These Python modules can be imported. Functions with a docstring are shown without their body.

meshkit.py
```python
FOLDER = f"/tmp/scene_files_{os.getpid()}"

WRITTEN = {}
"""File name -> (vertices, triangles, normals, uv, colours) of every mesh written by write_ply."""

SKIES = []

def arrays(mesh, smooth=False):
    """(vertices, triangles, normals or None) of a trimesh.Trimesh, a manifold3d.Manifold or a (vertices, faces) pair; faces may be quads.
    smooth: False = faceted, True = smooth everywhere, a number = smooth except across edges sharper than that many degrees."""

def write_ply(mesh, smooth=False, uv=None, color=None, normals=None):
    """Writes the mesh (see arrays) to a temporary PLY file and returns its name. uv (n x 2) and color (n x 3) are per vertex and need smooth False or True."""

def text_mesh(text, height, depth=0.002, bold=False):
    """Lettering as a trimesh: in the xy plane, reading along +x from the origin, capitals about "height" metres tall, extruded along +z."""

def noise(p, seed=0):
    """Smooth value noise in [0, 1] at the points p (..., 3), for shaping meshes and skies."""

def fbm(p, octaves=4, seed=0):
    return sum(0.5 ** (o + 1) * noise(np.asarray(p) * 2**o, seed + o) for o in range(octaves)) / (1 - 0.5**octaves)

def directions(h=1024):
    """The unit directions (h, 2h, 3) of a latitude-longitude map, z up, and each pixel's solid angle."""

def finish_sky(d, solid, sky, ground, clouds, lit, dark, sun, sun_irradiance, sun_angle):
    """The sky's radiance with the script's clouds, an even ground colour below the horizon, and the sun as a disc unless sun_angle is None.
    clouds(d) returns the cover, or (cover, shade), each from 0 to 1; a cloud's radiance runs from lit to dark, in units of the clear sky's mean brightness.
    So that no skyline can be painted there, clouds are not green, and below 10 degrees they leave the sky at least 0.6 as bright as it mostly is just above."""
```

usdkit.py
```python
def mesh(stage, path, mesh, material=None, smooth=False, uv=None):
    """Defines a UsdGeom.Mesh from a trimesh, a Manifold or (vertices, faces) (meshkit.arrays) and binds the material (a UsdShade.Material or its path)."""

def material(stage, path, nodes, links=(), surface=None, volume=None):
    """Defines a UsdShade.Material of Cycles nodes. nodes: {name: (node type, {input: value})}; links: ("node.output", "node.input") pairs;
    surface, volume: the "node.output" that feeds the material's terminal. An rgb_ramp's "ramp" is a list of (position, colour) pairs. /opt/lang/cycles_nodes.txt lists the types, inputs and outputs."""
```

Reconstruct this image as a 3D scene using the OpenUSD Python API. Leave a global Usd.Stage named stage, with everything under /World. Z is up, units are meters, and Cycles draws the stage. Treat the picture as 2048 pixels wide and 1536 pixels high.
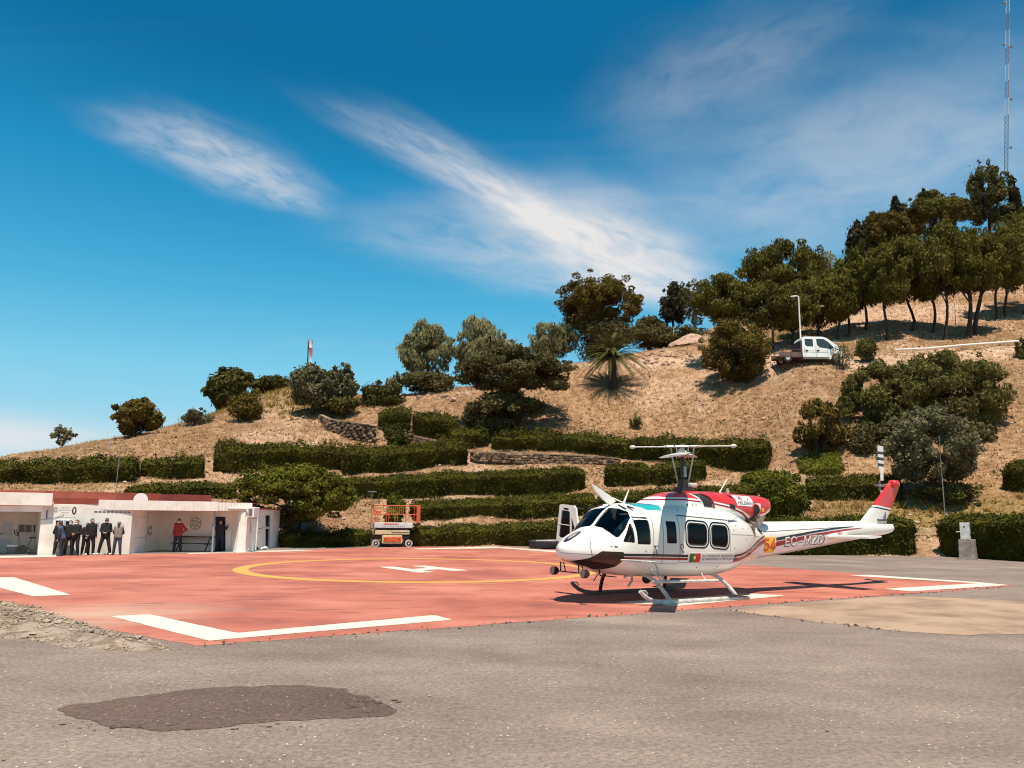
import math, numpy as np, trimesh, usdkit, meshkit
import manifold3d as m3
from pxr import Usd, UsdGeom, UsdLux, UsdShade, Gf, Sdf, Vt
from scipy.interpolate import RBFInterpolator
from shapely.geometry import Polygon, LineString, Point
from shapely import affinity
from shapely.ops import unary_union

# settings of light and sky
EXPOSURE=0.6; SUN_I=1.25; SKY_S=0.055; AEROSOL=0.6; OZONE=1.5; CLOUD=(9.8,9.6,9.5); VEIL=0.16
SKY_RAMP=[(.225,(.0045,.152,.345)),(.274,(.018,.275,.55)),(.375,(.080,.445,.716)),(.5,(.216,.61,.83)),(.6,(.30,.66,.84)),(.8,(.61,.776,.84)),(1,(.72,.82,.85))]
STREAKS=[
 ('a',(600,165),(1230,520),.12,0.66,1.0,dict(lo=.2,hi=.75,seed=1.3)),
 ('b',(920,310),(1460,650),.28,1.05,1.0,dict(lo=.1,hi=.72,seed=6.3)),
 ('c',(150,190),(700,440),.165,0.66,1.0,dict(lo=.22,hi=.75,seed=4.1)),
 ('d',(600,400),(1340,610),.30,0.42,1.0,dict(lo=.2,hi=.7,seed=5.2)),
 ('e',(1330,520),(2500,40),.55,0.40,1.0,dict(lo=.15,hi=.7,seed=9.2)),
 ('f',(1180,300),(1780,-60),.20,0.20,1.0,dict(lo=.2,hi=.7,seed=7.7)),
 ('h',(-500,880),(270,862),.8,0.75,1.0,dict(lo=.05,hi=.5,seed=2.2)),
]

stage = Usd.Stage.CreateInMemory()
UsdGeom.SetStageUpAxis(stage, UsdGeom.Tokens.z)
UsdGeom.SetStageMetersPerUnit(stage, 1.0)
UsdGeom.Xform.Define(stage, '/World')
UsdGeom.Scope.Define(stage, '/World/Looks')

# ---------------------------------------------------------------- camera
FPX, HOR, CAMZ, ROLL = 1600.0, 1031.0, 2.0, 0.0109
PITCH = math.atan((HOR - 768) / FPX)
_F = np.array([0, math.cos(PITCH), math.sin(PITCH)])
_U0 = np.array([0, -math.sin(PITCH), math.cos(PITCH)])
_R0 = np.array([1.0, 0, 0])
_R = math.cos(ROLL) * _R0 + math.sin(ROLL) * _U0
_U = -math.sin(ROLL) * _R0 + math.cos(ROLL) * _U0
cam = UsdGeom.Camera.Define(stage, '/World/camera')
cam.CreateHorizontalApertureAttr(36.0)
cam.CreateVerticalApertureAttr(27.0)
cam.CreateFocalLengthAttr(36.0 * FPX / 2048)
cam.CreateClippingRangeAttr(Gf.Vec2f(0.1, 6000))
M = Gf.Matrix4d(*[float(x) for x in (*_R, 0, *_U, 0, *(-_F), 0, 0, 0, CAMZ, 1)])
cam.AddTransformOp().Set(M)
cam.CreateExposureAttr(EXPOSURE)

# ---------------------------------------------------------------- sky and sun
SUN = np.array([0.03, -0.33, 1.0]); SUN /= np.linalg.norm(SUN)
EL, AZ = math.asin(SUN[2]), math.atan2(SUN[0], SUN[1])
sun = UsdLux.DistantLight.Define(stage, '/World/sun')
sun.CreateIntensityAttr(SUN_I); sun.CreateNormalizeAttr(True); sun.CreateAngleAttr(0.5)
sun.CreateColorAttr(Gf.Vec3f(1.0, 0.905, 0.79))
_z = SUN; _x = np.cross([0, 1, 0], _z); _x /= np.linalg.norm(_x); _y = np.cross(_z, _x)
sun.AddTransformOp().Set(Gf.Matrix4d(*[float(q) for q in (*_x, 0, *_y, 0, *_z, 0, 0, 0, 0, 1)]))
def pxdir(u, v):
    d = _F + (u - 1024) / FPX * _R + (768 - v) / FPX * _U
    return d / np.linalg.norm(d)
def cloud_nodes():
    """wisps lie in a flat cirrus sheet: every point of the sheet is direction / (height + 0.12)"""
    def sheet(u, v):
        d = pxdir(u, v); return d[:2] / (d[2] + 0.12)
    n, l = {}, []
    n['tc'] = ('texture_coordinate', {})
    n['sep'] = ('separate_xyz', {})
    n['zz'] = ('math', {'math_type': 'add', 'value2': 0.12})
    n['zm'] = ('math', {'math_type': 'maximum', 'value2': 0.03})
    n['px'] = ('math', {'math_type': 'divide'}); n['py'] = ('math', {'math_type': 'divide'})
    n['p'] = ('combine_xyz', {'z': 0.0})
    l += [('tc.generated', 'sep.vector'), ('sep.z', 'zz.value1'), ('zz.value', 'zm.value1'), ('sep.x', 'px.value1'), ('zm.value', 'px.value2'),
          ('sep.y', 'py.value1'), ('zm.value', 'py.value2'), ('px.value', 'p.x'), ('py.value', 'p.y')]
    masks = []
    def streak(k, a, b, w, amp, scale, dist=1.0, lo=.3, hi=.85, stretch=1.5, NS=1.8, seed=0.0):
        A, B = sheet(*a), sheet(*b); c = (A + B) / 2; dv = B - A; L = np.linalg.norm(dv) / 2; ang = math.atan2(dv[1], dv[0])
        wid = w
        n['m' + k] = ('mapping', {'mapping_type': 'texture', 'location': (c[0], c[1], 0), 'rotation': (0, 0, ang), 'scale': (L, wid, 1)})
        # wobble the axis a little so that the edge is ragged
        n['wn' + k] = ('noise_texture', {'scale': scale * .8, 'detail': 2, 'roughness': .6})
        n['ws' + k] = ('vector_math', {'math_type': 'subtract', 'vector2': (.5, .5, .5)})
        n['wm' + k] = ('vector_math', {'math_type': 'multiply', 'vector2': (.7 * dist, .9 * dist, 0)})
        n['wa' + k] = ('vector_math', {'math_type': 'add'})
        n['len' + k] = ('vector_math', {'math_type': 'length'})
        n['fall' + k] = ('map_range', {'range_type': 'smootherstep', 'from_min': 1.15, 'from_max': 0.05, 'to_min': 0, 'to_max': 1, 'clamp': True})
        n['nm' + k] = ('mapping', {'scale': (NS, stretch, 1), 'location': (seed, seed * .7, 0)})
        n['nz' + k] = ('noise_texture', {'scale': 1.9, 'detail': 6, 'roughness': .62, 'distortion': .45})
        n['nr' + k] = ('map_range', {'range_type': 'smoothstep', 'from_min': lo - .12, 'from_max': hi, 'to_min': .1, 'to_max': 1, 'clamp': True})
        n['mul' + k] = ('math', {'math_type': 'multiply'})
        n['amp' + k] = ('math', {'math_type': 'multiply', 'value2': amp})
        l.extend([('p.vector', 'm%s.vector' % k), ('m%s.vector' % k, 'wn%s.vector' % k), ('wn%s.color' % k, 'ws%s.vector1' % k), ('ws%s.vector' % k, 'wm%s.vector1' % k),
                  ('wm%s.vector' % k, 'wa%s.vector1' % k), ('m%s.vector' % k, 'wa%s.vector2' % k), ('wa%s.vector' % k, 'len%s.vector1' % k),
                  ('len%s.value' % k, 'fall%s.value' % k), ('m%s.vector' % k, 'nm%s.vector' % k), ('nm%s.vector' % k, 'nz%s.vector' % k), ('nz%s.fac' % k, 'nr%s.value' % k),
                  ('fall%s.result' % k, 'mul%s.value1' % k), ('nr%s.result' % k, 'mul%s.value2' % k), ('mul%s.value' % k, 'amp%s.value1' % k)])
        masks.append('amp%s.value' % k)
    for s in STREAKS:
        streak(*s[:6], **s[6])
    # faint veil everywhere, same weather outside the frame
    n['vm'] = ('mapping', {'rotation': (0, 0, 0.55), 'scale': (0.35, 1.3, 1)})
    n['vn'] = ('noise_texture', {'scale': 1.5, 'detail': 4, 'roughness': .6, 'distortion': .5})
    n['vr'] = ('map_range', {'range_type': 'smoothstep', 'from_min': .5, 'from_max': .85, 'to_min': 0, 'to_max': VEIL, 'clamp': True})
    l += [('p.vector', 'vm.vector'), ('vm.vector', 'vn.vector'), ('vn.fac', 'vr.value')]
    # low bank of haze near the horizon
    cur = 'vr.result'
    for i, mk in enumerate(masks):
        n['sc%d' % i] = ('math', {'math_type': 'maximum'}) if i < 0 else ('math', {'math_type': 'add', 'use_clamp': True})
        l += [(cur, 'sc%d.value1' % i), (mk, 'sc%d.value2' % i)]; cur = 'sc%d.value' % i
    return n, l, cur
n, l, cur = cloud_nodes()
n['sky'] = ('sky_texture', {'sky_type': 'single_scattering', 'sun_disc': False, 'sun_elevation': EL, 'sun_rotation': AZ, 'altitude': 300.0, 'air_density': 1.0, 'aerosol_density': AEROSOL, 'ozone_density': OZONE})
n['sc'] = ('separate_color', {})
n['gd'] = ('math', {'math_type': 'divide', 'value2': 8.0})
n['tone'] = ('rgb_ramp', {'ramp': SKY_RAMP})
n['up'] = ('mix', {'mix_type': 'multiply', 'fac': 1.0, 'color2': (12.0, 12.0, 12.0)})
l += [('sc.g', 'gd.value1'), ('gd.value', 'tone.fac'), ('tone.color', 'up.color1')]
n['mixc'] = ('mix', {'mix_type': 'mix', 'color2': CLOUD})
n['bg'] = ('background_shader', {'strength': SKY_S})
l += [('sky.color', 'sc.color'), ('up.color', 'mixc.color1'), (cur, 'mixc.fac'), ('mixc.color', 'bg.color')]
sky_mat = usdkit.material(stage, '/World/Looks/sky', n, l, surface='bg.background')
dome = UsdLux.DomeLight.Define(stage, '/World/sky')
UsdShade.MaterialBindingAPI.Apply(dome.GetPrim()).Bind(sky_mat)
dome.GetPrim().SetCustomDataByKey('kind', 'structure'); dome.GetPrim().SetCustomDataByKey('label', 'blue sky with thin white cloud streaks'); dome.GetPrim().SetCustomDataByKey('category', 'sky')
# ---------------------------------------------------------------- helpers
_used = {}
LOOKS = {}
def path_for(parent, name):
    base = (parent.GetPath().pathString if parent is not None else '/World')
    key = base + '/' + name
    k = _used.get(key, -1) + 1; _used[key] = k
    return key if k == 0 else '%s_%03d' % (key, k)
def tag(p, label=None, cat=None, group=None, kind=None):
    p = p.GetPrim() if hasattr(p, 'GetPrim') else p
    for k, v in (('label', label), ('category', cat), ('group', group), ('kind', kind)):
        if v: p.SetCustomDataByKey(k, v)
    return p
def prim_mesh(name, mesh, mat, parent=None, smooth=False, color=None):
    if hasattr(mesh, 'to_mesh') and mesh.num_tri() == 0: return None
    m = usdkit.mesh(stage, path_for(parent, name), mesh, mat, smooth=smooth)
    if color is not None:
        UsdGeom.PrimvarsAPI(m).CreatePrimvar('tone', Sdf.ValueTypeNames.Color3fArray, 'vertex').Set(Vt.Vec3fArray.FromNumpy(np.asarray(color, np.float32)))
    return m.GetPrim()
def struct(name, mesh, mat, label, parent=None, smooth=False, color=None):
    return tag(prim_mesh(name, mesh, mat, parent, smooth, color), label, None if parent is not None else 'ground', None, 'structure' if parent is None else None)
def thing(name, label, cat, loc=(0, 0, 0), rotz=0.0, group=None, scale=None):
    x = UsdGeom.Xform.Define(stage, path_for(None, name))
    x.AddTranslateOp().Set(Gf.Vec3d(*map(float, loc)))
    if rotz: x.AddRotateZOp().Set(math.degrees(rotz))
    if scale is not None: x.AddScaleOp().Set(Gf.Vec3f(*map(float, np.broadcast_to(scale, 3))))
    return tag(x, label, cat, group)
def single(name, mesh, mat, label, cat, group=None, smooth=False, kind=None):
    return tag(prim_mesh(name, mesh, mat, None, smooth), label, cat, group, kind)
def copy(src, label, loc, rotz=0.0, scale=None, group=None):
    name = src.GetName()
    while name[-4:-3] == '_' and name[-3:].isdigit(): name = name[:-4]
    was = src.GetCustomData()
    r = thing(name, label, was['category'], loc, rotz, group or was.get('group'), scale)
    r.GetReferences().AddInternalReference(src.GetPath()); r.SetInstanceable(True)
    return r
class MB:
    """collects shapes into one mesh"""
    def __init__(s): s.v, s.f, s.n = [], [], 0
    def add(s, v, f):
        v = np.asarray(v, float).reshape(-1, 3); f = np.asarray(f, int)
        if f.shape[1] == 4: f = np.vstack([f[:, [0, 1, 2]], f[:, [0, 2, 3]]])
        s.v.append(v); s.f.append(f + s.n); s.n += len(v); return s
    def tm(s, m): return s.add(m.vertices, m.faces)
    def mf(s, m):
        q = m.to_mesh(); return s.add(q.vert_properties[:, :3], q.tri_verts)
    def box(s, c, size, rz=0.0, R=None):
        v = np.array([[x, y, z] for x in (-.5, .5) for y in (-.5, .5) for z in (-.5, .5)]) * size
        if R is None:
            a, b = math.cos(rz), math.sin(rz); R = np.array([[a, -b, 0], [b, a, 0], [0, 0, 1]])
        v = v @ np.asarray(R).T + c
        return s.add(v, [[0, 1, 3, 2], [4, 6, 7, 5], [0, 4, 5, 1], [2, 3, 7, 6], [0, 2, 6, 4], [1, 5, 7, 3]])
    def tube(s, P, r, n=8, cap=True):
        P = np.asarray(P, float); k = len(P); r = np.broadcast_to(np.asarray(r, float), k)
        T = np.gradient(P, axis=0); T /= np.linalg.norm(T, axis=1)[:, None] + 1e-12
        ref = np.array([0, 0, 1.0]) if abs(T[:, 2]).mean() < .9 else np.array([1.0, 0, 0])
        A = np.cross(T, ref); A /= np.linalg.norm(A, axis=1)[:, None] + 1e-12; B = np.cross(T, A)
        t = np.arange(n) * 2 * math.pi / n
        V = (P[:, None] + r[:, None, None] * (np.cos(t)[None, :, None] * A[:, None] + np.sin(t)[None, :, None] * B[:, None])).reshape(-1, 3)
        i, j = np.meshgrid(np.arange(k - 1), np.arange(n), indexing='ij'); i, j = i.ravel(), j.ravel(); j2 = (j + 1) % n
        s_f = np.c_[i * n + j, i * n + j2, (i + 1) * n + j2, (i + 1) * n + j]
        base = s.n; s.add(V, s_f)
        if cap:
            s.add(np.vstack([V[:n], V[-n:]]), [[0, a + 1, a] for a in range(1, n - 1)] + [[n, n + a, n + a + 1] for a in range(1, n - 1)])
        return s
    def bar(s, a, b, r, n=8): return s.tube([a, b], r, n)
    def get(s): return (np.vstack(s.v), np.vstack(s.f))
def rot_cols(R): return np.asarray(R)
def M_from(mesh):
    """manifold from a trimesh / (v, f)"""
    v, f, _ = meshkit.arrays(mesh)
    t = trimesh.Trimesh(v, f, process=True); t.merge_vertices()
    return m3.Manifold(m3.Mesh(vert_properties=np.asarray(t.vertices, np.float32), tri_verts=np.asarray(t.faces, np.uint32)))
def rbox(size, r=.03, seg=3, c=(0, 0, 0)):
    """box with rounded edges"""
    sx, sy, sz = [max(q / 2 - r, 1e-4) for q in size]
    sp = m3.Manifold.sphere(r, 4 * seg)
    return m3.Manifold.batch_hull([sp.translate([x, y, z]) for x in (-sx, sx) for y in (-sy, sy) for z in (-sz, sz)]).translate(list(c))
def extrude(poly, h):
    """shapely polygon in xy extruded up by h, as Manifold"""
    geoms = getattr(poly, 'geoms', [poly]); out = m3.Manifold()
    for g in geoms:
        if g.is_empty: continue
        cs = m3.CrossSection([np.asarray(g.exterior.coords)[:-1]] + [np.asarray(i.coords)[:-1] for i in g.interiors], m3.FillRule.EvenOdd)
        out = out + cs.extrude(h)
    return out
def prism_xz(poly, y0, y1):
    """polygon given in (x, z), extruded from y0 to y1"""
    return extrude(poly, abs(y1 - y0)).rotate([90, 0, 0]).translate([0, max(y0, y1), 0])
def prism_yz(poly, x0, x1):
    """polygon given in (y, z), extruded from x0 to x1"""
    m = extrude(poly, abs(x1 - x0))
    return m.transform(np.array([[0, 0, 1, min(x0, x1)], [1, 0, 0, 0], [0, 1, 0, 0]], float))
def rpoly(pts, r=.05):
    p = Polygon(pts); return p.buffer(-r, join_style=2).buffer(r, quad_segs=5) if r else p
def sheet(poly, z, step=None):
    """flat horizontal sheet from a polygon"""
    v, f = trimesh.creation.triangulate_polygon(poly, engine='earcut')
    f = np.asarray(f); v = np.asarray(v)
    a = np.cross(v[f[:, 1]] - v[f[:, 0]], v[f[:, 2]] - v[f[:, 0]]); f[a < 0] = f[a < 0][:, ::-1]
    return np.c_[v, np.full(len(v), z)], f
# pixel of the photograph -> point of the world (a plan measured from the photograph)
def ray(u, v):
    d = _F + (u - 1024) / FPX * _R + (768 - v) / FPX * _U
    return d / d[1]
def gp(u, v, z=0.0):
    d = ray(u, v); t = (z - CAMZ) / d[2]; return np.array([d[0] * t, d[1] * t, z])
def at(u, v, Y):
    d = ray(u, v); return np.array([d[0] * Y, Y, CAMZ + d[2] * Y])
def zat(P, v):
    """height above the ground of pixel row v over the ground point P"""
    X, Y = P[0], P[1]; u = 1024.0
    for _ in range(3):
        d = ray(u, v); u += (X / Y - d[0]) * FPX
    return CAMZ + ray(u, v)[2] * Y

# ---------------------------------------------------------------- materials
def P(name, col, rough=.6, metal=0.0, noise=0.0, nscale=8.0, bump=0.0, bscale=40.0, spec=.5, coat=0.0, col2=None, emit=None, coords='obj', detail=5, trans=0.0, lo=.35, hi=.65):
    if name in LOOKS: return LOOKS[name]
    n = {'p': ('principled_bsdf', {'base_color': tuple(col), 'roughness': rough, 'metallic': metal, 'specular_ior_level': spec, 'coat_weight': coat, 'coat_roughness': .06, 'transmission_weight': trans})}
    l = []
    src = 'tc.object' if coords == 'obj' else 'geo.position'
    n['tc'] = ('texture_coordinate', {}); n['geo'] = ('geometry', {})
    if noise or col2 is not None:
        c2 = col2 if col2 is not None else tuple(max(0, c * (1 - noise)) for c in col)
        n['nz'] = ('noise_texture', {'scale': nscale, 'detail': detail, 'roughness': .6})
        n['mr'] = ('map_range', {'range_type': 'smoothstep', 'from_min': lo, 'from_max': hi, 'clamp': True})
        n['mx'] = ('mix', {'color1': tuple(col), 'color2': tuple(c2)})
        l += [(src, 'nz.vector'), ('nz.fac', 'mr.value'), ('mr.result', 'mx.fac'), ('mx.color', 'p.base_color')]
    if bump:
        n['bn'] = ('noise_texture', {'scale': bscale, 'detail': 4, 'roughness': .6})
        n['bu'] = ('bump', {'strength': 1.0, 'distance': bump})
        l += [(src, 'bn.vector'), ('bn.fac', 'bu.height'), ('bu.normal', 'p.normal')]
    LOOKS[name] = usdkit.material(stage, '/World/Looks/' + name, n, l, surface='p.BSDF')
    return LOOKS[name]
def leafmat(name, c1, c2, c3, trans=.25, nscale=.5, rough=.8):
    """foliage: tone varies per leaf and in patches of the plant, light passes through"""
    n = {'geo': ('geometry', {}), 'nz': ('noise_texture', {'scale': nscale, 'detail': 3}),
         'rr': ('rgb_ramp', {'ramp': [(0, c1), (.5, c2), (1, c3)]}),
         'ad': ('math', {'math_type': 'multiply_add', 'value2': .55}), 'nm': ('map_range', {'from_min': .3, 'from_max': .7, 'to_min': 0, 'to_max': .45, 'clamp': True}),
         'p': ('principled_bsdf', {'roughness': rough, 'specular_ior_level': .06}), 'tr': ('translucent_bsdf', {}), 'mx': ('mix_closure', {'fac': trans})}
    l = [('geo.position', 'nz.vector'), ('nz.fac', 'nm.value'), ('geo.random_per_island', 'ad.value1'), ('nm.result', 'ad.value3'), ('ad.value', 'rr.fac'),
         ('rr.color', 'p.base_color'), ('rr.color', 'tr.color'), ('p.BSDF', 'mx.closure1'), ('tr.BSDF', 'mx.closure2')]
    LOOKS[name] = usdkit.material(stage, '/World/Looks/' + name, n, l, surface='mx.closure')
    return LOOKS[name]
# ---------------------------------------------------------------- the hill
CTRL = [  # (u, v, distance) of points of the hillside seen in the photograph
 (0,982,50),(100,982,50),(250,987,51),(0,970,53),(150,970,53),(258,970,53.5),(285,962,55),(400,962,55.5),(270,1000,50.5),(465,1000,51),
 (90,905,62),(240,878,66),(330,862,68),(430,846,70),(560,832,72),(300,915,58),(430,895,61),(550,880,64),(650,875,65),(10,925,58),
 (430,946,60),(560,944,60),(690,940,61),(800,948,61),(930,940,61.5),
 (620,832,72),(660,830,72.5),(755,853,69.5),(900,886,66.5),(700,885,66),(500,800,81),(560,775,84),(600,770,86),(730,800,80),
 (720,1001,57),(900,995,58.5),(1170,985,61),(840,1043,54.5),(1000,1036,56.5),(1100,1030,57.5),(1300,1018,56.5),(1450,1012,55),
 (650,1040,53.5),(690,1010,55.5),(620,1060,51.2),(640,1090,49.6),(560,1030,52.5),
 (1000,931,64.5),(1200,926,64.5),(960,912,65.6),(1190,910,65.6),(1300,975,61),(1400,960,60),(1000,902,66.4),(1500,940,63.5),(1350,925,64.5),
 (1000,856,68.5),(1250,865,68.5),(1400,868,68),(1000,838,69.8),(1225,778,77),(1225,745,80),(1290,737,80.5),(1400,728,80),(1400,715,82),(1290,700,87),(1380,690,91),
 (1130,725,82),(1000,770,80),(900,787,78),(810,797,77),(850,840,73),
 (1660,1030,49),(1760,1026,49.3),(1700,1020,50.5),(1620,1000,52.5),(1800,1002,52.5),(1590,946,58),(1500,902,63.5),(1450,850,66.5),(1450,765,72.5),(1550,760,70.5),
 (1560,729,70.5),(1640,731,69.8),(1700,736,69.2),(1600,850,62.5),(1850,930,55.5),(2000,1000,49.5),(2000,930,55),(2000,850,60),(2000,765,66),(1850,800,64),
 (1900,716,69.5),(2048,702,68.5),(1800,726,69.5),(1640,717,71.5),(1560,716,72),
 (1700,692,76.5),(1890,686,75.5),(1740,660,81),(1980,652,79.5),(1800,605,91),(1900,595,94),(2048,640,82),(1500,688,82),(1620,640,90),(1560,660,86),
 (1700,560,106),(2000,505,114),(1450,640,98)]
PTS = [at(u, v, Y) for u, v, Y in CTRL] + [np.array(p, float) for p in [
 (-13,48.6,-.25),(-9.6,49.9,-.2),(-5.9,51.6,-.2),(1,54.2,-.25),(7,51.5,-.25),(14.6,47,-.25),(18,45.6,-.25),(23.7,45.9,-.2),(26.2,41.5,-.2),(33,34,-.4),(-9.6,47,-1.2),(1,50,-1.5),(14,43,-1.2),(22,42,-1.2),(25,36,-1.2),
 (-14.5,48.5,.2),(-16,47.5,-.1),(-22,46.2,-.3),(-30,43,-.3),(-42,36,-.4),(-22,42,-1),(-34,36,-1),(-60,40,.2),(-60,62,4),(-70,90,2),(-45,86,4.5),(-25,95,9),(-10,100,12),(10,112,15),(25,125,24),
 (45,150,40),(80,130,46),(75,90,30),(62,66,16),(45,46,3.4),(34,42,1.7),(55,52,7),(90,60,15),(110,110,42),(-90,70,-1),(0,150,8),(-60,150,-2),(60,190,44),(-15,36,-2.5),(5,34,-2.5),(20,30,-2.5),(-45,26,-2),(38,26,-2)]]
PTS = np.array(PTS)
_rbf = RBFInterpolator(PTS[:, :2], PTS[:, 2], kernel='linear', smoothing=.05, neighbors=60)
gx = np.arange(-95, 121, .6); gy = np.arange(30, 190, .6)
GX, GY = np.meshgrid(gx, gy)
_coarse_x = np.arange(-95, 122, 1.5); _coarse_y = np.arange(30, 192, 1.5)
from scipy.ndimage import map_coordinates, gaussian_filter
_cz = _rbf(np.stack(np.meshgrid(_coarse_x, _coarse_y), -1).reshape(-1, 2)).reshape(len(_coarse_y), len(_coarse_x))
_cz = gaussian_filter(_cz, .75)
def smooth_z(x, y):
    return map_coordinates(_cz, [(np.asarray(y, float) - 30) / 1.5, (np.asarray(x, float) + 95) / 1.5], order=1, mode='nearest')
def rough_z(x, y):
    p = np.stack([np.asarray(x, float), np.asarray(y, float), np.zeros(np.shape(x))], -1)
    return (meshkit.fbm(p * .35, 3, 5) - .5) * .55 + (meshkit.fbm(p * 1.5, 2, 9) - .5) * .22
GZ = smooth_z(GX, GY) + rough_z(GX, GY) * np.clip((smooth_z(GX, GY) - .3) / 1.5, 0, 1)
def hz(x, y):
    x, y = np.broadcast_arrays(np.asarray(x, float), np.asarray(y, float))
    r = map_coordinates(GZ, [((y - 30) / .6).ravel(), ((x + 95) / .6).ravel()], order=1, mode='nearest')
    return r.reshape(x.shape) if x.ndim else float(r[0])
def on(u, v, near=36.0, far=170.0):
    """where the line of sight through a pixel meets the hillside or the ground"""
    d = ray(u, v); t = np.arange(near, far, .05); z = CAMZ + d[2] * t
    h = np.maximum(hz(d[0] * t, t), 0)
    k = np.nonzero(z <= h)[0]
    if len(k) == 0: k = [int(np.argmin(z - h))]
    t = t[k[0]]; return np.array([d[0] * t, t, float(max(hz(d[0] * t, t), 0))])
def hp(u, Y):
    """point of the hillside in the direction of column u at distance Y"""
    v = 900.0
    for _ in range(5):
        X = ray(u, v)[0] * Y; z = float(max(hz(X, Y), 0)); v -= (z - at(u, v, Y)[2]) / Y * FPX
    return np.array([X, Y, z])
H, W = GX.shape
idx = np.arange(H * W).reshape(H, W)
F4 = np.c_[idx[:-1, :-1].ravel(), idx[:-1, 1:].ravel(), idx[1:, 1:].ravel(), idx[1:, :-1].ravel()]
keep = (GZ.ravel()[F4] > -.6).any(1)
F4 = F4[keep]
# soil tones: 0 dry grass, towards 1 pale bare earth (road, banks), second channel green-ochre grass, third brown litter
V = np.c_[GX.ravel(), GY.ravel(), GZ.ravel()]
def near_poly(pts, w):
    q = [on(*p)[:2] if len(p) == 2 else np.array(p[:2]) for p in pts]
    ln = LineString(q); from shapely import points, distance
    return np.clip(1.35 - distance(points(V[:, 0], V[:, 1]), ln) / w, 0, 1)
pp = np.c_[V[:, :2], np.zeros(len(V))]
fb = meshkit.fbm(pp * .22, 4, 3); fb2 = meshkit.fbm(pp * .6, 3, 13)
bare = np.maximum.reduce([near_poly([(1140,728),(1290,728),(1400,719),(1560,722)], 2.6), near_poly([(1540,722),(1700,728),(1850,712),(2048,697)], 2.0), near_poly([(820,795),(920,785)], 1.3) * .9,
   near_poly([(1690,655),(1760,632),(1850,628),(1930,620)], 4.5) * .95, near_poly([(1300,690),(1340,700)], 3.0) * .7, near_poly([(1405,775),(1400,820)], 1.0) * .55, near_poly([(1560,690),(1660,680),(1740,665)], 1.6) * .9])
bare = np.clip(bare * (.75 + .6 * (fb2 - .5)), 0, 1); fb3 = meshkit.fbm(pp * .16 + 7, 4, 23); bare = np.maximum(bare, np.clip((fb3 - .52) * 4.5, 0, .42))
green = np.maximum.reduce([near_poly([(490,805),(560,790),(620,800)], 6) * .9, near_poly([(1700,1022),(1900,1020),(2040,1010)], 3.0) * .6, near_poly([(1500,690),(1600,660)], 3.0) * .5]) * np.clip(.4 + 1.2 * fb, 0, 1)
litter = np.clip((fb - .42) * 4, 0, 1) * (1 - bare)
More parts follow.
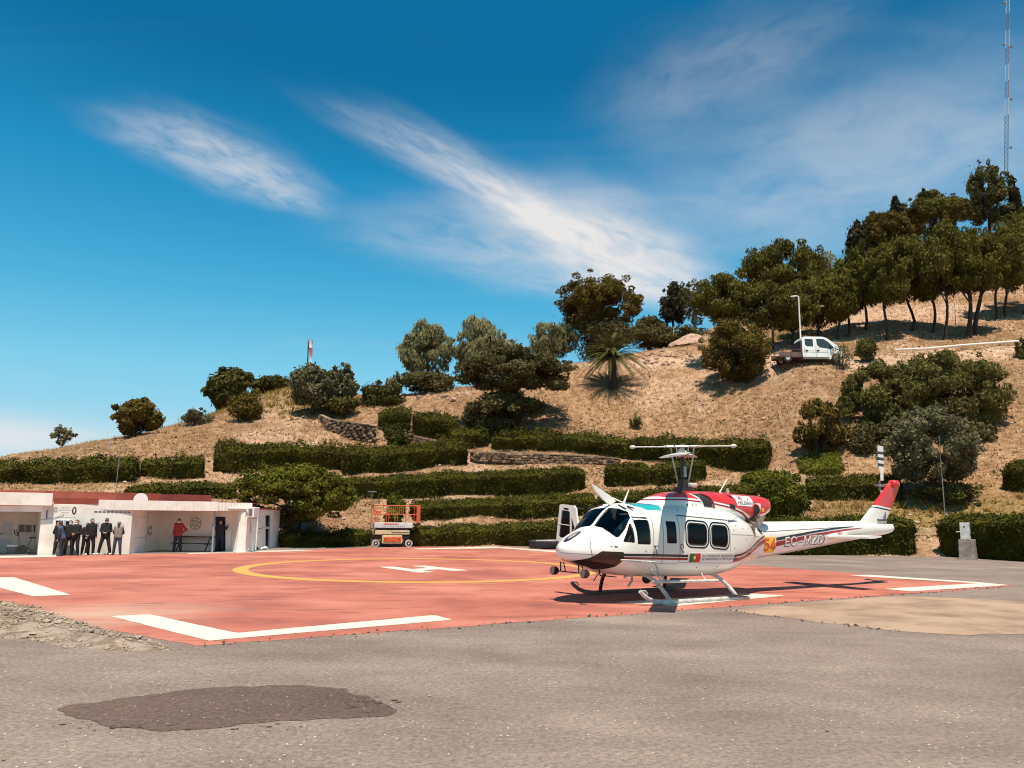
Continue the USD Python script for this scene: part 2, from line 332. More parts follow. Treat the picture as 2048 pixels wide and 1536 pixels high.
nH = {'at': ('attribute', {'attribute': 'tone'}), 'sp': ('separate_color', {}), 'geo': ('geometry', {}),
 'n1': ('noise_texture', {'scale': 1.6, 'detail': 6, 'roughness': .7}), 'n2': ('noise_texture', {'scale': 7.0, 'detail': 5, 'roughness': .75}), 'n3': ('noise_texture', {'scale': .25, 'detail': 4}),
 'g1': ('rgb_ramp', {'ramp': [(.37, (.110, .057, .027)), (.45, (.215, .118, .058)), (.53, (.325, .190, .100)), (.64, (.48, .31, .175))]}),
 'bare': ('rgb_ramp', {'ramp': [(.38, (.25, .145, .085)), (.5, (.45, .295, .195)), (.63, (.64, .46, .33))]}),
 'grn': ('rgb_ramp', {'ramp': [(.36, (.11, .075, .018)), (.52, (.22, .15, .04)), (.66, (.36, .25, .085))]}),
 'lit': ('rgb_ramp', {'ramp': [(.36, (.09, .048, .026)), (.5, (.20, .112, .062)), (.66, (.38, .23, .13))]}),
 'm0': ('mix', {}), 'm1': ('mix', {}), 'm2': ('mix', {}), 'hf': ('math', {'math_type': 'multiply', 'value2': .55}),
 'av': ('math', {'math_type': 'multiply_add', 'value2': .5}), 'ah': ('math', {'math_type': 'multiply', 'value2': .5}),
 'bu': ('bump', {'strength': 1.0, 'distance': .22}), 'p': ('principled_bsdf', {'roughness': .95, 'specular_ior_level': .1})}
lH = [('at.color', 'sp.color'), ('geo.position', 'n1.vector'), ('geo.position', 'n2.vector'), ('geo.position', 'n3.vector'), ('n1.fac', 'ah.value1'), ('n2.fac', 'av.value1'), ('ah.value', 'av.value3'),
 ('av.value', 'g1.fac'), ('av.value', 'bare.fac'), ('av.value', 'grn.fac'), ('av.value', 'lit.fac'), ('g1.color', 'm0.color1'), ('lit.color', 'm0.color2'), ('sp.b', 'hf.value1'), ('hf.value', 'm0.fac'),
 ('m0.color', 'm1.color1'), ('grn.color', 'm1.color2'), ('sp.g', 'm1.fac'), ('m1.color', 'm2.color1'), ('bare.color', 'm2.color2'), ('sp.r', 'm2.fac'), ('m2.color', 'p.base_color'),
 ('av.value', 'bu.height'), ('bu.normal', 'p.normal')]
hill_mat = usdkit.material(stage, '/World/Looks/hillside', nH, lH, surface='p.BSDF')
used = np.unique(F4); remap = np.full(len(V), -1); remap[used] = np.arange(len(used))
struct('hillside', (V[used], remap[F4]), hill_mat, 'dry grassy hillside rising behind the helipad', smooth=True, color=np.c_[bare, green, litter][used])
# ---------------------------------------------------------------- asphalt, helipad, markings
def asphalt(name, base, dark, light, speck=.9):
    n = {'geo': ('geometry', {}), 'n1': ('noise_texture', {'scale': .35, 'detail': 5, 'roughness': .6}), 'n2': ('noise_texture', {'scale': 17., 'detail': 6, 'roughness': .85}), 'vo': ('voronoi_texture', {'scale': 16.0, 'randomness': 1.0}),
         'n4': ('noise_texture', {'scale': .12, 'detail': 3}), 'mp': ('mapping', {'rotation': (0, 0, .5), 'scale': (.35, .8, 1)}), 'n5': ('noise_texture', {'scale': .7, 'detail': 7, 'roughness': .72}),
         'r1': ('rgb_ramp', {'ramp': [(.34, dark), (.5, base), (.66, light)]}), 'w2': ('map_range', {'from_min': .32, 'from_max': .68, 'to_min': .42, 'to_max': 1.52}),
         'mu': ('mix', {'mix_type': 'multiply', 'fac': 1.0}), 'cb': ('combine_color', {}), 'av': ('math', {'math_type': 'multiply_add', 'value2': .5}), 'ah': ('math', {'math_type': 'multiply', 'value2': .5}),
         'lt': ('math', {'math_type': 'less_than', 'value2': .15}), 'wn': ('separate_color', {}), 'gt': ('math', {'math_type': 'greater_than', 'value2': .90}), 'ml': ('math', {'math_type': 'multiply'}), 'ms': ('math', {'math_type': 'multiply', 'value2': speck}),
         'mx': ('mix', {'color2': (.72, .62, .52)}), 'bu': ('bump', {'strength': .6, 'distance': .012}), 'p': ('principled_bsdf', {'roughness': .9, 'specular_ior_level': .2})}
    l = [('geo.position', q + '.vector') for q in ('n1', 'n2', 'vo', 'n4', 'mp')] + [('mp.vector', 'n5.vector'), ('n1.fac', 'ah.value1'), ('n5.fac', 'av.value1'), ('ah.value', 'av.value3'), ('av.value', 'r1.fac'), ('n2.fac', 'w2.value'),
         ('w2.result', 'cb.r'), ('w2.result', 'cb.g'), ('w2.result', 'cb.b'), ('r1.color', 'mu.color1'), ('cb.color', 'mu.color2'), ('vo.distance', 'lt.value1'), ('vo.color', 'wn.color'), ('wn.r', 'gt.value1'), ('lt.value', 'ml.value1'), ('gt.value', 'ml.value2'), ('ml.value', 'ms.value1'),
         ('ms.value', 'mx.fac'), ('mu.color', 'mx.color1'), ('mx.color', 'p.base_color'), ('n2.fac', 'bu.height'), ('bu.normal', 'p.normal')]
    return usdkit.material(stage, '/World/Looks/' + name, n, l, surface='p.BSDF')
m_asph = asphalt('asphalt', (.192, .144, .116), (.128, .094, .077), (.270, .208, .168))
g = 900.0
xs = np.r_[-g, np.linspace(-60, 60, 13), g]; ys = np.r_[-g, np.linspace(-20, 60, 9), 1500]
X, Y = np.meshgrid(xs, ys); ii = np.arange(X.size).reshape(X.shape)
struct('asphalt', (np.c_[X.ravel(), Y.ravel(), np.zeros(X.size)], np.c_[ii[:-1, :-1].ravel(), ii[:-1, 1:].ravel(), ii[1:, 1:].ravel(), ii[1:, :-1].ravel()]), m_asph, 'weathered pinkish grey asphalt apron')
def wob(poly, amp, step=.25, seed=0, freq=1.3):
    """ragged outline"""
    ring = LineString(poly.exterior.coords); L = ring.length
    s = np.arange(0, L, step); q = np.array([ring.interpolate(t).coords[0] for t in s])
    p3 = np.c_[q * freq, np.zeros(len(q))]
    off = np.c_[meshkit.fbm(p3, 4, seed) - .5, meshkit.fbm(p3 + 40, 4, seed) - .5] * 2 * amp
    r = Polygon(q + off).buffer(0); return max(getattr(r, 'geoms', [r]), key=lambda g_: g_.area)
# pad corners as measured in plan; the far left corner closes the rectangle
Npt, Rpt, Fpt = gp(395, 1292)[:2], gp(2035, 1172)[:2], gp(985, 1090.2)[:2]
Lpt = Npt + (Fpt - Rpt)
m_pad = usdkit.material(stage, '/World/Looks/red_paint', {
  'geo': ('geometry', {}), 'n1': ('noise_texture', {'scale': .3, 'detail': 6, 'roughness': .62}), 'mp': ('mapping', {'rotation': (0, 0, -.2), 'scale': (.3, .9, 1)}), 'n2': ('noise_texture', {'scale': .9, 'detail': 7, 'roughness': .7}),
  'n3': ('noise_texture', {'scale': 60.0, 'detail': 2}), 'r1': ('rgb_ramp', {'ramp': [(.36, (.28, .082, .056)), (.48, (.36, .113, .074)), (.64, (.44, .158, .108))]}),
  'r2': ('map_range', {'from_min': .34, 'from_max': .47, 'to_min': .62, 'to_max': 0, 'clamp': True}), 'mx': ('mix', {'color2': (.15, .045, .035)}),
  'w': ('map_range', {'from_min': .3, 'from_max': .7, 'to_min': .88, 'to_max': 1.1}), 'cb': ('combine_color', {}), 'mu': ('mix', {'mix_type': 'multiply', 'fac': 1.0}),
  # dusty worn corner at the near left, where gravel is dragged onto the paint
  'dd': ('vector_math', {'math_type': 'distance', 'vector2': tuple(gp(215, 1226))}), 'dn': ('math', {'math_type': 'multiply_add', 'value2': 5.0}), 'dr': ('map_range', {'range_type': 'smoothstep', 'from_min': 5.4, 'from_max': 2.2, 'to_min': 0, 'to_max': .95, 'clamp': True}), 'md': ('mix', {'color2': (.42, .27, .19)}),
  'p': ('principled_bsdf', {'roughness': .75, 'specular_ior_level': .25})},
  [('geo.position', 'n1.vector'), ('geo.position', 'mp.vector'), ('mp.vector', 'n2.vector'), ('geo.position', 'n3.vector'), ('n1.fac', 'r1.fac'), ('n2.fac', 'r2.value'), ('r2.result', 'mx.fac'), ('r1.color', 'mx.color1'), ('n3.fac', 'w.value'),
   ('w.result', 'cb.r'), ('w.result', 'cb.g'), ('w.result', 'cb.b'), ('mx.color', 'mu.color1'), ('cb.color', 'mu.color2'), ('geo.position', 'dd.vector1'), ('n2.fac', 'dn.value1'), ('dd.value', 'dn.value3'), ('dn.value', 'dr.value'), ('dr.result', 'md.fac'), ('mu.color', 'md.color1'), ('md.color', 'p.base_color')], surface='p.BSDF')
pad_poly = wob(Polygon([Npt, Rpt, Fpt] + [gp(*q_)[:2] for q_ in ((700, 1096.3), (480, 1105), (0, 1113), (-300, 1117), (-420, 1150), (-100, 1185), (0, 1204), (200, 1256))]), .09, .2, 4, 1.6)
pad = thing('helipad', None, None); tag(pad, 'red painted helipad with white corner marks, yellow ring and letter H', 'helipad', kind='structure')
prim_mesh('painted_surface', sheet(pad_poly, .004), m_pad, pad)
def paint(name, col, wear=.35):
    return P(name, col, .7, noise=wear, nscale=9.0, coords='geo', detail=8, lo=.53, hi=.68)
m_white = paint('white_paint', (.56, .49, .40)); m_yel = paint('yellow_paint', (.52, .27, .05), .3)
def mark(name, pts, mat, seed=1):
    prim_mesh(name, sheet(wob(Polygon([gp(*q)[:2] for q in pts]), .02, .15, seed, 3.0), .008), mat, pad)
def strip(a, b, w, side, ea=0, eb=0):
    """white strip from a to b of width w lying to one side"""
    d = (b - a) / np.linalg.norm(b - a); nrm = np.array([-d[1], d[0]]) * side
    return Polygon([a, b, b + nrm * w, a + nrm * w])
eN = (Rpt - Npt) / np.linalg.norm(Rpt - Npt); eL = (Lpt - Npt) / np.linalg.norm(Lpt - Npt)
def cm(name, poly, seed): prim_mesh(name, sheet(wob(poly, .02, .15, seed, 3.0), .008), m_white, pad)
def pxpoly(*pts): return Polygon([gp(*q)[:2] for q in pts])
cm('corner_mark', unary_union([pxpoly((418,1282),(905,1240),(868,1231),(470,1267)), pxpoly((418,1282),(222,1233),(300,1229.5),(474,1267.5)).buffer(.004)]).buffer(.003), 1)
cm('corner_mark', unary_union([pxpoly((2016,1170.5),(1700,1151.5),(1738,1150),(1960,1165)), pxpoly((2016,1170.5),(1823,1183),(1768,1178),(1955,1167))]).buffer(.003), 2)
cm('edge_mark', pxpoly((1228,1205),(1352,1212.5),(1572,1191.5),(1500,1187.5)), 3)
cm('edge_mark', pxpoly((-60,1145),(-10,1155),(28,1155),(142,1190),(66,1193),(-70,1158)), 4)
cm('corner_mark', pxpoly((820,1097.8),(985,1093.2),(1116,1102.2),(1114,1105),(1000,1096.2),(840,1099)), 5)
cm('edge_mark', pxpoly((372,1108.2),(630,1101.2),(600,1100),(380,1105.6)), 6)
cm('edge_mark', pxpoly((-60,1113),(112,1110.6),(112,1114),(-60,1117)), 7)
# yellow ring, fitted to the ellipse of the photograph
circ = np.array([gp(*q)[:2] for q in [(463,1137),(600,1121.5),(845,1118),(560,1157),(700,1164),(900,1165.5),(1060,1162.5),(1130,1128)]])
A_ = np.c_[2 * circ, np.ones(len(circ))]; s_ = np.linalg.lstsq(A_, (circ ** 2).sum(1), rcond=None)[0]
Rc = math.sqrt(s_[2] + s_[0] ** 2 + s_[1] ** 2)
cen = Point(s_[0], s_[1])
ring = cen.buffer(Rc + .02, quad_segs=48).difference(cen.buffer(Rc - .5, quad_segs=48))
t = np.linspace(0, 2 * math.pi, 161); rr = []
v = np.vstack([[s_[0] + r * math.cos(a), s_[1] + r * math.sin(a), .008] for r in (Rc, Rc - .52) for a in t])
prim_mesh('yellow_ring', (v, np.array([[i, i + 1, 162 + i, 161 + i] for i in range(160)])), m_yel, pad)
prim_mesh('letter_h', sheet(wob(unary_union([pxpoly((757,1134),(786,1133.5),(869,1144.3),(836,1145.3)), pxpoly((823,1132),(850,1131.7),(937,1141),(904,1141.9)), pxpoly((812,1139.6),(836,1142),(884,1138),(862,1135.6))]).buffer(.01), .02, .15, 9, 3.0), .008), m_white, pad)
# darker patched asphalt and bare sandy strip
m_patch = asphalt('asphalt_patch', (.104, .068, .053), (.074, .048, .038), (.14, .093, .074), .6)
struct('asphalt_patch', sheet(wob(Polygon([gp(*q)[:2] for q in [(108,1420),(150,1412),(250,1395),(340,1385),(460,1375),(600,1372),(690,1376),(700,1390),(740,1395),(760,1408),(803,1422),(760,1432),(700,1436),(560,1444),(420,1457),(340,1463),(235,1457),(190,1445)]]), .11, .05, 2, 4.0), .004), m_patch, 'dark patch of repaired asphalt in the foreground')
m_sand = P('sandy_concrete', (.325, .215, .140), .95, col2=(.19, .115, .072), nscale=.55, coords='geo', bump=.01, bscale=30, detail=8, lo=.4, hi=.66)
struct('sandy_strip', sheet(wob(Polygon([gp(*q)[:2] for q in [(1452,1221),(1600,1208),(1750,1194),(1850,1194),(2048,1203),(2200,1210),(2200,1265),(2048,1268),(1930,1270),(1800,1263),(1650,1246)]]), .12, .15, 6, 1.5), .004), m_sand, 'pale sandy strip on the asphalt right of the helicopter')
# gravel verge, a low bank along the pad's left corner
vp = Polygon([gp(*q)[:2] for q in [(-500,1140),(-150,1165),(0,1203),(60,1215),(150,1243),(250,1272),(335,1292),(345,1300),(250,1302),(140,1294),(0,1275),(-400,1262)]])
vp = wob(vp, .08, .12, 8, 1.5)
bx0, by0, bx1, by1 = vp.bounds; st = .09
vx, vy = np.meshgrid(np.arange(bx0, bx1, st), np.arange(by0, by1, st))
from shapely import points as _pts, distance as _dist, contains as _cont
pt = _pts(vx.ravel(), vy.ravel()); ins = _cont(vp, pt); dd = np.where(ins, _dist(pt, vp.boundary), -_dist(pt, vp.boundary))
p3 = np.c_[vx.ravel(), vy.ravel(), np.zeros(vx.size)]
vz = np.clip(dd, -.2, 1.4) * .15 + (meshkit.fbm(p3 * 1.6, 3, 21) - .5) * .11 * np.clip(dd * 3, 0, 1)
vz = np.where(dd < -.15, -.05, vz)
ii = np.arange(vx.size).reshape(vx.shape); f4 = np.c_[ii[:-1, :-1].ravel(), ii[:-1, 1:].ravel(), ii[1:, 1:].ravel(), ii[1:, :-1].ravel()]
f4 = f4[(dd[f4] > -.12).any(1)]
us = np.unique(f4); rm = np.full(vx.size, -1); rm[us] = np.arange(len(us))
m_verge = P('gravel_earth', (0.280, 0.210, 0.154), .95, col2=(0.140, 0.091, 0.056), nscale=3.0, coords='geo', bump=.03, bscale=14, detail=8, lo=.42, hi=.62)
struct('gravel_verge', (np.c_[vx.ravel(), vy.ravel(), vz][us], rm[f4]), m_verge, 'low gravel bank at the left corner of the pad', smooth=True)
rng = np.random.default_rng(5)
def blobs(C, S, rng, sub=0):
    """many small stones as one mesh"""
    b = trimesh.creation.icosphere(subdivisions=sub); k, nv = len(C), len(b.vertices)
    v = b.vertices[None] * (1 + .28 * rng.standard_normal((k, nv, 1)).clip(-1.4, 1.4)) * (S[:, None, None] * rng.uniform(.6, 1.25, (k, 1, 3)) * np.array([1, 1, .75]))
    return (v + C[:, None]).reshape(-1, 3), (b.faces[None] + np.arange(k)[:, None, None] * nv).reshape(-1, 3)
def verge_z(x, y):
    iy = np.clip(((y - by0) / st).astype(int), 0, vx.shape[0] - 1); ix = np.clip(((x - bx0) / st).astype(int), 0, vx.shape[1] - 1)
    return vz.reshape(vx.shape)[iy, ix]
q = rng.uniform((bx0, by0), (bx1, by1), (52000, 2)); d_ = np.where(_cont(vp, _pts(q[:, 0], q[:, 1])), 1, 0) > 0
edge_extra = np.array([vp.exterior.interpolate(s).coords[0] for s in rng.uniform(0, vp.length, 900)]) + rng.normal(0, .09, (900, 2))
q = np.vstack([q[d_], edge_extra]); q = q[(q[:, 0] > -15) & (q[:, 1] < 24)]
gs = rng.gamma(2.0, .0062, len(q)) + .006
m_gravel = leafmat('gravel', (.24, .175, .125), (.42, .325, .245), (.62, .51, .41), trans=0.0, nscale=2.0, rough=.9)
single('gravel', blobs(np.c_[q, np.maximum(verge_z(q[:, 0], q[:, 1]), 0) + gs * .3], gs, rng), m_gravel, 'loose pale gravel on the bank at the pad corner', 'gravel', kind='stuff')
# crumbs of asphalt along the pad's near edge and grit scattered over the apron
e = []
for a, b, k in ((Npt, Rpt, 260), (gp(1452,1221)[:2], gp(1800,1264)[:2], 60)):
    s = rng.uniform(0, 1, k); e.append(a + s[:, None] * (b - a) + rng.normal(0, .09, (k, 2)))
e = np.vstack(e); es = rng.gamma(2, .005, len(e)) + .005
single('asphalt_crumbs', blobs(np.c_[e, es * .4 + .004], es, rng), P('dark_crumbs', (.12, .08, .065), .95, noise=.4, nscale=20), 'dark asphalt crumbs along the near edge of the pad', 'crumbs', kind='stuff')
k = 2600; yy = 6 + 14 * rng.random(k) ** 1.3; xx = yy * rng.uniform(-.75, .75, k)
ok = ~_cont(pad_poly.buffer(.1), _pts(xx, yy)) & ~_cont(vp, _pts(xx, yy)); gsz = rng.gamma(1.6, .0020, k) + .003
single('grit', blobs(np.c_[xx, yy, gsz * .5][ok], gsz[ok], rng), m_gravel, 'fine pale grit scattered over the asphalt', 'grit', kind='stuff')

pc = np.array([gp(u, v)[:2] for u, v in zip(rng.normal(735, 38, 60), rng.normal(1409, 8, 60))] + [gp(u, v)[:2] for u, v in zip(rng.normal(215, 45, 34), rng.normal(1452, 5, 34))] + [gp(u, v)[:2] for u, v in zip(rng.uniform(180, 620, 40), rng.uniform(1446, 1462, 40))])
ps = rng.gamma(2, .0035, len(pc)); mbp = MB()
for (x, y), r in zip(pc, ps):
    a = np.linspace(0, 2 * math.pi, 9)[:-1]; rr_ = r * rng.uniform(.6, 1.5, 8); mbp.add(np.c_[x + 2.0 * rr_ * np.cos(a), y + rr_ * np.sin(a), np.full(8, .0065)], [[0, i, i + 1] for i in range(1, 7)])
tag(prim_mesh('asphalt_stains', mbp.get(), P('tar_dark', (.05, .032, .026), .95)), 'dark tar crumbs round the repaired patch', 'stains', None, 'stuff')

sg = np.random.default_rng(44); mbs = MB()
for _ in range(150):
    y = sg.uniform(15, 48); x = y * sg.uniform(-.6, .45)
    if not _cont(pad_poly.buffer(-.4), Point(x, y)): continue
    L_, w_, a = sg.gamma(2, .35) + .2, sg.uniform(.015, .06), sg.normal(.35, .35); d = np.array([math.cos(a), math.sin(a)]); n_ = np.array([-d[1], d[0]]); c = np.array([x, y]); k = sg.uniform(-.1, .1)
    pts_ = [c - d * L_, c - d * L_ * .4 + n_ * (w_ + k * L_), c + d * L_ * .4 + n_ * (w_ + k * L_), c + d * L_, c + d * L_ * .4 - n_ * (w_ - k * L_), c - d * L_ * .4 - n_ * (w_ - k * L_)]
    mbs.add(np.c_[np.array(pts_), np.full(6, .0055)], [[0, 5, 1], [1, 5, 4], [1, 4, 2], [2, 4, 3]])
tag(prim_mesh('scuff_marks', mbs.get(), P('scuff_dark', (.16, .05, .038), .8), pad), 'dark scuffs and worn streaks on the red paint', None, None, 'stuff')
# ---------------------------------------------------------------- plants
def unit(a): return a / (np.linalg.norm(a, axis=-1, keepdims=True) + 1e-9)
def cards(C, N, size, rng, loose=.9, aspect=1.5, up=None, upw=0.0, bend=.0):
    """leaf-sized faces: diamonds round C, facing N loosely; up biases the long axis"""
    k = len(C)
    n = unit(N + loose * rng.standard_normal((k, 3)))
    t = rng.standard_normal((k, 3))
    if up is not None: t = t * (1 - upw) + np.asarray(up) * upw * 2
    t = unit(t - n * (t * n).sum(1, keepdims=True)); b = np.cross(n, t)
    s = (np.asarray(size) * rng.uniform(.6, 1.35, k))[:, None]
    v = np.stack([C - t * s * aspect * .5, C + b * s * .5 + n * s * bend, C + t * s * aspect * .5, C - b * s * .5 + n * s * bend], 1).reshape(-1, 3)
    i = np.arange(k)[:, None] * 4
    return v, np.vstack([i + [0, 1, 2], i + [0, 2, 3]])
def crown(clumps, n, size, rng, shell=.72, **kw):
    """leaves spread through the shells of many clumps, none deep inside a neighbour"""
    c = np.array([q[0] for q in clumps]); r = np.array([np.broadcast_to(q[1], 3) for q in clumps])
    w = (r[:, 0] * r[:, 1] * r[:, 2]) ** (2 / 3.); j = rng.choice(len(c), int(n * 1.5), p=w / w.sum())
    d = unit(rng.standard_normal((len(j), 3))); rad = shell + (1.08 - shell) * rng.random(len(j)) ** .7 + rng.exponential(.12, len(j)) * (rng.random(len(j)) < .45)
    p = c[j] + d * r[j] * rad[:, None]
    q = ((p[:, None] - c[None]) / r[None]); inside = ((q ** 2).sum(-1) < (shell * .93) ** 2).sum(1) > 0
    p, d = p[~inside][:n], d[~inside][:n]
    return cards(p, d, size, rng, **kw)
def core(clumps, f=.6):
    mb = MB(); b = trimesh.creation.icosphere(subdivisions=1)
    for c, r in sorted(clumps, key=lambda q: -np.prod(np.broadcast_to(q[1], 3)))[:max(4, int(len(clumps) * .55))]: mb.add(b.vertices * np.broadcast_to(r, 3) * f + c, b.faces)
    return mb.get()
def join(*ms):
    mb = MB()
    for v, f in ms: mb.add(v, f)
    return mb.get()
def limbs(base, top, clumps, r0, rng, lean=.12, n=7, lim=8):
    mb = MB(); k = 7; t = np.linspace(0, 1, k)[:, None]
    path = base + (top - base) * t + np.c_[np.sin(t[:, 0] * 5 + rng.random() * 6), np.cos(t[:, 0] * 4 + rng.random() * 6), np.zeros(k)] * lean * np.linalg.norm(top - base) * .15
    path[0] = base - [0, 0, .25]
    mb.tube(path, np.linspace(r0 * 1.25, r0 * .6, k), 8)
    cs = sorted(clumps, key=lambda q: -np.prod(np.broadcast_to(q[1], 3)))[:lim]
    for c, r in cs:
        s = rng.uniform(.55, .95); a = base + (top - base) * s
        m = (a + c) / 2 + rng.normal(0, .12, 3) * np.linalg.norm(c - a)
        mb.tube(np.array([a, m, np.asarray(c)]), [r0 * .5, r0 * .33, r0 * .14], 5)
    return mb.get()
m_bark = P('bark_dark', (.055, .036, .026), .95, noise=.5, nscale=6, bump=.02, bscale=20)
m_bark2 = P('bark_grey', (.12, .088, .066), .95, noise=.45, nscale=6, bump=.02, bscale=20)
LM = {
 'hedge': leafmat('leaf_hedge', (.034, .032, .006), (.095, .086, .012), (.225, .19, .026), .10, .8),
 'pine': leafmat('leaf_pine', (.068, .060, .012), (.155, .132, .025), (.27, .22, .042), .16, .25),
 'stonepine': leafmat('leaf_stone_pine', (.060, .053, .013), (.145, .12, .024), (.26, .205, .040), .14, .3),
 'pepper': leafmat('leaf_pepper', (.20, .185, .085), (.34, .31, .155), (.50, .45, .25), .5, .4),
 'oak': leafmat('leaf_oak', (.064, .054, .020), (.14, .115, .042), (.25, .20, .08), .16, .5),
 'brown': leafmat('leaf_brown', (.075, .052, .012), (.155, .105, .022), (.265, .175, .040), .16, .4),
 'olive': leafmat('leaf_olive', (.095, .085, .042), (.19, .17, .085), (.33, .285, .16), .18, .5),
 'bright': leafmat('leaf_bright', (.060, .064, .010), (.150, .145, .018), (.285, .25, .035), .22, .6),
 'feather': leafmat('leaf_feather', (.078, .070, .019), (.175, .150, .042), (.30, .25, .078), .22, .5),
 'conifer': leafmat('leaf_conifer', (.048, .042, .012), (.108, .092, .022), (.20, .16, .032), .12, .5),
 'cypress': leafmat('leaf_cypress', (.030, .026, .014), (.060, .048, .022), (.105, .082, .036), .1, .5),
 'palm': leafmat('leaf_palm', (.06, .056, .016), (.14, .125, .038), (.29, .25, .09), .18, .5),
 'dry': leafmat('dry_grass', (.36, .225, .115), (.52, .345, .19), (.68, .49, .29), .5, .5, .9),
 'weed': leafmat('ochre_grass', (.19, .125, .028), (.31, .205, .05), (.46, .31, .10), .3, .5, .9),
}
def bbox(u0, v0, u1, v1, Y):
    """centre and half sizes in metres of a pixel box at distance Y"""
    c = at((u0 + u1) / 2, (v0 + v1) / 2, Y); return c, (u1 - u0) / 2 * Y / FPX, (v1 - v0) / 2 * Y / FPX
def clumpset(c, rx, rz, rng, k=16, ry=None, size=.42, profile='dome', fill=.8):
    ry = ry or rx * .9; out = []
    while len(out) < k:
        d = rng.uniform(-1, 1, 3)
        if (d ** 2).sum() > 1: continue
        if profile == 'dome' and d[2] < -.55: continue
        if profile == 'flat': d[2] = abs(d[2]) * .8 - .25
        s = size * rng.uniform(.55, 1.3)
        q = np.linalg.norm(d)
        d = d / (q + 1e-6) * (q ** .5) * (1 - s * fill)
        out.append((c + d * [rx, ry, rz] * 1.06, np.array([rx, ry, (rz + min(rx, rz)) / 2]) * s * rng.uniform(.8, 1.2, 3)))
    for _ in range(int(k * .7)):   # sprigs that break the outline
        d = unit(rng.standard_normal(3)); d[2] = abs(d[2]) * .9 - .15
        out.append((c + unit(d) * [rx, ry, rz] * rng.uniform(.88, 1.12), np.array([rx, ry, rz]) * size * rng.uniform(.22, .5) * rng.uniform(.7, 1.3, 3)))
    return out
def tree(name, label, cat, base, box, kind, n=3000, leaf=0.234, k=16, size=.42, trunk=.18, bark=m_bark, group=None, seed=0, profile='dome', top=.55, grow=1.08, Y=None, lean=.12, lim=8, ry=None, nocore=False, **kw):
    rng = np.random.default_rng(seed + int(box[0] * 7 + box[1]))
    b = on(*base) if Y is None else hp(base[0], Y)
    c, rx, rz = bbox(*box, b[1]); rx *= grow; rz *= min(grow, 1.12)
    cl = clumpset(c - b, rx, rz, rng, k, ry, size, profile)
    t = thing(name, label, cat, b, 0, group)
    tp = (c - b) + [0, 0, rz * (top - .55)]
    prim_mesh('trunk', limbs(np.zeros(3), tp, cl, trunk, rng, lean, lim=lim), bark, t, smooth=True)
    lv = crown(cl, int(n * 2.3), leaf, rng, **kw)
    prim_mesh('crown', lv if nocore else join(lv, core(cl, .62)), LM[kind], t)
    return t
def bush(name, label, cat, box, kind, n=1800, leaf=0.172, k=14, size=.45, base=None, Y=None, group=None, seed=0, profile='full', ry=None, nocore=False, **kw):
    """shrub that starts at the ground: foliage on short stems"""
    rng = np.random.default_rng(seed + int(box[0] * 5 + box[3]))
    b = (on(*(base or ((box[0] + box[2]) / 2, box[3] - 3)))) if Y is None else hp((box[0] + box[2]) / 2, Y)
    c, rx, rz = bbox(*box, b[1]); c = c - b
    cl = clumpset(c, rx, rz, rng, k, ry, size, profile)
    t = thing(name, label, cat, b, 0, group)
    mb = MB()
    for q, r in cl[:9]:
        a = rng.normal(0, .12, 3) * [1, 1, 0]; mb.tube([a - [0, 0, .2], (a + q) / 2 + rng.normal(0, .06, 3), q], [.05, .035, .012], 5)
    prim_mesh('stem', mb.get(), m_bark, t, smooth=True)
    lv = crown(cl, int(n * 2.3), leaf, rng, **kw)
    prim_mesh('foliage', lv if nocore else join(lv, core(cl, .6)), LM[kind], t)
    return t
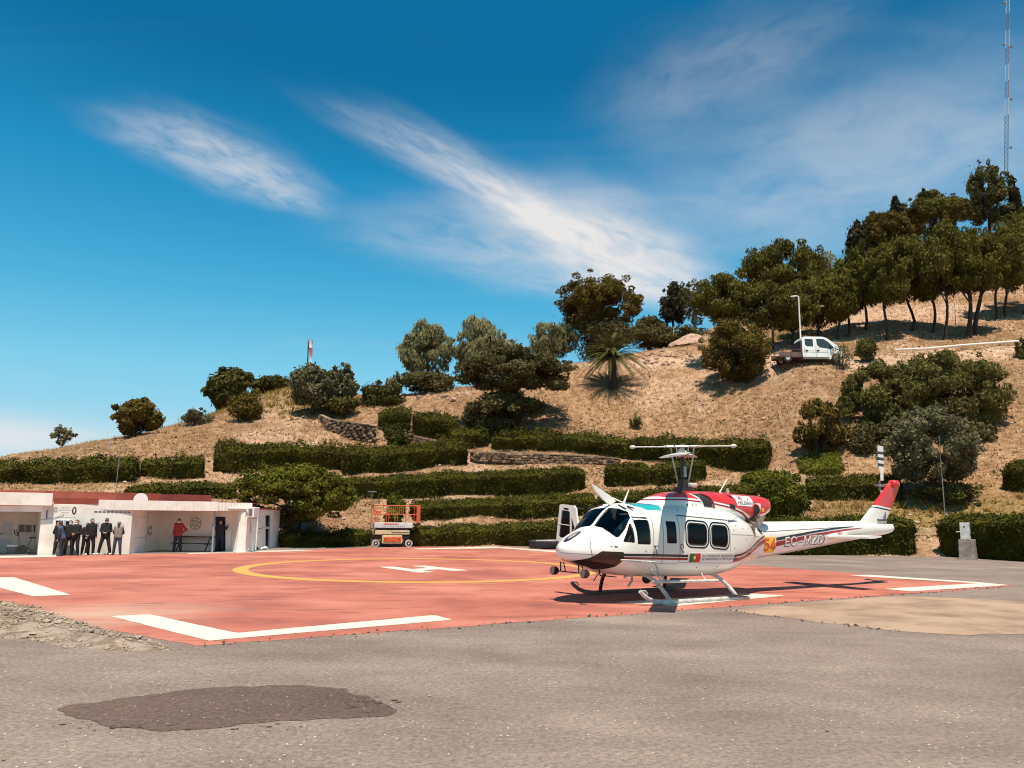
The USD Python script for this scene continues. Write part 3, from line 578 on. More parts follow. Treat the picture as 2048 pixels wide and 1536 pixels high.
def hedge(label, foot, tf, tb, depth=1.5, kind='hedge', dens=210, leaf=0.101, seed=0, fuzz=.10, group='clipped hedges on the terraces', ragged=0.0):
    """clipped hedge: foot polyline in pixels, rows of the top's front edge (first, last) and back edge (first, last)"""
    rng = np.random.default_rng(seed + int(foot[0][0]) + int(foot[0][1]) * 3)
    Pf = np.array([on(*q) for q in foot]); ln = LineString(Pf[:, :2]); L = ln.length
    m = max(3, int(L / .35)); s = np.linspace(0, L, m); q = np.array([ln.interpolate(a).coords[0] for a in s])
    d = np.gradient(q, axis=0); d = unit(d); nr = np.c_[-d[:, 1], d[:, 0]]
    if nr[:, 1].mean() < 0: nr = -nr
    tt = s / L; bk = q + nr * depth
    zf = np.array([zat(p, tf[0] + (tf[1] - tf[0]) * a) for p, a in zip(q, tt)])
    zb = np.array([zat(p, tb[0] + (tb[1] - tb[0]) * a) for p, a in zip(bk, tt)])
    gf = np.maximum(hz(q[:, 0], q[:, 1]), 0) - .05; gb = np.maximum(hz(bk[:, 0], bk[:, 1]), 0) - .05
    zf = np.maximum(zf, gf + .5); zb = np.clip(zb, zf - .2, zf + .55); zb = np.maximum(zb, gb + .3)
    wav = (meshkit.fbm(np.c_[q * .5, np.full(m, seed)], 3, 7) - .5)
    zf = zf + wav * .16 + ragged * (meshkit.fbm(np.c_[q * 1.4, np.full(m, seed + 3)], 3, 8) - .45); zb = zb + wav * .16 + ragged * (meshkit.fbm(np.c_[bk * 1.4, np.full(m, seed + 3)], 3, 8) - .45)
    # grid of the surface: front from the foot, top, back
    prof = []
    for a in np.linspace(0, 1, 9): prof.append((0 + .10 * math.sin(a * 3.1), 'f', a))
    hh = (zf - gf)[:, None]
    rows = [np.c_[q + nr * hh * .24 * (1 - a) ** .8 - nr * .05, gf + (zf - gf) * a] for a in np.linspace(0, .93, 9)]
    rows += [np.c_[q + (bk - q) * a, zf + (zb - zf) * a + .05 * math.sin(a * math.pi)] for a in np.linspace(.06, .94, 7)]
    rows += [np.c_[bk + nr * .05, zb + (gb - zb) * a] for a in np.linspace(.06, 1, 6)]
    G = np.array(rows); R_ = len(rows)
    cen = np.array([np.c_[(q + bk) / 2, (gf + zf) / 2]])
    endr = np.minimum(s, L - s); sq = np.clip(endr / .55, 0, 1); sq = .72 + .28 * np.sqrt(1 - (1 - sq) ** 2); G = cen + (G - cen) * np.c_[sq, sq, .5 + .5 * sq][None]
    bump_ = (meshkit.fbm(G * 1.7, 3, seed + 5)[..., None] - .5) + 1.3 * (meshkit.fbm(G * .62, 2, seed + 15)[..., None] - .5)
    G = G + unit(G - cen) * bump_ * fuzz * (2.2 if ragged == 0 else 4.2)
    mb = MB()
    ii = np.arange(R_ * m).reshape(R_, m)
    inner = cen + (G - cen) * np.array([.93, .93, .95])
    mb.add(inner.reshape(-1, 3), np.c_[ii[:-1, :-1].ravel(), ii[:-1, 1:].ravel(), ii[1:, 1:].ravel(), ii[1:, :-1].ravel()])
    for e in (0, m - 1):
        mb.add(np.vstack([inner[:, e], cen[0, e]]), [[a, a + 1, R_] for a in range(R_ - 1)])
    # leaves over the surface and both ends
    du = np.linalg.norm(G[1:] - G[:-1], axis=-1); dv = np.linalg.norm(G[:, 1:] - G[:, :-1], axis=-1)
    area = du[:, :-1] * dv[:-1]; area[15:] *= .35
    k = int(area.sum() * dens); c_ = rng.choice(area.size, k, p=(area / area.sum()).ravel()); r_, j_ = np.unravel_index(c_, area.shape); a, b = rng.random((2, k, 1))
    p = (G[r_, j_] * (1 - a) + G[r_ + 1, j_] * a) * (1 - b) + (G[r_, j_ + 1] * (1 - a) + G[r_ + 1, j_ + 1] * a) * b
    N = np.cross(G[r_, j_ + 1] - G[r_, j_], G[r_ + 1, j_] - G[r_, j_]); out = p - cen[0, j_]; N = unit(N) * np.sign((N * out).sum(1, keepdims=True))
    shoot = (meshkit.fbm(p * 1.3, 2, seed + 17)[:, None] - .38).clip(0) * (.7 if ragged == 0 else 2.0)
    p = p + N * (rng.normal(0, fuzz * .6, (k, 1)) + shoot * rng.random((k, 1)) * np.where(N[:, 2:] > .4, .9, .35))
    hole_ = (meshkit.fbm(p * .8, 3, seed + 29) > .34) | (N[:, 2] > .3); p, N = p[hole_], N[hole_]; ls = [cards(p, N, leaf, rng, loose=.75, up=(0, 0, 1), upw=.3)]
    for e, sg in ((0, -1), (m - 1, 1)):
        w_ = rng.dirichlet((1, 1, 1), int(dens * depth * 1.4)); i = rng.integers(0, R_ - 1, len(w_))
        pe = G[i, e] * w_[:, :1] + G[i + 1, e] * w_[:, 1:2] + cen[0, e] * w_[:, 2:]; ne = np.tile(np.r_[d[e] * sg, 0], (len(pe), 1))
        ls.append(cards(pe + ne * rng.normal(.02, fuzz * .5, (len(pe), 1)), ne, leaf, rng, loose=.75))
    lv = join(*ls)
    t = thing('hedge', label, 'hedge', (0, 0, 0), 0, group)
    prim_mesh('foliage', join(lv, mb.get()), LM[kind], t)
    return t
HG = [
 ('short block of low hedge just left of the scissor lift wheels', [(697,1094),(745,1093)], (1068,1067), (1061,1060), 1.4, {}),
 ('long low clipped hedge along the back of the pad, right of the scissor lift', [(822,1093.5),(985,1090.5),(1140,1092)], (1065,1055), (1053,1042), 1.6, {}),
 ('dark clipped hedge along the asphalt behind the helicopter tail boom', [(1380,1108),(1600,1111.5),(1660,1111),(1838,1113)], (1052,1046), (1040,1033), 1.6, {}),
 ('tall dark hedge at the right edge behind the white cabinet on its plinth', [(1872,1112),(1960,1118),(2075,1126)], (1046,1045), (1031,1028), 1.7, {}),
 ('second row hedge rising right from behind the orange platform rail', [(832,1046),(1000,1038),(1192,1029)], (1016,1000), (1004,986), 1.6, {}),
 ('hedge row directly behind the helicopter cabin roof and mast', [(1196,1029),(1340,1016),(1510,1003)], (1000,982), (984,966), 1.6, {}),
 ('third row hedge with a square right end above the path gap', [(690,999),(930,994),(1172,984)], (964,944), (956,934), 1.5, {}),
 ('square hedge block left of the rotor mast', [(1212,978),(1296,974)], (936,934), (929,925), 1.6, {}),
 ('hedge block right behind the rotor mast pitch links', [(1301,973),(1408,966)], (936,928), (928,920), 1.6, {}),
 ('wide ragged hedge in the fourth row over the bushy tree crown', [(428,947),(560,945),(692,942)], (897,906), (886,893), 2.0, dict(ragged=.45)),
 ('dark hedge end dropping below the fourth row beside the wide ragged hedge', [(692,957),(737,950)], (905,900), (896,893), 1.5, dict(ragged=.2)),
 ('dense hedge below the sloping stone wall', [(735,948),(830,945),(936,936)], (908,894), (897,884), 1.9, dict(ragged=.2)),
 ('small hedge block at the lower end of the sloping stone wall coping', [(905,900),(978,896)], (868,866), (858,855), 1.7, dict(ragged=.25)),
 ('longest top row hedge above the level stone wall, behind the rotor', [(985,903),(1180,910),(1350,926),(1528,946)], (874,896), (857,877), 2.0, dict(ragged=.35)),
 ('long dark hedge above the red roof at the left edge', [(-30,972),(130,970),(259,968)], (938,932), (922,917), 1.8, dict(ragged=.2)),
 ('hedge block standing on thin stems left of the bare slope', [(283,957),(404,959)], (926,925), (917,916), 1.6, dict(ragged=.1)),
 ('low hedge stub right behind the satellite dish', [(250,1001),(336,1001)], (980,977), (973,970), 1.4, {}),
 ('low hedge behind the carport roof, right of the stub', [(345,1002),(468,1002)], (977,974), (970,965), 1.4, {}),
 ('level hedge behind the tail rotor blade', [(1622,1003),(1806,1005)], (970,966), (955,951), 1.7, {}),
 ('bright hedge top stepping up the slope beneath the thin brown shrub', [(1606,952),(1690,948)], (946,943), (912,909), 2.6, dict(kind='bright')),
 ('small hedge column at the right end of the row behind the rotor', [(1480,984),(1530,982)], (956,952), (936,932), 1.8, dict(kind='bright')),
 ('hedge at the far right edge halfway up the bank', [(2006,984),(2080,990)], (940,935), (925,920), 1.8, {}),
 ('rounded hedge on the coping of the sloping stone wall', [(756,862),(816,868)], (828,830), (812,816), 1.7, dict(ragged=.4)),
 ('twin rounded hedge further down the sloping coping', [(822,876),(902,888)], (832,842), (820,826), 1.7, dict(ragged=.4)),
 ('dark low hedge in the shade under the tree by the shed', [(566,1095),(690,1094.5)], (1071,1074), (1066,1068), 1.2, dict(ragged=.3)),
]
for lb, ft, tf, tb, dp, kw in HG: hedge(lb, ft, tf, tb, dp, **kw)

# --- trees and shrubs from left to right
tree('young_tree', 'thin young tree alone on the left skyline', 'tree', (125,893), (108,852,146,893), 'olive', n=260, leaf=0.172, k=9, size=.34, trunk=.04, nocore=True)
bush('round_bush', 'big round dark bush on the left skyline', 'bush', (233,797,318,874), 'brown', n=3800, leaf=0.203, k=26, size=.34, base=(275,872), loose=.4, aspect=2.2)
bush('scrub', 'low grey scrub at the foot of the grassy hump', 'bush', (366,815,424,853), 'olive', n=700, leaf=0.156, k=9)
bush('conifer_bush', 'dark spreading conifer left of the grassy hump', 'bush', (415,737,505,826), 'conifer', n=3600, leaf=0.234, k=22, size=.36, base=(458,818), Y=83, aspect=2.6, loose=.5)
bush('brown_shrub', 'brownish shrub in front of the dark conifer', 'bush', (462,784,520,846), 'brown', n=1100, leaf=0.156, k=10, base=(492,842))
bush('conifer_bush', 'low dark conifer shrub on top of the grassy hump', 'bush', (508,752,592,792), 'conifer', n=1500, leaf=0.203, k=12, Y=88)
tree('carob_tree', 'small round grey-green tree on a single trunk at the top of the bare slope', 'tree', (626,830), (586,738,668,818), 'olive', n=3400, leaf=0.187, k=24, size=.36, trunk=.13)
bush('clipped_bush', 'large block-shaped grey-green bush right of the round single-trunk tree', 'bush', (652,731,716,806), 'olive', n=2800, leaf=0.187, k=18, size=.42, Y=74.5)
bush('dark_bush', 'low dark bush under the block-shaped bush at the wall top', 'bush', (648,792,716,832), 'conifer', n=1300, leaf=0.156, k=10, Y=72.2)
bush('dark_bush', 'dark flat bush beside the metal hoop on the ridge', 'bush', (721,768,806,828), 'conifer', n=2200, leaf=0.172, k=16, Y=76)
bush('reed_clump', 'pale upright reeds on the ridge left of the drooping trees', 'reeds', (776,748,812,790), 'olive', n=420, leaf=0.172, k=8, Y=81, up=(0,0,1), upw=.8, aspect=4, nocore=True)
for lb, bs, bx, sd, n_ in (('leftmost pale drooping pepper tree on the ridge', (858,756), (806,648,900,762), 1, 4300), ('broad pale drooping pepper tree right of the leftmost one', (955,748), (903,642,1012,752), 2, 4800), ('smaller drooping pepper tree beside the tall brown-green tree', (1108,716), (1064,646,1152,722), 3, 3000)):
    tree('pepper_tree', lb, 'tree', bs, bx, 'pepper', n=n_, leaf=0.133, k=26, size=.3, trunk=.14, bark=m_bark2, Y=84 if sd < 3 else 88, up=(0, 0, -1), upw=.75, aspect=3.6, loose=.6, nocore=True, seed=sd)
bush('dark_bush', 'dark undergrowth below the leftmost pepper tree', 'bush', (803,744,912,788), 'oak', n=2200, leaf=0.172, k=16, Y=82)
def fronds(mb, c, k, L, droop, rng, elev=(-.2, 1.2), leaf=.35, nl=26, wid=.05, rad=0.0):
    for i in range(k):
        az = 2 * math.pi * (i * .618034 % 1); el = rng.uniform(*elev); ll = L * rng.uniform(.85, 1.1)
        s = np.linspace(0, 1, 9); x = ll * (s * math.cos(el)) ; z = ll * (s * math.sin(el) - droop * s ** 2.2 * (.6 + .4 * math.cos(el)))
        path = np.c_[np.cos(az) * (x + rad), np.sin(az) * (x + rad), z] + c
        mb.tube(path, np.linspace(.035, .008, 9), 4)
        tt = np.linspace(.1, 1, nl); q = np.stack([np.interp(tt, s, path[:, a]) for a in range(3)], 1)
        T = unit(np.gradient(q, axis=0)); side = unit(np.cross(T, [0, 0, 1.0])); up = np.cross(side, T)
        for sg in (-1, 1):
            wl = leaf * np.sin(np.clip(tt * 1.02, 0, 1) ** .7 * math.pi * .93 + .15)[:, None]
            tip = q + side * sg * wl * .85 + T * wl * .5 - [0, 0, .3] * wl + up * wl * .15
            w = T * wid
            v = np.stack([q - w, q + w, tip], 1).reshape(-1, 3); mb.add(v, np.arange(len(v)).reshape(-1, 3))
def palm(name, label, bs, top_v, L, k, trunk_r, seed, Y=None, droop=.55, elev=(-.35, 1.35), leaf=.45, kind='palm', group=None, nl=26, bark=None):
    rng = np.random.default_rng(seed); b = on(*bs) if Y is None else hp(bs[0], Y); h = zat(b, top_v) - b[2]
    t = thing(name, label, 'palm tree', b, 0, group); mb = MB()
    zz = np.linspace(-.2, h, 14); mb.tube(np.c_[np.zeros((14, 2)), zz], trunk_r * (1 + .12 * (np.arange(14) % 2)) * np.linspace(1.15, 1.0, 14), 10)
    prim_mesh('trunk', mb.get(), bark or m_bark2, t, smooth=40)
    mb = MB(); fronds(mb, np.array([0, 0, h]), k, L, droop, rng, elev, leaf, nl); prim_mesh('crown', mb.get(), LM[kind], t)
    return t
palm('date_palm', 'short stout palm with arching fronds on the bank left of the road', (1225,777), 713, 4.2, 96, .36, 4, leaf=.55, droop=.56, elev=(-.30, 1.42), nl=26, bark=m_bark)
palm('fan_palm', 'yellowish palm fronds showing between the pepper trees', (1020,740), 700, 2.3, 13, .12, 5, Y=88, elev=(.3, 1.4), leaf=.7, kind='pepper')
tree('oak_tree', 'broad dark evergreen oak spreading above the longest hedge', 'tree', (1024,848), (920,700,1136,800), 'oak', n=11500, leaf=.15, k=84, size=.19, trunk=.24, top=.3, ry=4.4)
bush('oak_skirt', 'dark low growth in the shade under the broad oak', 'bush', (930,786,1086,866), 'oak', n=3000, leaf=0.187, k=20, size=.34, base=(1010,858), ry=2.6)
tree('broad_tree', 'tall brown-green broad tree standing behind the short palm', 'tree', (1196,712), (1122,550,1281,672), 'brown', n=8600, leaf=.17, k=70, size=.2, trunk=.26, Y=89, lim=12)
bush('dark_bush', 'dark undergrowth at the foot of the tall brown-green tree', 'bush', (1148,640,1262,722), 'oak', n=2500, leaf=0.195, k=16, Y=87)
tree('small_tree', 'small dark tree on the skyline right of the tall brown-green tree', 'tree', (1297,690), (1272,634,1330,680), 'oak', n=1300, leaf=0.195, k=12, Y=98)
tree('gum_tree', 'slim dark gum tree left of the bare-limbed one on the skyline', 'tree', (1348,690), (1320,562,1374,660), 'cypress', n=1500, leaf=0.203, k=18, size=.34, Y=98, trunk=.14)
tree('gum_tree', 'sparse tree with bare upper limbs left of the first pine', 'tree', (1385,690), (1360,560,1424,660), 'oak', n=1300, leaf=0.172, k=26, size=.24, Y=96, trunk=.16, bark=m_bark2, lim=24, nocore=True)
bush('dark_bush', 'dark scrub along the skyline behind the soil mound', 'bush', (1250,655,1420,700), 'oak', n=2000, leaf=0.195, k=18, Y=97)
bush('large_round_bush', 'large round brown-green bush left of the white pickup', 'bush', (1405,636,1546,770), 'brown', n=8500, leaf=.13, k=60, size=.22, base=(1475,764), loose=.7)
bush('bare_bush', 'leafless grey bush in front of the pickup nose', 'bush', (1664,688,1704,738), 'olive', n=420, leaf=0.094, k=12, base=(1684,737), nocore=True, Y=69.3)
bush('small_shrub', 'small shrub beside the road right of the pickup', 'bush', (1710,676,1754,722), 'feather', n=700, leaf=0.140, k=10, Y=70.5)
bush('small_shrub', 'shrub at the right edge below the road pipe', 'bush', (2034,676,2075,724), 'feather', n=900, leaf=0.156, k=10, Y=68)
# --- pines
PINES = [((1462,700),(1404,556,1500,650),78,'leftmost low pine, half hidden by the large round bush'),((1547,702),(1492,566,1584,668),77,'forked pine behind the pickup bed'),((1586,700),(1562,592,1612,664),78,'slim small pine behind the pickup cab'),
 ((1637,674),(1588,546,1682,660),80,'pine with a wide crown right above the pickup cab'),((1676,674),(1650,540,1706,648),79,'thin pine, second to the right of the street lamp'),((1696,672),(1668,520,1724,640),80,'leaning pine left of the sandy bank'),
 ((1730,668),(1692,492,1766,618),81,'straight pine at the left end of the sandy bank'),((1771,685),(1736,500,1804,622),77,'dark-trunked pine before the sandy bank, second from its left'),((1822,668),(1772,472,1862,612),80,'bent pine with roots at the middle of the sandy bank'),
 ((1864,672),(1822,482,1902,610),79,'forked leaning pine on the sandy bank'),((1889,687),(1850,452,1932,612),76,'tall straight pine right of the forked one'),((1938,685),(1902,462,1976,606),76,'thick pine left of its close twin near the right edge'),
 ((1953,685),(1930,470,1994,600),76.5,'thick pine right of its close twin near the right edge'),((1992,652),(1958,452,2034,598),82,'pine standing further up near the right edge'),((2010,648),(1986,470,2042,590),83,'thin pine behind, second from the right edge'),
 ((2047,640),(2014,440,2092,600),84,'pine cut by the right edge of the view')]
for i, (bs, bx, Y_, lb) in enumerate(PINES):
    tree('pine_tree', lb, 'pine tree', bs, bx, 'pine', n=6200, leaf=.125, k=42, size=.25, trunk=.13 if i not in (11, 12) else .2, Y=Y_, seed=i, group='pines above the road', grow=1.46, up=(0, 0, 1), upw=.6, aspect=2.4, loose=.8, top=.35, lean=.35 if i in (1, 8, 9) else .18, lim=7)
for i, (bs, bx, Y_, lb) in enumerate([((1562,640),(1486,490,1640,612),93,'wide dark umbrella pine on the skyline behind the street lamp'),((1772,560),(1726,428,1820,520),101,'brownish rounded pine between two small cypresses on the skyline'),((1866,540),(1806,384,1928,482),106,'big dome-shaped umbrella pine on the skyline')]):
    tree('umbrella_pine', lb, 'pine tree', bs, bx, 'stonepine' if i != 1 else 'brown', n=8200, leaf=.16, k=52, size=.24, trunk=.25, Y=Y_, seed=40 + i, profile='dome', group='pines on the skyline', grow=1.15, up=(0, 0, 1), upw=.5, aspect=2.4)
tree('tall_tree', 'tallest ragged tree under the radio mast', 'tree', (1984,560), (1940,326,2018,470), 'oak', n=3800, leaf=0.234, k=34, size=.25, trunk=.25, Y=108, ry=3.0)
tree('grey_tree', 'pale thin-leaved tree peeping between the umbrella pine and the pines', 'tree', (1652,640), (1625,502,1682,600), 'pepper', n=900, leaf=0.156, k=16, size=.3, Y=96, nocore=True, bark=m_bark2)
def cypress(label, box, Y, seed):
    rng = np.random.default_rng(seed); c, rx, rz = bbox(*box, Y); b = hp((box[0] + box[2]) / 2, Y); c = c - b
    cl = [(c + [rng.normal(0, .12) * rx, rng.normal(0, .12) * rx, rz * (s * 1.9 - .97)], np.array([1, 1, 1.5]) * rx * (1.05 - s) ** .7 * rng.uniform(.75, 1.05) + .08) for s in np.linspace(.02, 1, 16)]
    t = thing('cypress', label, 'cypress', b, 0, None)
    mb = MB(); mb.tube([[0, 0, -.2], c + [0, 0, rz * .5]], [.14, .04], 6); prim_mesh('trunk', mb.get(), m_bark, t)
    prim_mesh('crown', join(crown(cl, 1500, .3, rng, up=(0, 0, 1), upw=.6, aspect=2), core(cl, .6)), LM['cypress'], t)
cypress('dark cypress on the left shoulder of the pine wood', (1692,440,1742,520), 99, 1); cypress('small pointed cypress left of the big umbrella pine', (1776,391,1810,460), 104, 2)
cypress('slim cypress right of the radio mast', (2014,347,2046,460), 107, 3); cypress('cypress tip poking over the big umbrella pine', (1842,376,1856,420), 110, 4)
tree('background_pine', 'dark pine filling the gap behind the row at the right edge', 'pine tree', (2040,560), (1990,425,2100,520), 'stonepine', n=2500, leaf=0.203, k=20, Y=103)
# --- right slope
bush('feathery_shrub', 'biggest feathery shrub on the right slope below the road', 'bush', (1780,704,2008,872), 'feather', n=11000, leaf=0.12, k=90, size=.19, base=(1900,862), Y=62, up=(0, 0, 1), upw=.4, aspect=2.6)
bush('feathery_shrub', 'left part of the feathery thicket, paler at the top', 'bush', (1682,722,1836,892), 'feather', n=7600, leaf=0.12, k=64, size=.2, base=(1750,884), Y=61.5, up=(0, 0, 1), upw=.4, aspect=2.6)
bush('shade_thicket', 'very dark thicket below the feathery shrubs, behind the tail rotor', 'bush', (1690,838,1800,952), 'oak', n=3600, leaf=0.156, k=22, size=.34, Y=59)
bush('shade_thicket', 'dark bush on the right of the grey-green tree', 'bush', (1916,830,1990,920), 'oak', n=1800, leaf=0.156, k=14, Y=58.5)
tree('grey_green_tree', 'round grey-green tree behind the tail rotor and floodlight pole', 'tree', (1868,1006), (1784,822,1942,985), 'olive', n=9500, leaf=0.12, k=80, size=.19, trunk=.13, bark=m_bark, top=.4)
bush('sprout', 'leafy sprouts at the foot of the grey-green tree', 'bush', (1838,960,1950,1010), 'feather', n=1500, leaf=0.109, k=14, base=(1890,1006), nocore=True)
bush('thin_brown_shrub', 'thin brownish shrub on the open slope above the tail boom', 'bush', (1588,800,1692,915), 'brown', n=2300, leaf=0.117, k=26, size=.26, base=(1645,908), nocore=True, up=(0, 0, 1), upw=.5, aspect=3)
bush('bright_bush', 'bright yellow-green bushy hedge mass behind the exhaust', 'bush', (1514,944,1626,1042), 'bright', n=6500, leaf=0.117, k=30, size=.34, base=(1568,1034), ry=1.6, up=(0, 0, 1), upw=.3)
# --- by the pad
tree('shade_tree', 'dark leafy tree with forked trunks standing behind the shed', 'tree', (592,1068), (478,936,697,1042), 'bright', n=9000, leaf=.12, k=80, size=.19, trunk=.13, Y=49.2, top=.15, lim=22, ry=2.8, loose=.8, profile='full', lean=.4)
bush('bright_shrub', 'small bright shrub behind the platform of the scissor lift', 'bush', (768,986,812,1058), 'bright', n=1200, leaf=0.109, k=12, size=.4, Y=52.5)
bush('wall_bush', 'dark bush in front of the sloping stone wall', 'bush', (766,852,822,900), 'hedge', n=1400, leaf=0.117, k=12, Y=63.5)
bush('pale_weed', 'tall pale weed standing on the slope above the longest hedge', 'weed', (1260,822,1282,868), 'feather', n=160, leaf=0.109, k=8, Y=69, nocore=True, up=(0, 0, 1), upw=.7, aspect=3)

# --- dry grass and stones over the whole slope
rng = np.random.default_rng(11)
def scatter(n, xr, yr, rng, cond=None):
    x = rng.uniform(*xr, n); y = rng.uniform(*yr, n); z = hz(x, y); ok = z > .05
    if cond is not None: ok &= cond(x, y, z)
    ok &= np.abs(x / y) < .72
    return np.c_[x, y, z][ok]
def tufts(p, h, rng, blades=4, w=.05):
    k = len(p); a = rng.uniform(0, 2 * math.pi, (k, blades)); hh = (h * rng.uniform(.5, 1.3, (k, 1))) * rng.uniform(.6, 1.2, (k, blades)); sp = rng.uniform(.5, 1.5, (k, blades)) * hh
    d = np.stack([np.cos(a), np.sin(a), np.zeros_like(a)], -1); s = np.stack([-np.sin(a), np.cos(a), np.zeros_like(a)], -1) * w
    b = p[:, None] + d * .05 - [0, 0, .04]; tip = b + d * sp[..., None] + np.stack([np.zeros_like(a), np.zeros_like(a), hh], -1)
    v = np.stack([b - s, b + s, tip], 2).reshape(-1, 3); return v, np.arange(len(v)).reshape(-1, 3)
isbare = lambda x, y: map_coordinates(bare.reshape(H, W), [((y - 30) / .6), ((x + 95) / .6)], order=1, mode='nearest')
isgreen = lambda x, y: map_coordinates(green.reshape(H, W), [((y - 30) / .6), ((x + 95) / .6)], order=1, mode='nearest')
den = lambda x, y: meshkit.fbm(np.c_[x, y, x * 0] * .35, 3, 31)
g1 = scatter(115000, (-52, 62), (47, 96), rng, lambda x, y, z: (isbare(x, y) < rng.random(len(x)) * 1.1) & (den(x, y) + .40 * rng.random(len(x)) > .60))
single('dry_grass', tufts(g1, .22, rng, 3, .045), LM['dry'], 'dry straw-coloured grass tufts all over the hillside', 'dry grass', kind='stuff')
g2 = scatter(30000, (-50, 50), (46, 96), rng, lambda x, y, z: isgreen(x, y) > rng.random(len(x)) * .9)
single('ochre_grass', tufts(g2, .4, rng, 5, .05), LM['weed'], 'tall ochre grass on the hump and beneath the trees', 'grass', kind='stuff')
g3 = scatter(9000, (-52, 62), (47, 92), rng); sz = rng.gamma(1.6, .024, len(g3)) + .012
m_rub = leafmat('rubble', (.30, .20, .13), (.48, .35, .25), (.66, .53, .41), 0.0, 1.0, .95)
single('rubble', blobs(g3 + np.c_[sz * 0, sz * 0, sz * .2], sz, rng), m_rub, 'pale stones scattered over the hillside', 'stones', kind='stuff')
g4 = scatter(7000, (-52, 62), (47, 80), rng, lambda x, y, z: (den(x + 9, y) > .47)); single('litter', cards(g4 + [0, 0, .05], np.tile([0, -.3, 1.0], (len(g4), 1)), .17, rng, .6), LM['brown'], 'brown leaf litter lying on the slope', 'leaf litter', kind='stuff')

vg = rng.uniform((bx0, by0), (bx1, by1), (5200, 2)); vd = np.array([dd_ for dd_ in _dist(_pts(vg[:, 0], vg[:, 1]), vp.boundary)]); okv = _cont(vp, _pts(vg[:, 0], vg[:, 1])) & (vg[:, 0] > -15) & (meshkit.fbm(np.c_[vg * .7, vg[:, :1] * 0], 3, 77) > .5) & (vg[:, 0] < -6.2)
vg = vg[okv]; single('verge_grass', tufts(np.c_[vg, verge_z(vg[:, 0], vg[:, 1])], .10, rng, 5, .012), LM['weed'], 'ochre grass growing on the gravel bank at the pad corner', 'grass', kind='stuff')
# ---------------------------------------------------------------- helicopter (x aft from the mast, y to starboard, z up)
m_hull = P('white_gloss', (.75, .705, .63), .3, coat=.45, col2=(.68, .635, .56), nscale=1.2, lo=.45, hi=.8)
m_hred = P('red_gloss', (.62, .028, .022), .2, coat=.7, noise=.15, nscale=2)
m_dred = P('dark_red_gloss', (.27, .012, .014), .25, coat=.5)
m_blk = P('black_gloss', (.012, .011, .011), .25, coat=.4)
m_matblk = P('black_matt', (.018, .015, .013), .7)
m_metal = P('grey_metal', (.42, .40, .37), .38, metal=.8, noise=.3, nscale=10)
m_dmetal = P('dark_metal', (.07, .06, .055), .5, metal=.6, noise=.4, nscale=12)
m_skid = P('skid_paint', (.56, .52, .46), .4, noise=.35, nscale=5)
m_hyel = P('sign_yellow', (.85, .50, .06), .4); m_hora = P('numeral_red', (.62, .07, .015), .4)
m_grn = P('flag_green', (.03, .12, .03), .5); m_frd = P('flag_red', (.60, .02, .02), .5); m_gold = P('flag_gold', (.75, .48, .08), .5)
m_letter = P('letter_grey', (.13, .12, .14), .5); m_blue = P('logo_blue', (.03, .10, .28), .5)
m_int = P('cabin_dark', (.03, .024, .021), .8, noise=.3, nscale=6); m_seat = P('seat_fabric', (.055, .045, .04), .9, noise=.4, nscale=14)
m_paper = P('paper', (.75, .68, .52), .7); m_cover = P('plastic_cover', (.42, .34, .29), .35, noise=.35, nscale=7, bump=.02, bscale=9, trans=.15)
def glassmat(name, tint, gl=(1, 1, 1), ior=1.5):
    LOOKS[name] = usdkit.material(stage, '/World/Looks/' + name, {'t': ('transparent_bsdf', {'color': tint}), 'g': ('glossy_bsdf', {'color': gl, 'roughness': .02}), 'f': ('fresnel', {'IOR': ior}), 'm': ('mix_closure', {})},
        [('f.fac', 'm.fac'), ('t.BSDF', 'm.closure1'), ('g.BSDF', 'm.closure2')], surface='m.closure'); return LOOKS[name]
m_glass = glassmat('windshield_glass', (.80, .77, .72), (.5, .5, .5), 1.45); m_dglass = glassmat('dark_cabin_glass', (.20, .17, .15), (.55, .55, .55), 1.45); m_teal = P('teal_glass', (.012, .34, .34), .08, coat=1)
m_chin = P('smoked_window', (.03, .015, .011), .08, coat=.25, spec=.4)
YAW = math.radians(31.8); MAST = (4.48, 21.22)
heli = thing('helicopter', 'white and red twin-engine helicopter standing on skids on the red pad, nose left', 'helicopter', (*MAST, 0), YAW)
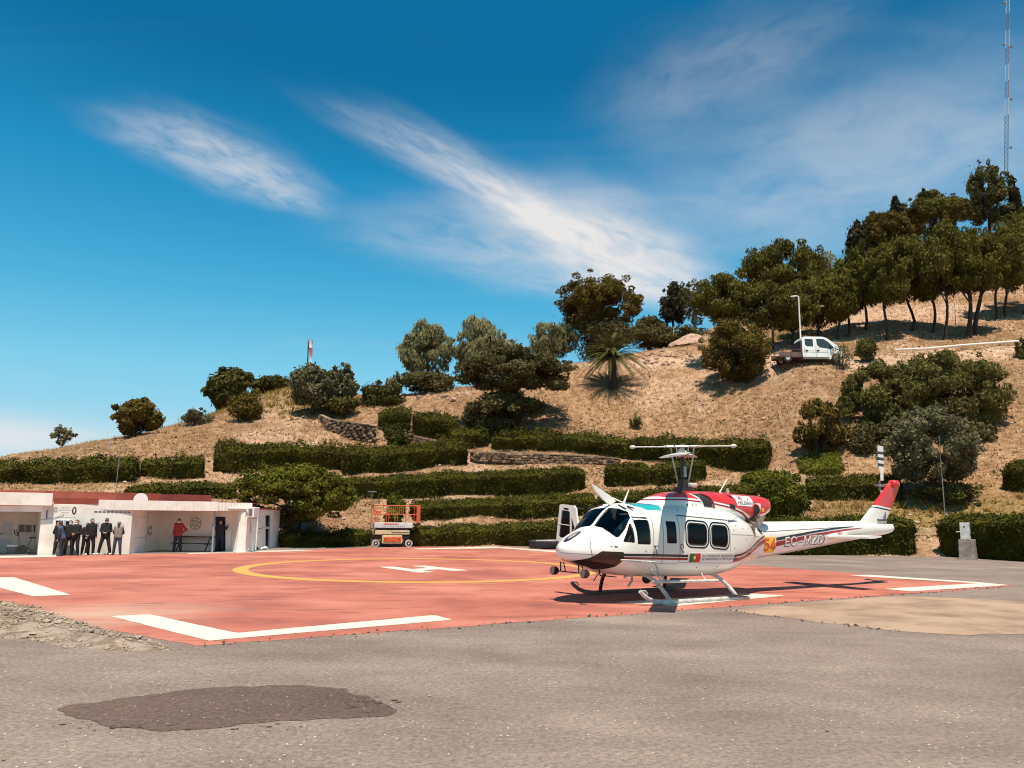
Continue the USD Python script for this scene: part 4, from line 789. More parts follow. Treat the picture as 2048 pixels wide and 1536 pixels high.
def loft(stations, inset=0.0, n=56):
    """closed solid through rounded sections (x, zb, zt, w, zm, n top, n bottom)"""
    a = np.array(stations, float); xs = [a[0, 0]]
    for p, q in zip(a[:-1, 0], a[1:, 0]): xs += list(np.linspace(p, q, max(2, int((q - p) / .10) + 1))[1:])
    xs = np.array(xs)
    from scipy.interpolate import PchipInterpolator
    f = PchipInterpolator(a[:, 0], a[:, 1:], axis=0)(xs)
    t = (np.arange(n) + .5) * 2 * math.pi / n; V = []
    for x, (zb, zt, w, zm, nt, nb) in zip(xs, f):
        zb, zt, w = zb + inset, zt - inset, max(w - inset, .01); zt = max(zt, zb + .02); zm = min(max(zm, zb + .005), zt - .005)
        ex = np.where(np.sin(t) > 0, nt, nb)
        y = w * np.sign(np.cos(t)) * np.abs(np.cos(t)) ** (2 / ex); s = np.abs(np.sin(t)) ** (2 / ex)
        z = np.where(np.sin(t) > 0, zm + (zt - zm) * s, zm - (zm - zb) * s)
        V.append(np.c_[np.full(n, x), y, z])
    V = np.array(V); k = len(xs); V[0, :, 0] += inset; V[-1, :, 0] -= inset
    c0 = V[0].mean(0); c1 = V[-1].mean(0); v = np.vstack([V.reshape(-1, 3), c0, c1])
    i, j = np.meshgrid(np.arange(k - 1), np.arange(n), indexing='ij'); i, j = i.ravel(), j.ravel(); j2 = (j + 1) % n
    f_ = np.vstack([np.c_[i * n + j, (i + 1) * n + j, (i + 1) * n + j2], np.c_[i * n + j, (i + 1) * n + j2, i * n + j2]])
    b = np.arange(n); b2 = (b + 1) % n
    f_ = np.vstack([f_, np.c_[b, b2, np.full(n, k * n)], np.c_[(k - 1) * n + b2, (k - 1) * n + b, np.full(n, k * n + 1)]])
    m = m3.Manifold(m3.Mesh(vert_properties=v.astype(np.float32), tri_verts=f_.astype(np.uint32)))
    if m.volume() < 0: m = m3.Manifold(m3.Mesh(vert_properties=v.astype(np.float32), tri_verts=f_[:, ::-1].astype(np.uint32)))
    return m
POD = [(-3.90, 1.13, 1.28, .06, 1.21, 2, 2), (-3.86, 1.05, 1.34, .20, 1.19, 2, 2), (-3.76, .98, 1.41, .37, 1.18, 2.1, 2.1), (-3.58, .92, 1.51, .58, 1.18, 2.2, 2.2), (-3.3, .84, 1.63, .83, 1.18, 2.3, 2.3), (-3.0, .75, 1.73, 1.01, 1.2, 2.4, 2.4),
       (-2.75, .66, 1.98, 1.12, 1.25, 2.6, 2.5), (-2.5, .62, 2.20, 1.18, 1.3, 2.9, 2.6), (-2.3, .60, 2.31, 1.21, 1.33, 3.1, 2.7), (-2.0, .58, 2.34, 1.23, 1.35, 3.3, 2.8), (-1.0, .54, 2.33, 1.25, 1.36, 3.5, 3), (0, .52, 2.30, 1.25, 1.36, 3.5, 3),
       (.5, .53, 2.27, 1.23, 1.37, 3.3, 2.9), (1.0, .58, 2.21, 1.13, 1.40, 3, 2.7), (1.5, .67, 2.08, .95, 1.44, 2.7, 2.5), (1.9, .77, 1.96, .75, 1.46, 2.5, 2.4), (2.3, .85, 1.88, .55, 1.46, 2.4, 2.4), (2.65, .90, 1.86, .42, 1.46, 2.4, 2.4)]
BOOM = [(2.55, .89, 1.86, .425, 1.46, 2.6, 2.3), (3.3, .965, 1.865, .385, 1.47, 2.6, 2.3), (4.7, 1.11, 1.88, .31, 1.53, 2.6, 2.3), (6.8, 1.34, 1.90, .22, 1.64, 2.5, 2.2), (8.0, 1.47, 1.89, .17, 1.70, 2.4, 2.2), (8.7, 1.54, 1.86, .15, 1.71, 2.3, 2.2), (9.1, 1.63, 1.83, .09, 1.74, 2.2, 2.2), (9.16, 1.68, 1.80, .04, 1.74, 2, 2)]
COWL = [(-1.46, 2.16, 2.27, .30, 2.22, 2.4, 2), (-1.2, 2.12, 2.41, .50, 2.2, 2.8, 2), (-.85, 2.1, 2.55, .60, 2.2, 3, 2), (-.5, 2.08, 2.64, .65, 2.2, 3, 2), (.4, 2.05, 2.69, .68, 2.2, 3, 2), (1.2, 1.92, 2.68, .68, 2.2, 3, 2), (1.9, 1.85, 2.65, .64, 2.2, 2.9, 2), (2.3, 1.95, 2.63, .60, 2.25, 2.8, 2), (2.62, 2.02, 2.61, .58, 2.3, 2.8, 2.4), (2.80, 2.06, 2.58, .54, 2.33, 2.8, 2.4), (2.87, 2.12, 2.53, .46, 2.34, 2.5, 2.4), (2.90, 2.2, 2.46, .34, 2.34, 2.3, 2.2)]
podO, podI = loft(POD), loft(POD, .045)
def wind(s):   # front screen seen from ahead, s = side
    return rpoly([(s * .05, 1.775), (s * .05, 2.215), (s * .45, 2.195), (s * .78, 2.12), (s * .93, 1.98), (s * .985, 1.72), (s * .955, 1.50), (s * .70, 1.63), (s * .4, 1.735)], .04)
WIN = {  # side windows (x, z)
 'quarter_window': rpoly([(-2.86, 1.43), (-2.585, 1.40), (-2.585, 1.90)], .02), 'cockpit_door_window': rpoly([(-2.53, 1.95), (-2.17, 1.925), (-2.155, 1.36), (-2.52, 1.375)], .03),
 'small_door_window': rpoly([(-1.67, 1.91), (-1.36, 1.90), (-1.36, 1.38), (-1.67, 1.39)], .035),
 'cabin_window': rpoly([(-.99, 1.87), (-.37, 1.835), (-.395, 1.335), (-1.01, 1.365)], .11), 'cabin_window_2': rpoly([(-.19, 1.825), (.36, 1.79), (.335, 1.285), (-.205, 1.33)], .11)}
CHIN = rpoly([(-3.30, 1.215), (-2.86, 1.195), (-2.85, 1.02), (-2.92, .86), (-3.06, .74), (-3.24, .70), (-3.48, .80), (-3.74, .955), (-3.50, 1.05)], .02)
SLOT = rpoly([(-2.52, 2.015), (-2.19, 1.995), (-2.19, 1.955), (-2.51, 1.975)], .015)
cut = m3.Manifold()
for p in WIN.values(): cut = cut + prism_xz(p, -1.6, -.72) + prism_xz(p, .72, 1.6)
for s in (-1, 1): cut = cut + prism_yz(wind(s), -3.6, -2.1)
hull = (podO - podI) - cut
prim_mesh('fuselage', hull, m_hull, heli, smooth=38)
gl = loft(POD, .012) - loft(POD, .028)
for s in (-1, 1): prim_mesh('windscreen', gl ^ prism_yz(wind(s).buffer(.015), -3.6, -2.1), m_glass, heli, smooth=38)
for nm, p in WIN.items():
    for y0, y1 in ((-1.6, -.72), (.72, 1.6)):
        pc = gl ^ prism_xz(p.buffer(.012), y0, y1)
        prim_mesh(nm.replace('_2', ''), pc, m_glass if 'cockpit' in nm or 'quarter' in nm else m_dglass, heli, smooth=38)
def skin(poly, off=.004, base=POD, side=-1, thick=.012, both=False):
    """thin shell lying on the hull inside a polygon of the side view"""
    sh = loft(base, -off) - loft(base, -off + thick)
    return sh ^ prism_xz(poly, -1.8, -.02) if side < 0 else sh ^ prism_xz(poly, .02, 1.8)
def on_skin(name, poly, mat, off=.004, base=POD, both=False, parent=heli, label=None):
    if both: tag(prim_mesh(name, skin(poly, off, base, 1), mat, parent, smooth=38), label)
    return tag(prim_mesh(name, skin(poly, off, base), mat, parent, smooth=38), label)
on_skin('chin_window', CHIN, m_chin, .006, both=True)
on_skin('door_vent', SLOT, m_matblk)
for a in ('cabin_window', 'cabin_window_2'):
    p = WIN[a]; on_skin('window_surround', p.buffer(.085).difference(p.buffer(.048)), m_blk, .005, both=True, label='black ring round the cabin window')
    on_skin('window_seal', p.buffer(.018).difference(p.buffer(-.014)), m_matblk, .004)
def band(pts, w): return Polygon(pts + [(x, z - w_) for (x, z), w_ in zip(pts[::-1], (w[::-1] if np.ndim(w) else [w] * len(pts)))])
S1 = [(-2.87, 1.165), (-2.0, 1.145), (-1.0, 1.115)]; S2 = [(.61, 1.085), (.95, 1.105), (1.25, 1.165), (1.6, 1.255), (1.95, 1.36), (2.3, 1.46), (2.64, 1.545)]
on_skin('black_stripe', band(S1, .056), m_blk, both=True); on_skin('red_stripe', band([(x, z - .08) for x, z in S1], .05), m_dred, both=True)
on_skin('black_stripe', band(S2, .06), m_blk, both=True); on_skin('red_stripe', band([(x, z - .095) for x, z in S2], [.08, .085, .09, .10, .11, .11, .11]), m_dred, both=True)
# door outlines and panel joints
m_joint = P('panel_joint', (.10, .09, .085), .8)
def joint(pts, w=.011, base=POD): on_skin('panel_joint', LineString(pts).buffer(w / 2, cap_style=2), m_joint, .003, base)
joint([(-1.775, 2.08), (-1.785, .93)]); joint([(-1.27, 2.05), (-1.27, .93)]); joint([(-2.08, 2.13), (-2.07, .95)]); joint([(.47, 1.94), (.455, .95)], .009); joint([(-2.6, 2.06), (-2.15, 2.09)], .008)
joint([(-1.25, 2.05), (.45, 1.94)], .03); joint([(.5, 1.59), (1.6, 1.555), (2.3, 1.50)], .008); joint([(-3.42, 1.50), (-3.5, 1.3), (-3.47, 1.1), (-3.36, .95)], .01); joint([(-3.9, 1.15), (-3.3, 1.13), (-2.95, 1.12)], .008)
joint([(-1.26, .93), (.5, .88), (1.0, .93)], .008)
on_skin('door_rail_fairing', Polygon([(.47, 1.96), (.95, 1.93), (.62, 1.91), (.47, 1.90)]), m_metal, .012)
# interior: floor, bulkhead, seats, panel, so that the panes show a cabin
inn = loft(POD, .05)
prim_mesh('cabin_floor', inn ^ m3.Manifold.cube([4.6, 2.6, .06]).translate([-3.1, -1.3, .86]), m_int, heli)
prim_mesh('bulkhead', inn ^ m3.Manifold.cube([.05, 2.6, 2]).translate([.62, -1.3, .5]), m_int, heli)
prim_mesh('cabin_lining', (loft(POD, .05) - loft(POD, .065)) - cut - m3.Manifold.cube([1.7, 3, 3]).translate([-4.2, -1.5, 0]), m_int, heli)
prim_mesh('instrument_panel', rbox((.25, 1.35, .42), .05, 2, (-2.93, 0, 1.42)) ^ inn, m_matblk, heli)
prim_mesh('placard', rbox((.01, .16, .22), .004, 2, (-2.33, -.30, 1.80)), m_paper, heli)
for y in (-.56, .56):
    prim_mesh('pilot_seat', rbox((.48, .5, .12), .04, 2, (-2.2, y, 1.12)) + rbox((.12, .5, .72), .05, 2, (-1.96, y, 1.5)) + rbox((.09, .26, .2), .04, 2, (-1.93, y, 1.95)), m_seat, heli)
for x in (-1.0, -.1):
    for y in (-.62, 0, .62): prim_mesh('cabin_seat', rbox((.42, .5, .1), .04, 2, (x, y, 1.1)) + rbox((.1, .5, .62), .04, 2, (x + .22, y, 1.42)), m_seat, heli)
mb = MB(); mb.tube([(-.62, -.8, 1.1), (-.55, -.82, 1.35), (-.42, -.84, 1.48), (-.2, -.84, 1.5)], .012, 6); prim_mesh('seat_belt', mb.get(), m_metal, heli)
mb = MB(); mb.tube([(-2.45, -.75, 1.36), (-2.44, -.78, 1.5), (-2.4, -.8, 1.58)], .015, 6); mb.tube([(-2.42, -.7, 1.34), (-2.36, -.76, 1.4), (-2.3, -.7, 1.36)], .02, 6); prim_mesh('control_stick', mb.get(), m_paper, heli)
# cowling
scoop = Polygon([(-.2, 2.605), (.16, 2.60), (.36, 2.50), (.44, 2.26), (.12, 2.28), (.02, 2.45)])
cowl = loft(COWL)
prim_mesh('engine_cowling', cowl, m_hull, heli, smooth=38)
RB = [(-.93, 2.50), (-.48, 2.505), (.45, 2.43), (1.09, 2.335), (1.55, 2.20), (1.97, 2.03), (1.97, 2.40), (2.34, 2.40), (2.34, 1.9), (3.3, 2.0)]
redp = Polygon(RB + [(3.3, 2.9), (-.93, 2.9)]).difference(scoop.buffer(.004))
sh = (loft(COWL, -.004) - loft(COWL, .008)); prim_mesh('red_cowling_top', sh ^ prism_xz(redp, -1.5, 1.5), m_hred, heli, smooth=38)
st = band([(-1.5, 2.455), (-.48, 2.46), (.45, 2.385), (1.09, 2.285), (1.55, 2.15), (2.0, 1.955)], [.035, .035, .035, .04, .05, .05]).difference(scoop.buffer(.004))
prim_mesh('red_stripe', sh ^ prism_xz(st, -1.5, 1.5), m_dred, heli, smooth=38)
EXH = rpoly([(1.985, 2.32), (2.10, 2.36), (2.21, 2.33), (2.27, 2.22), (2.27, 1.97), (2.02, 1.93)], .04)
on_skin('air_intake', Polygon([(-.12, 2.60), (.16, 2.60), (.33, 2.53), (.41, 2.42), (.44, 2.26), (.14, 2.28), (.10, 2.40), (.02, 2.52)]), m_matblk, .008, COWL, both=True)
on_skin('intake_lip', LineString([(.18, 2.615), (.36, 2.54), (.45, 2.42), (.475, 2.25)]).buffer(.02), m_dred, .03, COWL, both=True)
on_skin('exhaust_recess', EXH, m_matblk, .009, COWL, both=True); on_skin('exhaust_rim', EXH.buffer(.03).difference(EXH.buffer(.001)), m_hred, .02, COWL, both=True)
on_skin('cowl_latch', Polygon([(1.06, 2.37), (1.26, 2.33), (1.26, 2.22), (1.08, 2.26)]), m_dmetal, .018, COWL)
on_skin('vent_hole', Point(-.42, 2.32).buffer(.025), m_matblk, .004, COWL)
for x in (-.26, -.14): on_skin('vent_slit', Polygon([(x, 2.35), (x + .014, 2.35), (x + .014, 2.27), (x, 2.27)]), m_matblk, .004, COWL)
prim_mesh('orange_tag', rbox((.10, .01, .09), .004, 2, (2.42, -.60, 2.22)), P('tag_orange', (.75, .35, .04), .6), heli)
# crumpled protective cover hanging under the exhaust
g = np.random.default_rng(3); X_, Z_ = np.meshgrid(np.linspace(0, 1, 26), np.linspace(0, 1, 26))
x_ = 1.70 + X_ * .62 + (1 - Z_) * .10; z_ = 1.97 - X_ * .16 + (Z_ - 1) * (.34 + .26 * X_) ; ph = np.stack([X_ * 5, Z_ * 5, X_ * 0], -1)
y_ = -.80 + X_ * .36 - (meshkit.fbm(ph, 4, 2) - .5) * .22
k = np.arange(26 * 26).reshape(26, 26); f4 = np.c_[k[:-1, :-1].ravel(), k[:-1, 1:].ravel(), k[1:, 1:].ravel(), k[1:, :-1].ravel()]
prim_mesh('exhaust_cover', (np.c_[x_.ravel(), y_.ravel(), z_.ravel()], f4), m_cover, heli, smooth=True)
mb = MB(); v3 = np.array([(2.22, -.52, 1.98), (2.48, -.44, 2.02), (2.84, -.42, 2.22), (2.80, -.38, 2.12), (2.58, -.36, 1.78), (2.4, -.44, 1.72)]); mb.add(v3, [[0, 1, 5], [1, 4, 5], [1, 2, 3], [1, 3, 4]]); prim_mesh('exhaust_cover', mb.get(), m_cover, heli)
mb = MB(); mb.tube([(2.30, -.5, 1.72), (2.42, -.46, 1.64), (2.5, -.44, 1.56)], .035, 7); mb.tube([(2.36, -.5, 1.62), (2.52, -.44, 1.66)], .02, 6); prim_mesh('pipe_bundle', mb.get(), m_dmetal, heli, smooth=True)
# tail
boom = loft(BOOM, 0, 40); prim_mesh('tail_boom', boom, m_hull, heli, smooth=38)
shaft = loft([(2.6, 1.80, 1.90, .10, 1.85, 2.6, 2.6), (7.4, 1.86, 1.95, .085, 1.9, 2.6, 2.6)], 0, 20); prim_mesh('driveshaft_cover', shaft, m_hull, heli, smooth=38)
def on_boom(name, poly, mat, off=.004, both=True, label=None): return on_skin(name, poly, mat, off, BOOM, both, heli, label)
on_boom('boom_seam', band([(2.62, 1.64), (4.7, 1.715), (6.8, 1.79)], .018), m_joint, .003)
on_boom('lower_ridge', band([(2.6, .935), (4.7, 1.155), (6.8, 1.385)], .02), m_hull, .02)
BS = [(3.15, 1.475), (4.0, 1.565), (4.9, 1.66), (5.8, 1.735), (6.6, 1.78), (6.9, 1.785)]
on_boom('black_stripe', band(BS, [.085, .075, .06, .05, .03, .012]), m_blk)
on_boom('red_stripe', band([(3.15, 1.36), (4.0, 1.465), (4.9, 1.575), (5.8, 1.66), (6.5, 1.715), (7.3, 1.745)], [.13, .115, .095, .07, .05, .01]), m_dred)
on_boom('number_panel', Polygon([(2.57, 1.50), (3.12, 1.50), (3.10, 1.07), (2.57, 1.06)]), m_hyel, .006, False)
def lettering(name, text, h, x, z, mat, off, base, bold=False, wid=1.0, slope=0.0, side=-1, shear=0.0):
    tm_ = meshkit.text_mesh(text, h, 1.2, bold); parts = tm_.split(only_watertight=False); mf = m3.Manifold()
    for q in parts:
        try: mf = mf + M_from(q)
        except Exception: pass
    A = np.array([[wid * math.cos(slope), -math.sin(slope) + shear, 0, x], [0, 0, 1, -1.35], [wid * math.sin(slope), math.cos(slope), 0, z]], float)
    A[1] = [0, 0, -1, -.05]
    sh_ = loft(base, -off) - loft(base, -off + .012)
    return prim_mesh(name, sh_ ^ mf.transform(A), mat, heli)
lettering('number_54', '54', .33, 2.585, 1.115, m_hora, .010, BOOM, True, .98)
lettering('registration_outline', 'EC-MZD', .27, 3.50, 1.215, m_letter, .007, BOOM, True, 1.22, .03)
lettering('registration', 'EC-MZD', .25, 3.525, 1.235, m_hull, .011, BOOM, False, 1.27, .03)
on_skin('white_label', Polygon([(-.985, 1.16), (.61, 1.13), (.60, .90), (-.985, .93)]), m_hull, .0055)
on_skin('flag', Polygon([(-.955, 1.145), (-.79, 1.143), (-.79, .935), (-.955, .937)]), m_grn, .008, label='green field of the flag'); on_skin('flag', Polygon([(-.79, 1.143), (-.59, 1.14), (-.59, .932), (-.79, .935)]), m_frd, .008, label='red field of the flag')
on_skin('flag_emblem', Point(-.785, 1.04).buffer(.042).difference(Point(-.785, 1.04).buffer(.02)), m_gold, .011); on_skin('flag_emblem', Point(-.785, 1.04).buffer(.02), m_hull, .011)
lettering('lettering', 'AUTORIDADE NACIONAL', .055, -.54, 1.055, m_letter, .009, POD, False, 1.22, -.012); lettering('lettering', 'DE EMERG\u00caNCIA E PROTE\u00c7\u00c3O CIVIL', .055, -.54, .972, m_letter, .009, POD, False, .97, -.012)
lettering('lettering', 'H', .10, 1.42, 2.475, m_blk, .013, COWL, True, 1, -.02, shear=.2); lettering('lettering', 'B', .10, 1.52, 2.473, m_hred, .013, COWL, True, 1, -.02)
LBL = Polygon([(1.29, 2.60), (2.02, 2.575), (2.05, 2.30), (1.36, 2.325)]); prim_mesh('operator_label', (loft(COWL, -.009) - loft(COWL, .003)) ^ prism_xz(LBL, -1, -.1), m_hull, heli, smooth=38)
lettering('lettering', 'HELIBRAVO', .085, 1.39, 2.365, m_letter, .013, COWL, True, 1.05, -.03, shear=.15)
on_skin('logo_mark', Polygon([(1.83, 2.53), (1.88, 2.50), (1.84, 2.46), (1.81, 2.49)]), m_blue, .013, COWL)
on_skin('door_emblem', Polygon([(-3.14, 1.335), (-3.08, 1.33), (-3.11, 1.305)]), m_letter, .004); on_skin('door_emblem', Polygon([(-3.06, 1.335), (-2.98, 1.33), (-2.98, 1.30), (-3.04, 1.295)]), m_letter, .004)
lettering('registration_small', '0212', .055, 6.02, 1.545, m_hred, .007, BOOM, True, 1.3, .03)
# curly door emblem
mb = MB(); tt = np.linspace(0, 2.2 * math.pi, 30); prim_mesh('door_handle', skin(LineString([(-1.2 + .045 * math.cos(a) * (1 + .25 * math.sin(2 * a)), 1.27 + .10 * math.sin(a * .8) - .0) for a in tt]).buffer(.009), .006), m_joint, heli)
# fin: swept, white foot, red top
FIN = Polygon([(7.35, 1.88), (7.52, 1.91), (8.15, 2.36), (8.30, 2.47), (9.13, 3.15), (9.24, 3.23), (9.36, 3.25), (9.50, 3.14), (9.50, 2.95), (9.05, 2.34), (8.93, 2.2), (8.66, 1.84), (7.6, 1.80)])
def fin_part(poly, th): 
    m = prism_xz(poly, -th / 2, th / 2)
    return m
def finmesh(poly, t0, t1):
    """thickness tapers from z=1.8 (t0) to z=3.25 (t1)"""
    m = prism_xz(poly, -.5, .5).refine_to_length(.12)
    return m.warp_batch(lambda v: np.c_[v[:, 0], v[:, 1] * (t0 + (t1 - t0) * (v[:, 2] - 1.8) / 1.45) * np.clip(1.15 - .55 * np.abs((v[:, 0] - (8.05 + (v[:, 2] - 1.85) * .93)) / .62) ** 2, .35, 1.15), v[:, 2]])
zl = lambda x: 2.40 - .12 * (x - 8.2)
lowp = FIN.intersection(Polygon([(7, 1.5), (7, zl(7)), (10, zl(10)), (10, 1.5)])); bandw = FIN.intersection(Polygon([(7, zl(7)), (7, zl(7) + .06), (10, zl(10) + .06), (10, zl(10))]))
topp = FIN.intersection(Polygon([(7, zl(7) + .062), (7, 5), (10, 5), (10, zl(10) + .062)]))
prim_mesh('tail_fin', finmesh(FIN.intersection(Polygon([(7, 1.5), (7, zl(7) - .04), (10, zl(10) - .04), (10, 1.5)])), .17, .12), m_hull, heli, smooth=38)
prim_mesh('fin_black_band', finmesh(FIN.intersection(Polygon([(7, zl(7) - .04), (7, zl(7)), (10, zl(10)), (10, zl(10) - .04)])), .172, .122), m_blk, heli, smooth=38)
prim_mesh('fin_white_band', finmesh(bandw, .17, .12), m_hull, heli, smooth=38)
prim_mesh('fin_red_top', finmesh(topp, .17, .12), m_hred, heli, smooth=38)
prim_mesh('gearbox', rbox((.32, .3, .26), .1, 3, (9.30, -.05, 3.14)) , m_hred, heli, smooth=50)
def finlet(name, text, h, x, z, mat, wid):
    mf = m3.Manifold()
    for q in meshkit.text_mesh(text, h, .06, False).split(only_watertight=False):
        try: mf = mf + M_from(q)
        except Exception: pass
    prim_mesh(name, mf.transform(np.array([[wid, 0, 0, x], [0, 0, -1, -.065], [0, 1, 0, z]], float)), mat, heli)
prim_mesh('fin_emblem', prism_xz(Polygon([(8.55, 2.03), (8.66, 2.22), (8.70, 2.24), (8.66, 2.14), (8.73, 2.16), (8.66, 2.08), (8.72, 2.05)]), -.105, -.06), m_letter, heli)
finlet('fin_lettering', 'PEGASUS', .06, 8.22, 1.955, m_letter, 1.25)
tb = MB(); tb.box((8.88, 0, 1.845), (.55, .05, .035)); prim_mesh('tail_skid_plate', tb.get(), m_hull, heli); prim_mesh('tail_light', rbox((.05, .06, .05), .02, 2, (9.18, 0, 1.75)), m_dmetal, heli)
# stabilisers
for s in (-1, 1):
    pl = Polygon([(5.55, .15), (6.5, .15), (6.38, 1.44), (5.78, 1.44)])
    v = extrude(pl, .07); v = v.refine_to_length(.08).warp_batch(lambda q: np.c_[q[:, 0], q[:, 1] * s, 1.50 + (q[:, 2] - .035) * np.clip(1.3 - np.abs(q[:, 0] - 5.98) * 1.9, .2, 1.2) + (q[:, 0] - 6.0) * .05])
    prim_mesh('stabiliser', v, m_hull, heli, smooth=38)
# tail rotor, one blade up, one down
def trblade(name, sg):
    hub = np.array([9.28, .36, 3.10]); tilt = -.03
    segs = [(.16, .62, 'white'), (.62, .72, 'black'), (.72, .82, 'white'), (.82, .92, 'black'), (.92, 1.02, 'white'), (1.02, 1.11, 'black'), (1.11, 1.30, 'white')]
    t = None
    def piece(r0, r1):
        rr = np.linspace(r0, r1, 5); c = np.interp(rr, [.16, .42, .55, 1.3], [.13, .15, .27, .27]); off = np.interp(rr, [.16, .42, .55, 1.3], [0, 0, -.03, -.03])
        P1 = [(off_ - c_ * .5, r) for r, c_, off_ in zip(rr, c, off)]; P2 = [(off_ + c_ * .5, r) for r, c_, off_ in zip(rr, c, off)]
        poly = Polygon(P1 + P2[::-1]); m = prism_xz(poly, -.016, .016)
        return m.rotate([0, 0 if sg > 0 else 180, 0]).rotate([0, 3, 0]).translate(list(hub))
    root = UsdGeom.Xform.Define(stage, path_for(heli, name)).GetPrim()
    for a, b, c in segs: prim_mesh('blade_section' if c == 'white' else 'blade_stripe', piece(a, b), m_hull if c == 'white' else m_blk, root)
trblade('tail_rotor_blade', 1); trblade('tail_rotor_blade', -1)
mb = MB(); mb.bar((9.28, .52, 3.10), (9.28, .0, 3.12), .04); mb.bar((9.13, .42, 3.10), (9.43, .42, 3.10), .045); mb.bar((9.02, .46, 3.12), (9.5, .46, 3.12), .02); mb.bar((9.28, .44, 2.93), (9.28, .44, 3.28), .025); prim_mesh('tail_rotor_hub', mb.get(), m_metal, heli)
# mast and rotor: blades nearly along the line of sight, stabiliser bar across
mb = MB(); mb.tube([(.08, 0, 2.6), (.08, 0, 3.72)], .055, 14); prim_mesh('mast', mb.get(), m_dmetal, heli, smooth=40)
mb = MB(); mb.tube([(.08, 0, 2.66), (.08, 0, 2.78)], .26, 18); mb.tube([(.08, 0, 2.78), (.08, 0, 2.98)], .15, 16); prim_mesh('swashplate', mb.get(), m_dmetal, heli, smooth=40)
mb = MB(); mb.tube([(.08, 0, 3.18), (.08, 0, 3.42)], .075, 12); prim_mesh('mast_collar', mb.get(), m_dmetal, heli, smooth=40)
prim_mesh('mast_bracket', rbox((.26, .2, .12), .04, 3, (.24, -.16, 2.83)), m_skid, heli); prim_mesh('mast_plate', rbox((.10, .012, .28), .004, 2, (.08, -.085, 3.19)), m_metal, heli)
BA = math.atan2(-(17.9 - MAST[1] - .1), -(3.45 - MAST[0] + .15)) - YAW   # direction of the far blade in the helicopter's frame
bd = np.array([math.cos(BA), math.sin(BA), 0]); bp = np.array([-bd[1], bd[0], 0]); hubc = np.array([.08, 0, 3.66])
def rblade(sg):
    R_ = 4.9; r = np.linspace(.75, R_, 26); c = np.interp(r, [.75, 1.15, R_], [.30, .585, .585]); th = np.interp(r, [.75, 1.2, R_], [.10, .07, .05]); dr = sg * .072 * r - .006 * (r - .75) ** 1.6
    prof = np.array([(-.5, 0), (-.38, .38), (-.15, .5), (.2, .3), (.5, .03), (.5, -.03), (.2, -.3), (-.15, -.5), (-.38, -.38)]); V = []
    ang = math.radians(7) * sg
    for r_, c_, t_, d_ in zip(r, c, th, dr):
        w = prof[:, :1] * c_; h = prof[:, 1:] * t_
        V.append(hubc + bd * sg * r_ + bp * sg * (w * math.cos(ang) - h * math.sin(ang)) + np.array([0, 0, 1.0]) * (w * math.sin(ang) * sg + h + d_))
    V = np.array(V); k, n_ = V.shape[:2]; i, j = np.meshgrid(np.arange(k - 1), np.arange(n_), indexing='ij'); i, j = i.ravel(), j.ravel(); j2 = (j + 1) % n_
    mb = MB(); mb.add(V.reshape(-1, 3), np.c_[i * n_ + j, (i + 1) * n_ + j, (i + 1) * n_ + j2, i * n_ + j2]); mb.add(V[0], [[0, a, a + 1] for a in range(1, n_ - 1)]); mb.add(V[-1], [[0, a + 1, a] for a in range(1, n_ - 1)])
    b = prim_mesh('rotor_blade', mb.get(), m_skid, heli, smooth=40)
    g_ = MB(); g_.tube([hubc + bd * sg * .18, hubc + bd * sg * .95], [.10, .075], 10); prim_mesh('blade_grip', g_.get(), m_metal, heli, smooth=40)
rblade(1); rblade(-1)
prim_mesh('rotor_hub', (rbox((.5, .3, .16), .06, 3).rotate([0, 0, math.degrees(BA)]).translate(list(hubc)) + m3.Manifold.cylinder(.34, .08, .06, 16).translate([.08, 0, 3.58])), m_metal, heli, smooth=40)
sb = lambda r, z: np.array([.08, 0, 3.86]) + bp * r + np.array([0, 0, z])
mb = MB(); mb.tube([sb(-1.33, 0), sb(1.33, 0)], .02, 8); prim_mesh('stabiliser_bar', mb.get(), m_skid, heli, smooth=40)
for s in (-1, 1):
    mb = MB(); mb.tube([sb(s * 1.24, 0), sb(s * 1.28, 0), sb(s * 1.36, 0), sb(s * 1.40, 0)], [.025, .05, .045, .012], 10); prim_mesh('bar_weight', mb.get(), m_skid, heli, smooth=40)
mb = MB(); 
for o in (-.07, .07): mb.tube([sb(-.46, 0) + bd * o, sb(.46, 0) + bd * o], .022, 6)
for r_ in (-.42, -.2, .2, .42): mb.tube([sb(r_, 0) - bd * .1, sb(r_, 0) + bd * .1], .025, 6)
prim_mesh('bar_frame', mb.get(), m_metal, heli, smooth=40)
for s in (-1, 1):
    mb = MB(); mb.tube([sb(s * .30, -.02), sb(s * .27, -.28), sb(s * .13, -.98)], .022, 7); prim_mesh('control_rod', mb.get(), m_metal, heli, smooth=40)
    for a_, b_, r_ in ((sb(s * .15, -.02), sb(s * .15, -.32), .012), (sb(s * .13, -.98), sb(s * .17, -1.16), .018)):
        mb = MB(); mb.tube([a_, b_], r_, 6); prim_mesh('pitch_link', mb.get(), m_skid, heli)
